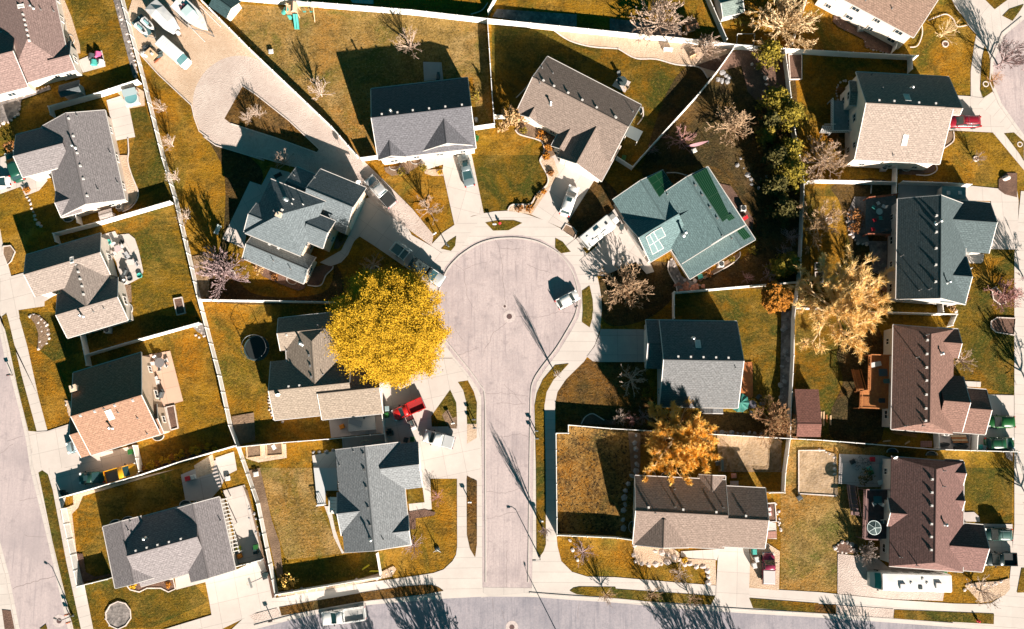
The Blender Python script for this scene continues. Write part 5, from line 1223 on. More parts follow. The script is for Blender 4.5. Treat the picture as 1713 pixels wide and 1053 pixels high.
def ring(x,w,zb,zm,zs,zt,crown=.03):
    return [(x,-w*.90,zb),(x,-w,zm),(x,-w*.97,zs),(x,-w*.80,zt),(x,0,zt+crown),(x,w*.80,zt),(x,w*.97,zs),(x,w,zm),(x,w*.90,zb)]
WH={}
def wheels(t,xs,hw,r=.34,w=.22):
    k=(r,w)
    if k not in WH:
        a=MB().lathe((0,0,0),[(r*.62,-w/2),(r*.95,-w/2),(r,-w*.3),(r,w*.3),(r*.95,w/2),(r*.62,w/2)],18); b=MB().lathe((0,0,0),[(r*.6,-w*.42),(r*.62,w*.5),(r*.3,w*.46),(.05,w*.52)],14)
        for m in (a,b): m.v=[(v[0],v[2],v[1]) for v in m.v]; m.f=[f[::-1] for f in m.f]
        WH[k]=(a.mesh('tyre',TYRE),b.mesh('rim',RIM))
    for x in xs:
        for s in (-1,1):
            o=bpy.data.objects.new('wheel',WH[k][0]); COL.objects.link(o); o.parent=t; o.location=(x,s*(hw-.10),r); o.rotation_euler=(0,0,0 if s>0 else math.pi)
            q=bpy.data.objects.new('rim',WH[k][1]); COL.objects.link(q); q.parent=o
def lamps(t,xf,xr,w,zf,zr,sz=.16):
    for s in (-1,1):
        MB().frus((xf-.16,s*(w-.24),zf-.07),(.34,.36,),(.26,.30),.15).build('headlight',HLM,t)
        MB().frus((xr+.06,s*(w-.19),zr-.13),(.16,.26),(.12,.20),.26).build('taillight',TLM,t)
def greenhouse(t,body,xb0,xb1,xt0,xt1,wb,wt,zb,zt,pillars=(),rooflen=0,panel=True,roofm=None):
    """xb0 cowl, xb1 rear base, xt0/xt1 roof front/rear"""
    vs=[(xb1,-wb,zb),(xb0,-wb*.94,zb),(xb0,wb*.94,zb),(xb1,wb,zb),(xt1,-wt,zt),(xt0,-wt*.95,zt),(xt0,wt*.95,zt),(xt1,wt,zt)]
    MB().add(vs,[(0,1,5,4),(1,2,6,5),(2,3,7,6),(3,0,4,7),(4,5,6,7),(3,2,1,0)]).build('window_glass',CGL,t)
    r=MB(); e=.05; n=5; rings=[]
    for i in range(n+1):
        f=i/n; x=xt1-e+(xt0-xt1+2*e)*f; k=1-.10*abs(2*f-1)**3; c=.07*(1-(2*f-1)**2)
        rings.append([(x,-wt*k-.03,zt-.03),(x,-wt*k*.96,zt+.03+c*.5),(x,0,zt+.05+c),(x,wt*k*.96,zt+.03+c*.5),(x,wt*k+.03,zt-.03)])
    r.loft(rings); r.build('roof_panel',roofm or body,t,smooth=True)
    for s in (-1,1):
        MB().cyl((xb0,s*wb*.95,zb),(xt0,s*wt*.97,zt),.05,n=5).build('pillar',body,t); MB().cyl((xb1,s*wb,zb),(xt1,s*wt*1.0,zt),.085,n=5).build('pillar',body,t)
        for f in pillars:
            xx=xt1+(xt0-xt1)*f; MB().cyl((xx,s*wb*.99,zb),(xx,s*(wt+.005),zt),.05,n=5).build('pillar',body,t)
def place(front,rear,z=.9):
    a=W(rear,z); b=W(front,z); c=(a+b)/2; d=b-a
    return (c.x,c.y,.052),math.atan2(d.y,d.x),d.length
def car(front,rear,body,label,kind='sedan',w=None,rack=False,group=None,roofm=None,sun=False,L=None,cat=None):
    loc,yaw,l=place(front,rear); L=L or l; hl=L/2
    t=thing('parked_car',label,cat or ('suv' if kind=='suv' else 'car'),loc,yaw,group)
    if kind=='sedan': W_,H_,bz,hz,cow,rb,rt0,rt1=.90,1.40,.88,.74,.22,.80,.05,.52
    elif kind=='hatch': W_,H_,bz,hz,cow,rb,rt0,rt1=.88,1.48,.92,.80,.24,.93,.05,.72
    else: W_,H_,bz,hz,cow,rb,rt0,rt1=.95,1.68,1.02,.92,.24,.94,.06,.80
    w=w or W_
    X=lambda f: hl-f*L
    m=MB()
    m.loft([ring(hl,w*.62,.32,.45,.52,.58),ring(hl-.10,w*.84,.28,.46,.60,hz-.12),ring(hl-.45,w*.96,.24,.5,.68,hz-.03),ring(X(cow)+.3,w,.22,.52,.74,hz+.05),ring(X(cow)-.1,w,.22,.52,.80,bz),ring(X(.5),w,.22,.52,.84,bz),ring(X(.82),w*.99,.22,.52,.84,bz+.01),ring(-hl+.35,w*.96,.26,.54,.84,bz-(.0 if kind!='sedan' else .02)),ring(-hl+.08,w*.86,.30,.56,.78,bz-.10),ring(-hl,w*.70,.34,.5,.66,bz-.22)])
    m.build('body',body,t,smooth=True)
    greenhouse(t,body,X(cow-.01),X(rb),X(cow+.16),X(rt1+.04 if kind=='sedan' else rt1+.08),w*.88,w*.77,bz-.02,H_,(.45,) if kind=='sedan' else (.35,.68),roofm=roofm)
    wheels(t,(hl-L*.19,-hl+L*.2),w,.33 if kind!='suv' else .37); lamps(t,hl-.02,-hl,w,hz-.13,bz-.08)
    for s in (-1,1): MB().frus((X(cow)-.25,s*(w+.06),bz),(.14,.2),(.1,.16),.13).build('mirror',body,t)
    MB().box((hl-.04,0,.42),(.10,w*1.1,.16)).build('grille',BLK,t)
    if sun: MB().box(((X(cow+.14)+X(rt1))/2+.35,0,H_+.10),(.62,.78,.03)).build('sunroof',CGL,t)
    if rack:
        r=MB()
        for s in (-1,1): r.tube([(X(cow+.2),s*w*.6,H_+.08),(X(cow+.22),s*w*.6,H_+.15),(X(rt1),s*w*.6,H_+.15),(X(rt1)-.05,s*w*.6,H_+.08)],.022)
        for q in (.3,.6): r.tube([(X(cow+q),-w*.6,H_+.15),(X(cow+q),w*.6,H_+.15)],.02)
        r.build('roof_rack',CHR if rack==2 else BLK,t)
    return t
def pickup(front,rear,body,label,bed='open',cab=.27,w=.98,rackm=None,roofm=None,bedm=None,L=None):
    loc,yaw,l=place(front,rear); L=L or l; hl=L/2; t=thing('pickup_truck',label,'pickup',loc,yaw)
    X=lambda f: hl-f*L; cow=.235; cr=cow+.10+cab; bz=1.12; hz=1.05; H_=1.78
    m=MB(); m.loft([ring(hl,w*.72,.4,.55,.66,.78),ring(hl-.12,w*.90,.36,.55,.8,hz-.08),ring(hl-.5,w*.97,.34,.55,.9,hz-.01),ring(X(cow)+.25,w,.34,.55,.95,hz+.04),ring(X(cow)-.1,w,.34,.55,1.0,bz),ring(X(cr),w,.34,.55,1.0,bz)]); m.build('body',body,t,smooth=True)
    greenhouse(t,body,X(cow-.02),X(cr)+.05,X(cow+.125),X(cr)+.16,w*.88,w*.80,bz-.02,H_,(.5,),roofm=roofm)
    b=MB(); x0,x1=-hl,X(cr)-.03; xm=(x0+x1)/2; ln=x1-x0
    b.box((xm,0,.56),(ln,2*w*.97,.34))
    for s in (-1,1): b.box((xm,s*(w-.07),.92),(ln,.12,.38))
    b.box((x0+.05,0,.94),(.09,2*w-.27,.38)); b.box((x1-.05,0,.94),(.09,2*w-.27,.38)); b.build('bed',body,t)
    if bed=='cover': MB().frus((xm,0,1.13),(ln-.06,2*w-.1),(ln-.2,2*w-.2),.06).build('tonneau_cover',bedm or BLK,t)
    elif bed=='cap': MB().frus((xm,0,1.14),(ln-.02,2*w-.06),(ln-.3,2*w-.4),.62).build('bed_cap',bedm or body,t)
    else: MB().box((xm,0,.74),(ln-.2,2*w-.28,.03)).build('bed_liner',bedm or BLK,t)
    wheels(t,(hl-L*.17,-hl+L*.2),w,.39,.26); lamps(t,hl-.03,-hl,w,hz-.2,.95)
    for s in (-1,1): MB().frus((X(cow)-.28,s*(w+.10),bz),(.16,.26),(.12,.2),.18).build('mirror',BLK,t)
    k=MB(); k.box((hl+.02,0,.52),(.12,w*1.9,.18)); k.box((-hl-.04,0,.56),(.14,w*1.9,.16)); k.build('bumper',CHR,t)
    if rackm:
        r=MB()
        for s in (-1,1):
            for x in (x0+.1,xm,x1-.1): r.cyl((x,s*(w-.1),1.1),(x,s*(w-.1),1.75),.03,n=6)
            r.tube([(x0+.05,s*(w-.1),1.75),(x1+.5,s*(w-.1),1.75)],.04)
        for x in (x0+.1,x1-.1): r.tube([(x,-(w-.1),1.75),(x,w-.1,1.75)],.035)
        r.build('ladder_rack',rackm,t)
    return t
def C4(x,y): return (210+x/8.775,y/8.775)
def C5(x,y): return (620+x/8.775,640+y/8.775)
def C1(x,y): return (600+x/10.53,390+y/10.53)
def C3(x,y): return (940+x/9.517,340+y/9.517)
car((773,257),(786.5,312),paint('slate',(0.13,0.16,0.17)),"dark slate-grey sedan with a black sunroof on the light grey house drive",sun=True)
car((961,311),(943.6,361),WHT,"white estate car with a black sunroof on the beige house drive",'suv',w=.92,sun=True)
car((967.5,491.5),(931.5,511),WHT,"white car parked crookedly at the right kerb of the round court",'hatch')
pickup((616,297.5),(657,343),paint('silver',(0.42,0.42,0.42),.3,.3),"silver crew-cab pickup with a black bed cover beside the slate-grey house",'cover',.30)
pickup((740.5,472),(687,438),paint('pewter',(0.40,0.41,0.41),.3,.3),"pickup with a big dark tarp over its bed, nosing out beside the yellow tree",'cap',.12,w=1.02,bedm=TARP,roofm=TARP)
pickup((658,696),(708,674),paint('red',(0.42,0.012,0.010)),"bright red pickup with open bed on the wide drive by the tan house",'open',.17,w=.95,bedm=mat('red_bed',(0.26,0.02,0.02),.5))
pickup((709.5,728.5),(758.5,741.5),WHT,"white crew-cab pickup with a silver bed cover, by the triangular lawn",'cover',.30,w=.97,bedm=mat('silver_cover',(0.36,0.36,0.36),.4))
car((1586,203.5),(1641,203.8),paint('maroon',(0.20,0.008,0.018)),"dark red suv on the drive of the sand-roofed house",'suv',rack=2,sun=False)
pickup((229,784),(176,800),paint('yellow',(0.55,0.27,0.01)),"yellow truck with a slatted dark bed, parked against the white fence at bottom left",'open',.2,w=1.0,bedm=mat('bed_slate',(0.10,0.11,0.12),.6))
car((131,801),(175,798),paint('bottle',(0.010,0.035,0.025)),"dark green sedan behind the yellow truck, in shade",sun=True)
car((110,751),(152,738),paint('iceblue',(0.25,0.32,0.34)),"pale blue-white car half hidden under the orange-brown roof's edge")
pickup((538.7,1036),(611,1025.5),WHT,"white work pickup with racks parked on the main road",'open',.17,w=1.0,rackm=WHT,bedm=mat('bed_grey',(0.30,0.29,0.28),.7))
pickup((1285.6,925.5),(1286,977.5),paint('wine',(0.20,0.02,0.05)),"wine-red pickup with a white bed load on the gravel pad by the tan house",'cover',.2,w=.93,bedm=mat('white_cover',(0.45,0.42,0.41),.4))
car((1653,706),(1697.5,706),paint('green',(0.010,0.07,0.015)),"bright dark-green suv, upper of the two on the russet house drive",'suv')
car((1697.5,742),(1648,742),paint('greenblack',(0.008,0.05,0.02)),"green-black car, lower of the two on the russet house drive",'suv',w=.93,rack=True)
car((1647,894),(1693,894.8),paint('pine',(0.012,0.035,0.03)),"dark green suv with a long chrome roof rack on the maroon-brown house drive",'suv',rack=2,roofm=mat('roof_ribbed',(0.05,0.10,0.09),.4))
pickup((1647,935.5),(1700.5,936),paint('black',(0.012,0.02,0.02)),"black pickup with a grey box in its bed on the maroon-brown house drive",'open',.2)
car((15.5,254),(33,303),paint('deepgreen',(0.012,0.06,0.04)),"dark green suv beside the grey gabled house at the left edge",'suv')
car((-22,311),(17,302),WHT,"white car cut by the left edge beside the dark green suv")
# camper, motorhome, van, boats
def boxbody(t,L,w,z0,z1,m,front=.0,nose=.0,name='body',rad=.12):
    hl=L/2; m_=MB(); rr=[]
    def rg(x,k,zt): return [(x,-w*k,z0),(x,-w*k,zt-rad),(x,-w*k+rad*.4,zt-rad*.25),(x,-w*k+rad,zt),(x,0,zt+.03),(x,w*k-rad,zt),(x,w*k-rad*.4,zt-rad*.25),(x,w*k,zt-rad),(x,w*k,z0)]
    m_.loft([rg(-hl,.94,z1-.08),rg(-hl+.12,1,z1),rg(hl-nose-.1,1,z1),rg(hl-nose*.3,.97,z1-front*.5),rg(hl,.90,z1-front-.05)]); return m_.build(name,m,t)
def roofbits(t,items,z):
    for n,x,y,dx,dy,dz,m in items:
        MB().frus((x,y,z-.02),(dx,dy),(dx*.86,dy*.86),dz+.02).build(n,m,t)
loc,yaw,L=place((1459,971.5),(1587.4,975),2.4); t=thing('motorhome',"long white motorhome with a teal cab on the gravel pad at lower right",'motorhome',loc,yaw)
TEAL=paint('teal',(0.05,0.20,0.17)); hl=L/2
boxbody(t,L-1.15,1.25,.45,3.25,RVW).location=(-.58,0,0)
m=MB(); m.loft([[(hl-1.2,-1.2,.45),(hl-1.2,-1.22,2.7),(hl-1.2,0,2.9),(hl-1.2,1.22,2.7),(hl-1.2,1.2,.45)],[(hl-.45,-1.15,.45),(hl-.45,-1.17,1.9),(hl-.45,0,2.05),(hl-.45,1.17,1.9),(hl-.45,1.15,.45)],[(hl,-.95,.5),(hl,-.97,1.35),(hl,0,1.45),(hl,.97,1.35),(hl,.95,.5)]]); m.build('cab',mat('cab_pale_teal',(0.27,0.36,0.36),.35),t)
MB().add([(hl-1.13,-1.1,2.70),(hl-.50,-1.08,2.02),(hl-.50,0,2.14),(hl-1.13,0,2.88),(hl-.50,1.08,2.02),(hl-1.13,1.1,2.70)],[(0,1,2,3),(3,2,4,5)]).build('windscreen',mat('screen_teal',(0.02,0.13,0.11),.1,spec=.6),t)
for s in (-1,1): MB().box((hl-.95,s*1.38,1.9),(.12,.18,.4)).build('mirror',BLK,t)
roofbits(t,[('roof_aircon',1.6,.55,.9,.75,.28,RVW),('roof_aircon',-3.6,.3,.95,.8,.28,RVW),('roof_hatch',-1.0,.65,.55,.55,.12,mat('hatch_smoke',(0.05,0.06,0.06),.3)),('roof_vent',.3,.1,.32,.32,.14,RVW),('roof_vent',-2.0,.05,.32,.32,.14,RVW),('roof_vent',-1.4,-.5,.32,.32,.14,RVW)],3.26)
wheels(t,(hl-1.5,-hl+2.6,-hl+1.7),1.22,.46,.28); MB().box((-hl-.06,0,.7),(.12,2.2,.25)).build('bumper',CHR,t)
for k in range(5): 
    for s in (-1,1): MB().box((-hl+1.3+k*1.6,s*1.255,2.1),(.9,.03,.7)).build('side_window',CGL,t)
loc,yaw,L=place(C3(790,272),C3(357,630),2.2); t=thing('camper_trailer',"white camper trailer on the drive of the teal-grey house",'camper',loc,yaw)
boxbody(t,L,1.15,.5,2.55,RVW,.15,.2); roofbits(t,[('roof_aircon',-.1,-.05,1.0,.8,.28,RVW),('roof_hatch',1.7,.1,.4,.4,.1,BLK),('roof_rail',-.1,-.62,2.4,.08,.07,RVW),('roof_vent',-1.9,.25,.35,.35,.12,RVW),('roof_vent',-1.5,-.55,.4,.12,.12,RVW)],2.56)
wheels(t,(-.3,-1.05),1.12,.34); a=MB(); a.tube([(L/2-.2,-.8,.5),(L/2+1.3,0,.5),(L/2-.2,.8,.5)],.06); a.cyl((L/2+1.25,0,0),(L/2+1.25,0,.7),.05); a.build('drawbar',BLK,t)
MB().box((L/2+.02-.6,1.17,1.6),(1.0,.03,.5)).build('side_window',CGL,t); MB().box((-L/2-.01,-.2,1.6),(.03,1.1,.6)).build('rear_window',CGL,t); MB().box((-1,-1.165,1.6),(1.1,.03,.5)).build('side_window',CGL,t)
p=W(C3(830,252),.6); t=thing('covered_mower',"small white covered bundle between the white camper and the teal-grey house",'cover',(p.x,p.y,.05),yaw+1.57); m=MB(); m.loft([[(-.85,-.45,0),(-.8,-.4,.75),(-.8,.4,.75),(-.85,.45,0)],[(0,-.52,0),(0,-.44,1.0),(0,.44,1.0),(0,.52,0)],[(.85,-.42,0),(.75,-.34,.8),(.75,.34,.8),(.85,.42,0)]]); m.build('cover',RVW,t); m=MB(); m.box((0,0,.02),(1.6,.8,.05)); m.build('base',BLK,t)
p=W(C3(950,395),.5); t=thing('utility_cart',"small dark cart beside the garage door of the teal-grey house",'cart',(p.x,p.y,.05),yaw-.8); m=MB(); m.frus((0,.1,.3),(.5,.7),(.62,.9),.45); m.build('tub',TARP,t); m=MB(); m.tube([(0,-.4,.4),(0,-1.0,.9)],.04); m.tube([(-.25,-1.0,.9),(.25,-1.0,.9)],.04); m.build('handle',BLK,t); wheels(t,(0,),.42,.16,.1)
loc,yaw,L=place(C4(905,945),C4(515,610),1.4); t=thing('camper_van',"white van with a flat roof parked on the tan gravel yard, left of the boat",'van',loc,yaw)
hl=L/2; boxbody(t,L-1.3,.98,.4,2.25,WHT,.05,.1).location=(-.65,0,0)
m=MB(); m.loft([ring(hl,.68,.4,.55,.65,.75),ring(hl-.2,.88,.38,.55,.85,1.0),ring(hl-.75,.96,.38,.55,1.0,1.18),ring(hl-1.5,.97,.38,.6,1.1,1.3)]); m.build('bonnet',WHT,t,smooth=True)
MB().add([(hl-1.32,-.85,2.15),(hl-.72,-.86,1.25),(hl-.66,0,1.30),(hl-1.28,0,2.24),(hl-.72,.86,1.25),(hl-1.32,.85,2.15)],[(0,1,2,3),(3,2,4,5)]).build('windscreen',mat('screen_blue',(0.05,0.11,0.12),.15,spec=.6),t)
wheels(t,(hl-.9,-hl+1.1),.96,.35); lamps(t,hl-.03,-hl,.95,.92,1.2)
m=MB(); 
for k in range(6): m.box((-hl+.7+.35*k,.1,2.29),(.05,1.1,.04))
m.build('roof_slats',WHT,t)
loc,yaw,L=place(C4(720,430),C4(370,70),1.5); t=thing('covered_trailer',"white trailer under a peaked pale tarpaulin at the top of the gravel yard",'trailer',loc,yaw)
m=MB(); hl=L/2; m.loft([[(-hl,-1.2,.5),(-hl,-1.25,1.6),(-hl,0,1.75),(-hl,1.25,1.6),(-hl,1.2,.5)],[(-hl*.4,-1.25,.5),(-hl*.4,-1.3,1.75),(-hl*.4,0,2.3),(-hl*.4,1.3,1.75),(-hl*.4,1.25,.5)],[(hl*.5,-1.2,.5),(hl*.5,-1.22,1.6),(hl*.5,0,2.0),(hl*.5,1.22,1.6),(hl*.5,1.2,.5)],[(hl,-.7,.5),(hl,-.8,1.3),(hl,0,1.5),(hl,.8,1.3),(hl,.7,.5)]]); m.build('tarpaulin',mat('tarp_pale',(0.48,0.47,0.46),.6,(0.38,0.385,0.39),1.0),t)
wheels(t,(-.3,-1.0),1.15,.33); m=MB(); m.tube([(hl-.3,-.6,.5),(hl+1.1,0,.5),(hl-.3,.6,.5)],.05); m.build('drawbar',BLK,t); MB().lathe((hl+.5,0,.55),[(.2,0),(.34,.1),(.34,.55),(.15,.68)],14).build('gas_bottle',WHT,t)
def hull(t,L,w,z0,z1,m,n=8,name='hull'):
    rr=[]
    for i in range(n+1):
        f=i/n; x=-L/2+L*f; k=1 if f<.5 else max(.03,math.cos((f-.5)*math.pi)**.7); 
        rr.append([(x,0,z0+.25*max(0,f-.6)),(x,-w*k*.8,z0+.28),(x,-w*k,z1),(x,0,z1+.14*(1-f)+.12),(x,w*k,z1),(x,w*k*.8,z0+.28)])
    return MB().loft(rr).build(name,m,t,smooth=False)
loc,yaw,L=place(C4(1190,425),C4(755,25),1.6); t=thing('motor_boat',"white covered motor boat on a trailer, largest vessel of the gravel yard",'boat',loc,yaw)
hull(t,L,1.35,.75,1.75,RVW); m=MB(); m.loft([[(-1.4,-.85,1.85),(-1.3,-.75,2.35),(-1.3,.75,2.35),(-1.4,.85,1.85)],[(.2,-.95,1.85),(0,-.7,2.35),(0,.7,2.35),(.2,.95,1.85)],[(1.3,-.5,1.85),(1.1,-.4,1.95),(1.1,.4,1.95),(1.3,.5,1.85)]]); m.build('canopy',mat('canopy_ice',(0.36,0.45,0.46),.5),t); m=MB()
for s in(-1,1): m.frus((-1.75,s*.3,1.85),(.8,.42),(.7,.34),.3)
m.build('seats',mat('seat_burgundy',(0.10,0.03,0.04),.6),t)
m=MB()
for s in(-1,1): m.tube([(-L/2,s*1.55,.55),(1.0,s*1.55,.55),(2.6,s*.5,.55),(L/2+1.3,0,.55)],.06); m.tube([(-1.8,s*1.45,.55),(-1.8,s*1.45,1.4)],.04)
m.box((0,0,.55),(.1,3.0,.08)); m.box((-2,0,.55),(.1,3.0,.08)); m.build('trailer_frame',CHR,t); wheels(t,(-.6,-1.4),1.5,.33)
for n,(p,lb) in enumerate([(C4(245,440),"white jet ski on the small trailer, nearer the long fence"),(C4(340,365),"white jet ski on the small trailer, nearer the covered trailer")]):
    q=W(p,.9); yw=math.atan2(-.70,.72)+.02; t=thing('jet_ski',lb,'jet ski',(q.x,q.y,.45),yw,'two jet skis on one trailer'); hull(t,2.7,.55,.1,.65,RVW,6)
    MB().frus((-.35,0,.75),(1.1,.42),(.9,.3),.22).build('seat',mat('seat_teal',(0.20,0.36,0.38),.6),t); m=MB(); m.frus((.55,0,.7),(.5,.4),(.3,.25),.3); m.tube([(.35,-.4,1.08),(.4,0,1.0),(.35,.4,1.08)],.04); m.build('handlebar',BLK,t)
q=W(C4(290,405),.4); t=thing('flat_trailer',"small flat trailer carrying the two white jet skis",'trailer',(q.x,q.y,.02),math.atan2(-.70,.72)); m=MB(); m.box((-.4,0,.38),(3.6,2.2,.08)); m.build('deck',mat('trailer_teal_dark',(0.05,0.10,0.11),.6),t); wheels(t,(-.6,),1.2,.3); m=MB(); m.tube([(1.3,-.8,.4),(2.6,0,.4),(1.3,.8,.4)],.05); m.build('drawbar',CHR,t)
q=W(C1(715,325),.9); loc,yaw,L=place(C1(845,415),C1(600,235),.9); t=thing('rack_trailer',"teal open cage trailer with side ladder on the slate-grey house drive",'trailer',loc,yaw)
TB=mat('trailer_teal',(0.10,0.17,0.17),.5); LTB=mat('rail_pale',(0.50,0.56,0.55),.45); m=MB(); m.box((0,0,.55),(L-.2,1.5,.08)); m.build('deck',TB,t); m=MB(); hl=L/2
for z in (.95,1.35):
    for s in(-1,1): m.tube([(-hl,s*.8,z),(hl,s*.8,z)],.04)
    for x in(-hl,hl*.3,hl): m.tube([(x,-.8,z),(x,.8,z)],.04)
for x in(-hl,hl*.3,hl):
    for s in(-1,1): m.cyl((x,s*.8,.5),(x,s*.8,1.38),.045,n=6)
m.build('rail',LTB,t); wheels(t,(0,),.86,.33); m=MB(); 
for s in(.98,1.18): m.tube([(-hl+.2,s,1.2),(hl+.3,s,1.2)],.03)
for k in range(7): m.tube([(-hl+.4+k*.36,.98,1.2),(-hl+.4+k*.36,1.18,1.2)],.025)
m.build('ladder',LTB,t)
q=W(C5(610,610),.5); t=thing('quad_bike',"small black quad bike beside the red pickup",'quad bike',(q.x,q.y,.055),R(-65)); m=MB(); m.frus((0,0,.4),(1.5,.55),(1.2,.4),.3); m.build('body',BLK,t); MB().frus((-.25,0,.70),(.7,.36),(.6,.3),.16).build('seat',TARP,t); wheels(t,(.55,-.55),.55,.26,.24); m=MB(); m.tube([(.35,-.4,1.0),(.4,0,.92),(.35,.4,1.0)],.03); m.build('handlebar',CHR,t); MB().box((.75,0,.76),(.5,.8,.05)).build('front_rack',RVW,t)
# ---------------------------------------------------------------- yard things
WOOD=mat('timber_orange',(0.38,0.15,0.045),0.8,(0.28,0.10,0.035),3.0); WOODR=mat('timber_red',(0.30,0.10,0.05),0.8,(0.22,0.07,0.04),3.0); WOODP=mat('timber_pale',(0.52,0.36,0.22),0.85,(0.42,0.28,0.17),3.0); WOODD=mat('timber_dark',(0.12,0.065,0.06),0.8,(0.08,0.045,0.045),2.5); WOODT=mat('timber_brown',(0.20,0.10,0.06),0.8,(0.15,0.07,0.045),3.0)
PLW=mat('plastic_white',(0.50,0.48,0.46),.5); PLG=mat('plastic_green',(0.02,0.14,0.05),.5); PLT=mat('plastic_teal',(0.05,0.28,0.24),.5); PLR=mat('plastic_red',(0.45,0.02,0.03),.5); PLO=mat('plastic_orange',(0.6,0.2,0.02),.5); PLP=mat('plastic_pink',(0.55,0.10,0.22),.5); PLY=mat('plastic_yellow',(0.6,0.5,0.03),.5); STO=mat('boulder_pale',(0.50,0.42,0.38),.9,(0.36,0.30,0.28),2.5,bump=.3); STD=mat('boulder_grey',(0.28,0.27,0.27),.9,(0.18,0.17,0.17),2.5,bump=.3); STR=mat('flagstone_red',(0.34,0.16,0.11),.9,(0.26,0.12,0.08),2.5); STEEL=mat('steel_dark',(0.10,0.11,0.115),.45,metal=.5); GRIL=mat('grill_black',(0.03,0.03,0.03),.4)
def at(p,z=0,zb=0.05): 
    w=W(p,z); return (w.x,w.y,zb)
# --- mailboxes
def mailbox(p,label,m=STEEL,yaw=0,group=None,h=1.1,par=None):
    t=thing('mailbox',label,'mailbox',at(p,.6),yaw,group); MB().box((0,0,h/2),(.11,.11,h)).build('post',WOODD,t); b=MB(); n=8; rr=[]
    for x in (-.28,.28): rr.append([(x,-.13,h)]+[(x,.13*math.cos(math.pi-math.pi*i/n),h+.12+.12*math.sin(math.pi*i/n)) for i in range(n+1)]+[(x,.13,h)])
    b.loft(rr); b.build('box',m,t); MB().box((.0,-.145,h+.2),(.05,.02,.22)).build('flag',PLR,t)
mailbox(C('33',440,710),"dark mailbox at the left kerb of the court neck, upper one",group='kerb mailboxes on the court'); mailbox(C('33',445,766),"dark mailbox at the left kerb of the court neck, lower one",group='kerb mailboxes on the court')
mailbox(C('33',846,784),"dark mailbox at the right kerb of the court neck, upper one",group='kerb mailboxes on the court'); mailbox(C('33',850,834),"dark mailbox at the right kerb of the court neck, lower one",group='kerb mailboxes on the court')
mailbox(C('33',304,735),"pale mailbox on a big stone base in the triangular lawn bed",PLW,.2); mailbox(C('23',575,455),"white mailbox in the flower pocket at the head of the court",PLW); mailbox(C('23',186,516),"white box post at the gravel strip end, left of the court",PLW,.6); mailbox(C('23',1105,990),"black mailbox beside the crooked white car",BLK,.5); mailbox(C('43',414,222),"white mailbox in the left parkway of the court mouth",PLW); mailbox(C('43',880,345),"white mailbox in the right parkway of the court mouth",PLW)
mailbox(C('41',448,952),"rust-brown mailbox at the west road kerb, upper one",WOODR,.3); mailbox(C('41',458,1003),"rust-brown mailbox at the west road kerb, lower one",WOODR,.3); mailbox(C('42',445,995),"dark mailbox at the kerb above the white work pickup",BLK,.2); mailbox(C('31',70,420),"black mailbox at the west road kerb in front of the orange-brown house",BLK,.3)
# --- lamps
def street_lamp(p,h,label,yaw=0):
    t=thing('street_lamp',label,'street lamp',at(p,0,.04),yaw); MB().cyl((0,0,0),(0,0,h),.085,.05,n=10).build('pole',STEEL,t); MB().lathe((0,0,0),[(.2,0),(.2,.08),(.1,.4)],12).build('base',STEEL,t)
    a=MB(); a.tube([(0,0,h-.1),(.35,0,h+.12),(.8,0,h+.15)],.04); a.build('arm',STEEL,t); MB().frus((.9,0,h+.08),(.5,.24),(.34,.14),.12).build('lamp_head',STEEL,t)
street_lamp(C('43',868,578),3.5,"dark street lamp at the right corner of the court mouth",R(180)); street_lamp((946,1086),5.5,"street lamp standing just below the lower edge, its shadow across the main road",R(100)); street_lamp(C('41',478,962),3.5,"dark street lamp on the west road verge",R(160)); street_lamp(C('23',262,585),3.0,"slim lamp post in the left flower pocket of the court",R(-60))
# --- hydrants
def hydrant(p,label):
    t=thing('fire_hydrant',label,'hydrant',at(p,.3)); m=MB(); m.lathe((0,0,0),[(.2,0),(.2,.06),(.13,.08),(.13,.5),(.17,.52),(.15,.62),(.06,.72)],12); m.build('body',PLR,t); m=MB(); m.cyl((-.24,0,.4),(.24,0,.4),.07,n=10); m.cyl((0,0,.4),(0,-.24,.4),.09,n=10); m.build('nozzles',PLR,t)
hydrant(C('45',1068,1000),"red fire hydrant in the parkway at the lower right corner"); hydrant(C('23',609,443),"red fire hydrant in the flower pocket at the head of the court")
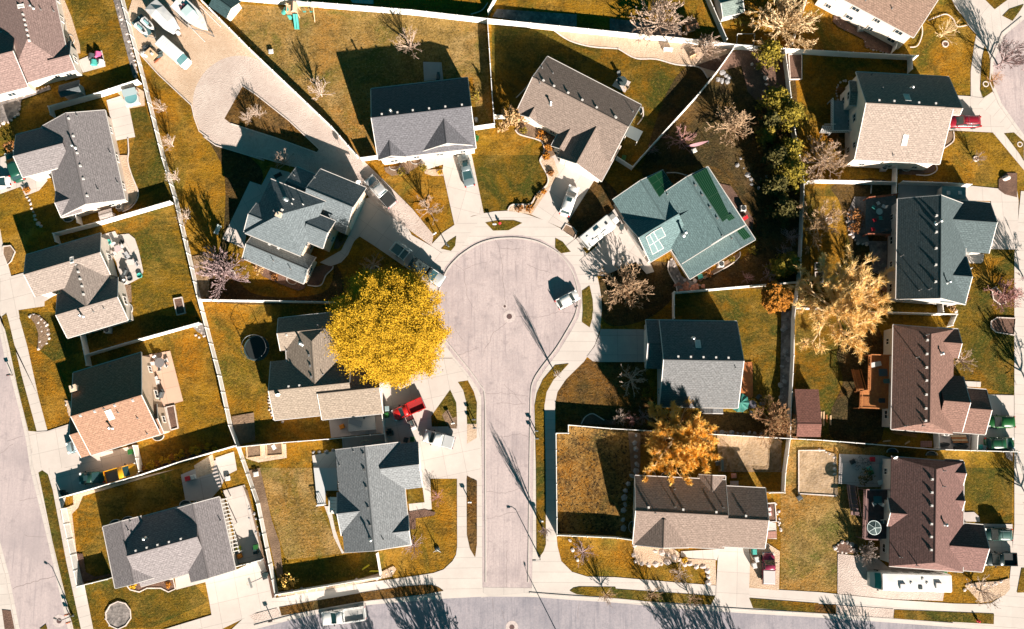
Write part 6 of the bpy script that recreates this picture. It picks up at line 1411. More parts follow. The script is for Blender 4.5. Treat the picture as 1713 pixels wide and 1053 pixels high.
# --- bins
def bin_(p,m,label,yaw=0,group=None):
    t=thing('wheeled_bin',label,'bin',at(p,.6),yaw,group); MB().frus((0,0,.05),(.5,.55),(.62,.72),.95).build('body',m,t); MB().frus((0,0,1.0),(.66,.78),(.55,.66),.1).build('lid',m,t); wheels(t,(-.0,),.36,.12,.08)
BG=mat('bin_green',(0.015,0.09,0.02),.5); BB=mat('bin_dark',(0.02,0.035,0.035),.5); BT=mat('bin_grey',(0.20,0.26,0.27),.5)
for p,m,l in [(C5(240,480),BG,"green wheeled bin against the tan house garage"),(C5(245,385),BT,"grey wheeled bin beside the green one at the tan house garage"),(C5(285,715),BB,"dark bin at the fence opposite the red pickup"),(C5(305,745),BB,"second dark bin touching it at the fence opposite the red pickup"),(C5(522,845),BB,"dark bin against the bluish grey house garage"),(C5(617,835),BG,"green bin against the bluish grey house garage"),(C('44',940,545),PLT,"teal bin by the long warm tan house garage"),(C('44',955,595),PLW,"white bin below the teal one by the garage"),(C('44',940,635),PLW,"pale bin lowest in the row by the garage"),(C('31',855,920),BG,"green bin beside the garage of the orange-brown house"),(C('41',405,160),BB,"dark bin on the pavement left of the white fence corner"),(C('41',425,175),BB,"dark bin next to it by the white fence corner"),(C('42',345,515),BG,"olive-green bin in the speckled house side yard"),(C('42',345,545),BB,"black bin in the speckled house side yard"),(C('42',408,695),BB,"dark bin at the foot of the basketball hoop"),(C('13',458,905),BG,"green bin at the east wall of the light grey house"),(C('14',90,1035),BG,"green bin in the shade at the south-east wall of the beige house"),(C('45',840,690),BG,"green bin behind the long white motorhome"),(C('35',1095,895),BT,"grey bin left of the lower green car"),(C('35',1075,890),PLT,"teal bin at the white gate of the russet house")]: bin_(p,m,l,random.uniform(-.3,.3))
# --- air conditioners
def ac(p,label,yaw=0):
    t=thing('air_conditioner',label,'air conditioner',at(p,.4),yaw); MB().box((0,0,.06),(1.05,1.05,.12)).build('pad',KERB,t); m=MB(); m.box((0,0,.5),(.82,.82,.76)); m.build('casing',PLW,t); m=MB(); m.lathe((0,0,.88),[(.36,0),(.36,.03),(.30,.03),(.30,.01)],18); m.build('fan_guard',BLK,t); f=MB()
    for k in range(4): f.box((.14*math.cos(k*1.57),.14*math.sin(k*1.57),.90),(.26,.09,.02),k*1.57)
    f.build('fan',STEEL,t)
for p,l in [(C('21',783,338),"square white air conditioner at the foot of the grey gabled house"),(C('31',705,128),"white air conditioner south of the taupe house"),(C('24',724,712),"round-topped white air conditioner in the bed of the teal-grey house"),(C('25',447,83),"white air conditioner below the sand-roofed house"),(C('15',300,185),"white air conditioner in the bed under the clay-roofed house"),(C('24',868,350),"small pale air conditioner east of the teal-grey house"),(C('35',848,800),"air conditioner inside the russet house side yard")]: ac(p,l)
# --- tree rings
def tring(p,r,label,m=EDGE):
    t=thing('tree_ring',label,'tree ring',at(p,0,.01)); MB().lathe((0,0,0),[(r,0),(r,.16),(r-.16,.16),(r-.16,.03)],22).build('rim',m,t); MB().lathe((0,0,0),[(r-.16,.0),(r-.16,.05),(.01,.08)],18).build('soil',MULCH,t)
for p,r,l in [(C('22',1120,750),.78,"white stone ring round the small tree above the yellow tree"),(C('22',190,772),.5,"stone ring at the foot of the wide pinkish tree"),(C('15',850,290),.55,"white ring under the sparse golden tree"),(C('15',1113,552),.5,"pale ring on the verge of the east court"),(C('25',1050,25),.45,"white ring under the tiny sapling"),(C('25',92,427),.6,"white stone ring in the lawn left of the charcoal house"),(C('15',1335,945),.45,"dark ring on the lower verge of the east court")]: tring(p,r,l)
# --- patio furniture
def chair(p,yaw,m,label,group=None,z=.05):
    t=thing('patio_chair',label,'chair',at(p,.5,z),yaw,group); MB().box((0,0,.42),(.52,.52,.05)).build('seat',m,t); s=MB(); s.add([(-.24,-.26,.42),(-.24,.26,.42),(-.4,.26,.95),(-.4,-.26,.95),(-.28,-.26,.42),(-.28,.26,.42),(-.44,.26,.95),(-.44,-.26,.95)],[(0,1,2,3),(7,6,5,4),(0,3,7,4),(1,5,6,2),(3,2,6,7)]); s.build('backrest',m,t)
    for x in(-.22,.22):
        for y in(-.23,.23): MB().cyl((x,y,0),(x,y,.42),.022,n=6).build('leg',STEEL,t)
def table(p,r,m,label,h=.74,sq=None,z=.05,yaw=0):
    t=thing('patio_table',label,'table',at(p,.7,z),yaw); b=MB()
    if sq: b.box((0,0,h),(sq[0],sq[1],.05))
    else: b.lathe((0,0,h-.03),[(r,0),(r,.05),(.01,.055)],20)
    b.build('tabletop',m,t); q=MB(); q.cyl((0,0,0),(0,0,h-.03),.05,n=8); q.lathe((0,0,0),[(r*.45,0),(.1,.08)],12); q.build('pedestal',STEEL,t)
def seatset(tp,r,mt,lt,chairs,mc,lc,group,z=.05):
    table(tp,r,mt,lt,z=z)
    for i,p in enumerate(chairs):
        a=W(p,.5); b=W(tp,.5); chair(p,math.atan2(b.y-a.y,b.x-a.x),mc,lc[i],group,z)
def grill(p,yaw,label,z=.05,m=None):
    t=thing('barbecue_grill',label,'barbecue',at(p,.8,z),yaw); b=MB(); b.box((0,0,.45),(1.0,.5,.8)); b.build('cabinet',m or GRIL,t); l=MB(); n=6; l.loft([[(x,.26*math.cos(math.pi*i/n),.88+.26*math.sin(math.pi*i/n)) for i in range(n+1)] for x in(-.4,.4)]); l.build('hood',STEEL,t)
    for s in(-1,1): MB().box((s*.68,0,.84),(.34,.45,.04)).build('side_shelf',STEEL,t)
# taupe house round patio
seatset(C('21',770,610),.55,mat('table_mauve',(0.40,0.33,0.33),.5),"round mauve table at the north end of the taupe house patio",[C('21',745,640),C('21',755,590),C('21',790,595)],PLW,["white patio chair left of the mauve table","white patio chair above the mauve table","white patio chair right of the mauve table"],'chairs on the taupe house patio')
for i,(x,y,a,l) in enumerate([(822,640,.6,"grey lounge chair in the middle of the taupe house patio, upper one"),(835,660,.6,"grey lounge chair in the middle of the taupe house patio, lower one"),(882,690,2.4,"grey lounge chair at the east rim of the taupe house patio"),(893,715,2.6,"grey lounge chair at the south-east rim of the taupe house patio")]): chair(C('21',x,y),a,mat('sling_grey',(0.34,0.34,0.35),.7),l,'lounge chairs on the taupe house patio')
table(C('21',845,695),.5,mat('glass_table',(0.5,0.46,0.44),.2),"low pale table with thin frame in the taupe house patio",h=.45,sq=(1.1,.8)); grill(C('21',815,765),1.2,"black barbecue at the south of the taupe house patio")
for x,y,m,l in [(710,567,PLT,"round teal tub by the taupe house wall"),(796,566,BLK,"round black fire pit on the taupe house patio"),(912,785,PLT,"teal-white paddling seat at the corner of the taupe house patio"),(810,825,PLW,"white planter pot at the south end of the taupe house patio"),(850,805,STEEL,"dark planter pot at the south end of the taupe house patio")]:
    t=thing('round_tub',l,'tub',at(C('21',x,y),.3)); MB().lathe((0,0,0),[(.32,0),(.42,.45),(.38,.47),(.34,.3),(.02,.28)],18).build('tub',m,t)
# orange-brown house patio set
seatset(C('31',1042,340),.75,mat('table_glass_dark',(0.16,0.15,0.15),.2),"big round dark table on the pink patio",[C('31',1000,345),C('31',1040,378),C('31',1085,325),C('31',1082,360),C('31',1020,312)],PLW,["white patio chair left of the big round table","white patio chair below the big round table","white patio chair right of the big round table, upper one","white patio chair right of the big round table, lower one","white patio chair above the big round table"],'chairs round the pink patio table')
chair(C('31',1018,440),.4,PLW,"single white deck chair south of the patio set"); grill(C('31',1048,548),1.3,"steel barbecue on the pink patio",m=STEEL); table(C('31',1015,468),.45,PLW,"low white table on the pink patio",h=.45,sq=(1.0,.7))
# grey-black house rust patio: parasol and chairs
patch('patio',CL('34',836,335,932,335,935,560,900,580,880,540,815,535),mat('patio_rust',(0.36,0.125,0.035),.85,(0.27,0.09,0.03),2.5),0.04)
t=thing('patio_umbrella',"crumpled green parasol at the corner of the grey-black house",'parasol',at(C('34',850,600),2.2)); m=MB(); n=10
for i in range(n):
    a0,a1=2*math.pi*i/n,2*math.pi*(i+1)/n; am=(a0+a1)/2; r0=1.5; rm=1.38
    m.add([(0,0,2.6),(r0*math.cos(a0),r0*math.sin(a0),1.95),(rm*math.cos(am),rm*math.sin(am),1.88),(r0*math.cos(a1),r0*math.sin(a1),1.95),(.8*math.cos(am),.8*math.sin(am),2.12)],[(0,1,4),(1,2,4),(2,3,4),(3,0,4)])
m.build('canopy',mat('canvas_green',(0.025,0.14,0.11),.7,(0.012,0.085,0.07),1.6),t); MB().cyl((0,0,0),(0,0,2.65),.035,n=8).build('pole',STEEL,t)
seatset(C('34',930,612),.62,mat('table_smoke',(0.13,0.12,0.14),.2),"round dark table with a tyre-like rim beside the green parasol",[C('34',968,565),C('34',988,607),C('34',970,655),C('34',922,665)],STEEL,["dark chair above right of the round table by the parasol","dark chair right of the round table by the parasol","dark chair below right of the round table by the parasol","dark chair below the round table by the parasol"],'chairs by the green parasol')
# pink toys top left
for x,y,m,l in [(640,360,PLP,"big pink toy house on the brown-roofed house patio"),(612,412,PLT,"dark teal toy chair on the brown-roofed house patio"),(660,412,PLW,"white toy box on the brown-roofed house patio"),(598,372,STEEL,"grey toy slide on the brown-roofed house patio")]:
    t=thing('garden_toy',l,'toy',at(C('11',x,y),.4)); m_=MB(); m_.frus((0,0,0),(.9,.8),(.8,.7),.55); m_.build('base',m,t); m_=MB(); m_.frus((0,0,.55),(1.0,.9),(.2,.8),.4); m_.build('top',m,t)
# hot tubs
def hottub(p,yaw,label,cover=False):
    t=thing('hot_tub',label,'hot tub',at(p,.5),yaw); m=MB(); m.box((0,0,.42),(2.2,2.2,.84)); m.build('cabinet',PLW,t); m=MB(); m.lathe((0,0,.85),[(.98,0),(1.0,.05),(.86,.06),(.82,.02),(.02,.01)],4 if cover else 20); m.build('shell',mat('tub_water',(0.12,0.28,0.30),.1,spec=.6) if not cover else mat('tub_cover',(0.15,0.17,0.19),.6),t)
hottub(C('11',862,645),.25,"white hot tub with bluish water in the corner of the upper west yard")
t=thing('folded_cover',"dark grey slanted cover roof beside the white hot tub",'cover',at(C('11',845,605),1.4),.25); m=MB(); m.add([(-1.1,-.45,1.2),(1.1,-.45,1.2),(1.1,.5,1.7),(-1.1,.5,1.7),(-1.1,-.45,1.28),(1.1,-.45,1.28),(1.1,.5,1.78),(-1.1,.5,1.78)],[(3,2,1,0),(4,5,6,7),(0,1,5,4),(1,2,6,5),(2,3,7,6),(3,0,4,7)]); m.build('roof',mat('cover_slate',(0.16,0.2,0.21),.7),t)
for x in(-1,1):
    for y,hh in((-.4,1.2),(.45,1.7)): MB().cyl((x,y,0),(x,y,hh),.05,n=6).build('post',WOODT,t)
# trampoline
t=thing('trampoline',"round black trampoline with a sagging net in the yard left of the tan house",'trampoline',at(C('32',348,245),.8,0)); MB().lathe((0,0,.82),[(1.72,0),(1.72,.03),(.01,.0)],28).build('mat',mat('net_black',(0.015,0.018,0.018),.6),t); f=MB(); f.lathe((0,0,.80),[(1.95,0),(1.98,.04),(1.92,.07),(1.74,.06),(1.74,0)],28); f.build('frame_pad',mat('pad_dark',(0.03,0.05,0.05),.6),t); q=MB()
for k in range(6):
    a=k*1.047; q.cyl((1.9*math.cos(a),1.9*math.sin(a),0),(1.9*math.cos(a),1.9*math.sin(a),2.5),.035,n=6)
q.tube([(1.9*math.cos(a*.262),1.9*math.sin(a*.262),2.5+.1*math.sin(a)) for a in range(25)],.03); q.build('enclosure',STEEL,t)
# playset
def p2(k,x,y,z): 
    return W(C(k,x,y),z)
o=W(C('12',605,100),0); t=thing('playset',"wooden playset with twin green slides and a swing beam on the upper lawn",'playset',o)
def PB(name,m,f): 
    b=MB(); f(b); return b.build(name,m,t)
PB('tower',WOODP,lambda b:(b.box((-.2,.2,1.4),(1.8,1.5,.1)),[b.cyl((x,y,0),(x,y,2.4),.06,n=6) for x in(-1.05,.65) for y in(-.5,.9)],b.box((-.2,.92,1.75),(1.8,.06,.6)),b.box((-1.07,.2,1.75),(.06,1.5,.6))))
PB('tower_roof',mat('roof_peach',(0.55,0.34,0.24),.7),lambda b:b.add([(-.3,-.6,2.3),(.7,-.6,2.3),(.7,1.0,2.3),(-.3,1.0,2.3),(.2,-.6,2.9),(.2,1.0,2.9)],[(0,4,5,3),(1,2,5,4),(0,1,4),(2,3,5)]))
for k in(0,1): PB('slide',PLT,lambda b,k=k:[b.add([(-.1+.42*k,-.6-1.9*f0,1.45*(1-f0)**1.2+.12),(.28+.42*k,-.6-1.9*f0,1.45*(1-f0)**1.2+.12),(.28+.42*k,-.6-1.9*f1,1.45*(1-f1)**1.2+.12),(-.1+.42*k,-.6-1.9*f1,1.45*(1-f1)**1.2+.12),(.28+.42*k,-.6-1.9*f0,1.45*(1-f0)**1.2+.27),(.28+.42*k,-.6-1.9*f1,1.45*(1-f1)**1.2+.27),(-.1+.42*k,-.6-1.9*f0,1.45*(1-f0)**1.2+.27),(-.1+.42*k,-.6-1.9*f1,1.45*(1-f1)**1.2+.27)],[(0,3,2,1),(1,2,5,4),(0,6,7,3)]) for f0,f1 in [(i/6,(i+1)/6) for i in range(6)]])
PB('swing_beam',WOODP,lambda b:(b.tube([(.7,.3,2.3),(3.3,.35,2.3)],.08),b.tube([(3.3,.35,2.3),(3.1,-1.2,0)],.07),b.tube([(3.3,.35,2.3),(3.7,1.3,0)],.07)))
for x in(1.5,2.6): PB('swing',PLT,lambda b,x=x:(b.box((x,.33,.5),(.5,.2,.05)),b.cyl((x-.22,.33,.5),(x-.22,.33,2.25),.012,n=4),b.cyl((x+.22,.33,.5),(x+.22,.33,2.25),.012,n=4)))
PB('tube_slide',PLT,lambda b:b.cyl((-1.1,.2,1.7),(-1.9,.1,.6),.38,n=12)); PB('climbing_wall',PLT,lambda b:b.box((-.75,-.75,.7),(.6,.08,1.4)))
# decks
def deck(name,poly,z,m,label,rails=(),steps=None,postm=None,railm=None):
    P=[W(p,z) for p in poly]; o=Vector((P[0].x,P[0].y,0)); t=thing(name,label,'deck',o); b=MB(); b.prism([(p.x-o.x,p.y-o.y) for p in P],z-.12,z); b.build('deck_boards',m,t)
    for p in P: MB().box((p.x-o.x,p.y-o.y,z/2-.07),(.14,.14,max(.1,z-.14))).build('post',postm or m,t)
    for i,j in rails:
        a,c=P[i]-o,P[j]-o; e=c-a; L=e.length; y=math.atan2(e.y,e.x); r=MB(); md=(a+c)/2
        r.box((md.x,md.y,z+.95),(L,.14,.06),y); r.box((md.x,md.y,z+.12),(L,.05,.05),y)
        n=int(L/.28)
        for k in range(n+1): w=a.lerp(c,k/max(1,n)); r.box((w.x,w.y,z+.5),(.05,.05,.9),y)
        r.build('railing',railm or m,t)
    if steps:
        a,c,w_,n=steps; A=W(a,z)-o; B=W(c,0)-o; e=B-A; e.z=0; y=math.atan2(e.y,e.x); s=MB()
        for k in range(n): f=(k+.5)/n; s.box((A.x+e.x*f,A.y+e.y*f,z*(1-f)),(e.length/n*.9,w_,.06),y)
        for sd in(-1,1):
            nx,ny=-math.sin(y)*sd*w_/2,math.cos(y)*sd*w_/2; s.tube([(A.x+nx,A.y+ny,z+.85),(B.x+nx,B.y+ny,.85)],.05); s.tube([(A.x+nx,A.y+ny,z-.1),(B.x+nx,B.y+ny,.05)],.07)
        s.build('stairs',railm or m,t)
    return t
deck('timber_deck',CL('35',350,290,490,295,490,640,440,640,290,635,295,525,345,520),2.2,WOOD,"orange timber deck with railings behind the russet house",((0,1),(6,0),(5,6),(4,5),(3,4)),(C('35',300,525),C('35',262,385),1.1,9))
deck('timber_deck',CL('25',335,285,530,262,530,525,480,525,330,520),1.2,mat('timber_grey_teal',(0.10,0.11,0.11),.8,(0.07,0.08,0.08),2.5),"dark timber deck with rust-red rails and garden chairs behind the charcoal house",((0,1),(3,4)),None,WOODR,WOODR)
deck('timber_deck',CL('45',320,140,490,140,490,460,420,465,310,460),2.2,WOODD,"dark plum deck with a round table behind the maroon-brown house",((0,1),(4,0),(3,4)),(C('45',265,310),C('45',235,110),1.2,8),None,mat('rail_plum',(0.22,0.13,0.12),.7))
deck('timber_deck',CL('15',105,655,240,662,268,865,105,868),1.6,mat('deck_grey',(0.22,0.24,0.24),.8,(0.17,0.19,0.19),2.5),"grey raised deck with white rails and steps left of the sand-roofed house",((3,0),(2,3)),(C('15',115,845),C('15',40,845),1.2,6),None,VINYL)
deck('timber_deck',CL('42',720,0,875,0,875,145,800,145,795,240,745,245),.5,mat('deck_pale',(0.42,0.42,0.42),.8),"low pale deck on the west side of the bluish grey house",((5,4),),(C('42',850,190),C('42',850,300),1.0,5),None,VINYL)
# russet deck furniture
for x,y,m,l in [(405,410,STEEL,"dark table under a grey cover on the orange deck"),(398,590,GRIL,"black covered grill at the south end of the orange deck"),(428,465,mat('chair_teal',(0.06,0.12,0.12),.6),"small teal chair in the middle of the orange deck")]:
    table(C('35',x,y),.6,m,l,z=2.2,sq=(1.3,1.1) if x==405 else (.9,.7))
t=thing('white_lounger',"pale folded lounger at the top corner of the orange deck",'lounger',at(C('35',400,350),2.8,2.2),.2); MB().box((0,0,.4),(1.7,.7,.12)).build('cushion',PLW,t); MB().box((-.7,0,.62),(.35,.7,.4)).build('headrest',PLW,t)
for x in(-.7,.7): MB().box((x,0,.17),(.06,.6,.34)).build('leg',STEEL,t)
for x,y,m,a,l in [(395,325,PLW,.5,"white garden chair at the top of the charcoal house deck"),(365,350,PLT,.9,"teal garden chair at the top left of the charcoal house deck"),(430,345,PLW,2.6,"white garden chair right of the teal one on the charcoal house deck"),(410,420,PLT,1.57,"pale green bench chair in the middle of the charcoal house deck"),(372,435,PLR,.4,"red garden chair on the charcoal house deck, upper one"),(362,495,PLR,.2,"red garden chair on the charcoal house deck, lower one")]: chair(C('25',x,y),a,m,l,'chairs on the charcoal house deck',1.2)
table(C('25',400,380),.5,mat('table_green',(0.3,0.4,0.38),.4),"small pale green table among the charcoal house deck chairs",z=1.2); grill(C('25',445,502),0,"steel grill at the lower end of the charcoal house deck",1.2,STEEL)
t=thing('patio_umbrella',"round closed wheel-like parasol frame on the dark plum deck",'parasol',at(C('45',387,390),4.2,2.2)); m=MB(); m.tube([(1.0*math.cos(k*.3142),1.0*math.sin(k*.3142),2.0) for k in range(21)],.05)
for k in range(5): m.tube([(0,0,2.25),(1.0*math.cos(k*1.257),1.0*math.sin(k*1.257),2.0)],.04)
m.build('frame',LTB,t); MB().cyl((0,0,0),(0,0,2.3),.04,n=8).build('pole',STEEL,t); MB().lathe((0,0,2.02),[(.96,0),(.02,.2)],20).build('canopy',mat('canvas_dark',(0.03,0.05,0.05),.7),t)
grill(C('45',425,340),.1,"white-topped barbecue on the dark plum deck",2.2,PLW); table(C('45',370,200),.5,mat('table_dteal',(0.05,0.11,0.11),.5),"dark teal table at the top of the dark plum deck",z=2.2,sq=(1.2,1.0)); chair(C('45',350,225),.4,PLW,"pale chair beside the dark teal table",None,2.2); chair(C('45',390,225),2.5,PLW,"pale chair right of the dark teal table",None,2.2)
# bikes and clutter on the maroon-brown house patio
for x,y,l in [(265,1005,"bicycle leaning among others on the maroon-brown house patio, left one"),(300,990,"bicycle leaning among others on the maroon-brown house patio, middle one"),(335,1000,"bicycle leaning among others on the maroon-brown house patio, right one")]:
    t=thing('bicycle',l,'bicycle',at(C('35',x,y),.4),random.uniform(0,3),'bicycles on the patio'); t.rotation_euler=(R(35),0,t.rotation_euler.z)
    for s in(-.5,.5):
        w=MB(); w.tube([(s+.33*math.cos(k*.3927),0,.34+.33*math.sin(k*.3927)) for k in range(17)],.025,5); w.build('wheel',TYRE,t)
    f=MB(); f.tube([(-.5,0,.34),(-.1,0,.34),(.35,0,.75),(-.15,0,.75),(-.5,0,.34)],.025); f.tube([(.35,0,.75),(.5,0,.34)],.025); f.tube([(.3,-.25,.95),(.35,0,.9),(.3,.25,.95)],.02); f.tube([(.35,0,.75),(.35,0,.92)],.02); f.tube([(-.1,0,.34),(-.2,0,.88)],.02); f.build('frame',STEEL,t); MB().frus((-.2,0,.88),(.26,.14),(.2,.08),.06).build('saddle',BLK,t)
for k,x,y,m,l in [('45',365,30,PLG,"bright green plastic slide bucket on the shaded patio"),('45',428,95,LTB,"round pale planter at the maroon-brown house wall"),('35',375,970,PLR,"red-framed toy on the shaded patio"),('35',355,1030,PLT,"pale teal bucket on the shaded patio"),('35',245,985,BLK,"black box on the shaded patio"),('41',1225,70,PLR,"red toy car on the shaded patio at bottom left"),('41',1262,60,PLW,"white toy car next to the red one at bottom left"),('32',907,757,PLO,"square orange sandbox on the shaded patio slab"),('42',230,525,PLY,"round yellow toy in the speckled house side yard"),('42',240,575,PLO,"orange toy in the speckled house side yard"),('42',160,68,PLW,"round white table top lying by the side yard"),('44',808,52,mat('seat_coral',(0.5,0.22,0.17),.6),"coral seat on the small pad behind the warm tan house"),('42',345,40,PLW,"white scrap by the long west fence"),('32',1215,795,BB,"dark pots by the tan house fence"),('12',442,338,PLW,"round pale lid on the upper lawn"),('14',550,985,PLW,"white bucket beside the pink shrub tree"),('44',1237,195,STEEL,"black-white sprinkler box on the dry lawn"),('24',590,793,PLT,"teal garden seat at the south corner of the teal-grey house"),('34',705,995,STEEL,"long dark bench slab in the gravel garden")]:
    t=thing('garden_item',l,'garden item',at(C(k,x,y),.3),random.uniform(0,.6)); m_=MB(); m_.frus((0,0,0),(.62,.55),(.75,.65),.4); m_.build('body',m,t); m_=MB(); m_.frus((0,0,.4),(.8,.7),(.55,.5),.1); m_.build('lid',m,t)
# big white slab structure on tan house side patio
t=thing('covered_pool',"white flat cover with a slanted grey panel beside the tan house",'pool cover',at(C('32',1035,735),.5),R(4)); m=MB(); m.box((0,0,.3),(4.1,2.2,.6)); m.build('cover',PLW,t); m=MB(); m.box((-.9,.2,.72),(2.0,.9,.08),-.35); m.build('panel',mat('panel_grey',(0.30,0.31,0.33),.5),t); MB().box((.4,.75,.63),(.28,.28,.06)).build('hatch',STEEL,t)
# paddle boards / hoops
for k,x,y,l in [('32',1050,855,"pale green hoop frame leaning in the dark side yard, left one"),('32',1135,855,"pale green hoop frame leaning in the dark side yard, right one")]:
    t=thing('hoop_frame',l,'hoop',at(C(k,x,y),.5),.3); m=MB(); m.tube([(-.7,0,.1),(-.5,.1,.9),(0,.2,1.2),(.5,.1,.9),(.7,0,.1)],.05); m.tube([(-.6,-.3,.05),(.6,-.3,.05)],.04); m.build('frame',mat('hoop_mint',(0.35,0.5,0.38),.5),t)
# basketball hoop
t=thing('basketball_hoop',"portable basketball hoop on the speckled grey house drive",'basketball hoop',at(C('42',400,705),0),math.atan2(-.35,-.9)); m=MB(); m.frus((0,0,0),(.8,1.1),(.6,.8),.25); m.build('base',BLK,t); m=MB(); m.tube([(0,0,.2),(.1,0,2.6),(1.1,0,3.2)],.06); m.build('pole',STEEL,t); MB().box((1.2,0,3.4),(.06,1.5,1.0)).build('backboard',PLW,t); m=MB(); m.tube([(1.55+.24*math.cos(k*.524),.24*math.sin(k*.524),3.05) for k in range(13)],.02); m.build('rim',PLO,t)
# raised beds, sandboxes
def rbed(poly,label,soil=SOIL,wm=WOODP,h=.3):
    P=[W(p,0) for p in poly]; o=P[0]; t=thing('raised_bed',label,'raised bed',o); Q=[(p.x-o.x,p.y-o.y) for p in P]; MB().prism(Q,.01,h*.6).build('soil',soil,t); b=MB()
    for i in range(4):
        a=Vector((*Q[i],0)); c=Vector((*Q[(i+1)%4],0)); e=c-a; md=(a+c)/2; b.box((md.x,md.y,h/2),(e.length+.12*(1 if i%2 else -1),.13,h),math.atan2(e.y,e.x))
    b.build('boards',wm,t)
rbed(CL('32',285,880,375,868,380,950,292,962),"left raised bed of orange soil by the long fence"); rbed(CL('32',415,872,515,862,520,940,418,948),"right raised bed with a white sack, by the long fence"); rbed(CL('21',1136,938,1190,928,1212,1030,1158,1043),"small raised bed in the corner of the taupe house yard",MULCH,EDGE); rbed(CL('14',1165,360,1250,360,1250,520,1175,522),"long raised soil bed by the fence above the sand-roofed house",MULCH,EDGE); rbed(CL('31',1088,630,1140,618,1165,765,1120,778),"planted strip bed at the corner of the orange-brown house",MULCH,EDGE); rbed(CL('25',0,705,40,702,40,742,0,745),"white-edged square bed left of the big golden tree",MULCH,EDGE); rbed(CL('25',0,765,52,762,50,828,0,830),"second white-edged square bed left of the big golden tree",MULCH,EDGE); rbed(CL('24',1245,840,1268,838,1262,970,1240,975),"narrow orange timber bed by the right-hand fence",WOOD,WOOD)
q=W(C('32',458,890),.35); t=thing('white_sack',"white sack lying on the right raised bed",'sack',(q.x,q.y,.2),.5); MB().frus((0,0,0),(.6,.75),(.45,.6),.16).build('sack',PLW,t)
# timber planks and piles
for i,(k,x,y,L,a,m,l) in enumerate([('35',40,700,1.9,1.4,WOODP,"pale plank leaning by the red shed, left one"),('35',60,705,2.2,1.5,WOODP,"pale plank leaning by the red shed, second"),('35',80,705,1.2,1.55,WOOD,"short orange plank by the red shed"),('35',105,715,1.5,1.5,WOODP,"grey-white plank by the red shed, right one"),('35',585,800,3.8,-.1,WOOD,"long orange board on the pile south of the russet house"),('35',590,812,3.6,-.16,WOOD,"second orange board on the pile south of the russet house"),('35',640,795,3.2,.02,WOODT,"brown board on the pile south of the russet house"),('35',605,862,.9,.5,WOODP,"short pale offcut south of the russet house"),('35',470,852,1.2,.1,WOODP,"pale lumber stack by the white fence"),('42',1060,650,1.3,.6,PLY,"yellow plank in the dark corner of the bluish grey yard"),('42',1115,676,1.4,0,PLY,"yellow-green plank by the southern white fence")]):
    t=thing('plank',l,'plank',at(C(k,x,y),.1,.02),a); m_=MB(); m_.box((0,0,.06),(L,.16,.08)); m_.box((.05,.12,.05),(L*.85,.06,.06)); o_=m_.build('board',m,t)
t=thing('lumber_cart',"trailer box stacked with lumber inside the russet house side yard",'trailer',at(C('35',948,838),.5),0); m=MB(); m.box((0,0,.35),(2.6,1.3,.3)); m.build('box',STEEL,t)
for k in range(4): MB().box((-.1*k,-.45+.3*k,.56),(2.3,.22,.10)).build('timber',WOODP if k%2 else WOOD,t)
wheels(t,(0,),.7,.28,.15)
for x,y,l in [(835,875,"black covered motorbike in the russet house side yard, left one"),(955,890,"black covered motorbike in the russet house side yard, right one")]:
    t=thing('covered_motorbike',l,'motorbike',at(C('35',x,y),.5),.1,'covered motorbikes'); m=MB(); m.loft([[(-1,-.15,.1),(-1,-.1,.7),(-1,.1,.7),(-1,.15,.1)],[(-.3,-.3,.1),(-.3,-.2,.85),(-.3,.2,.85),(-.3,.3,.1)],[(.4,-.35,.1),(.4,-.3,1.1),(.4,.3,1.1),(.4,.35,.1)],[(1,-.15,.1),(1,-.1,.65),(1,.1,.65),(1,.15,.1)]]); m.build('cover',BLK,t); m=MB(); m.cyl((.75,-.06,.3),(.75,.06,.3),.3,n=14); m.cyl((-.75,-.06,.3),(-.75,.06,.3),.3,n=14); m.build('wheels',TYRE,t)
patch('paver_pad',CL('35',690,850,765,850,765,890,690,890),PAVER,.04)
# fire pit clutter in the gravel yard
q=W(C4(390,810),.4); t=thing('work_bench',"timber-topped work bench with junk round it in the gravel yard",'bench',(q.x,q.y,.02),-.75); MB().box((0,0,.75),(1.9,1.3,.08)).build('bench_top',WOODP,t)
for x in(-.8,.8):
    for y in(-.5,.5): MB().box((x,y,.36),(.1,.1,.7)).build('leg',WOODT,t)
MB().frus((.1,.1,.79),(.4,.35),(.3,.25),.25).build('vice',RVW,t)
for x,y,m,l in [(330,700,TARP,"dark heap behind the work bench, upper"),(480,790,TARP,"dark heap right of the work bench"),(285,690,STEEL,"dark heap left of the work bench"),(290,790,RVW,"pale bucket left of the work bench")]:
    q=W(C4(x,y),.4); t=thing('junk_heap',l,'heap',(q.x,q.y,0)); m_=MB()
    for k in range(4): m_.rock((random.uniform(-.45,.45),random.uniform(-.45,.45),.25),.45,k+int(x),.7)
    m_.build('heap',m,t)
q=W(C4(470,885),.3); t=thing('plank',"red-brown plank bench below the work bench",'plank',(q.x,q.y,.02),.75); MB().box((0,0,.3),(1.4,.22,.06)).build('board',WOODR,t); MB().box((0,0,.14),(1.0,.08,.26)).build('support',WOODR,t)
# long poles beside the boat
for i,(a,b,l) in enumerate([((660,180),(920,410),"dark pole lying beside the boat trailer"),((620,60),(1170,620),"long pale pole lying left of the boat"),((1100,100),(1400,400),"pale pole lying against the gravel yard fence")]):
    A=W(C4(*a),0);B=W(C4(*b),0); t=thing('long_pole',l,'pole',(A.x,A.y,.02)); m=MB(); e=B-A; m.tube([(0,0,.14),(e.x,e.y,.14)],.07); m.build('pole',STEEL if i==0 else RVW,t); m=MB(); m.box((e.x*.2,e.y*.2,.04),(.5,.15,.08)); m.box((e.x*.8,e.y*.8,.04),(.5,.15,.08)); m.build('blocks',WOODT,t)
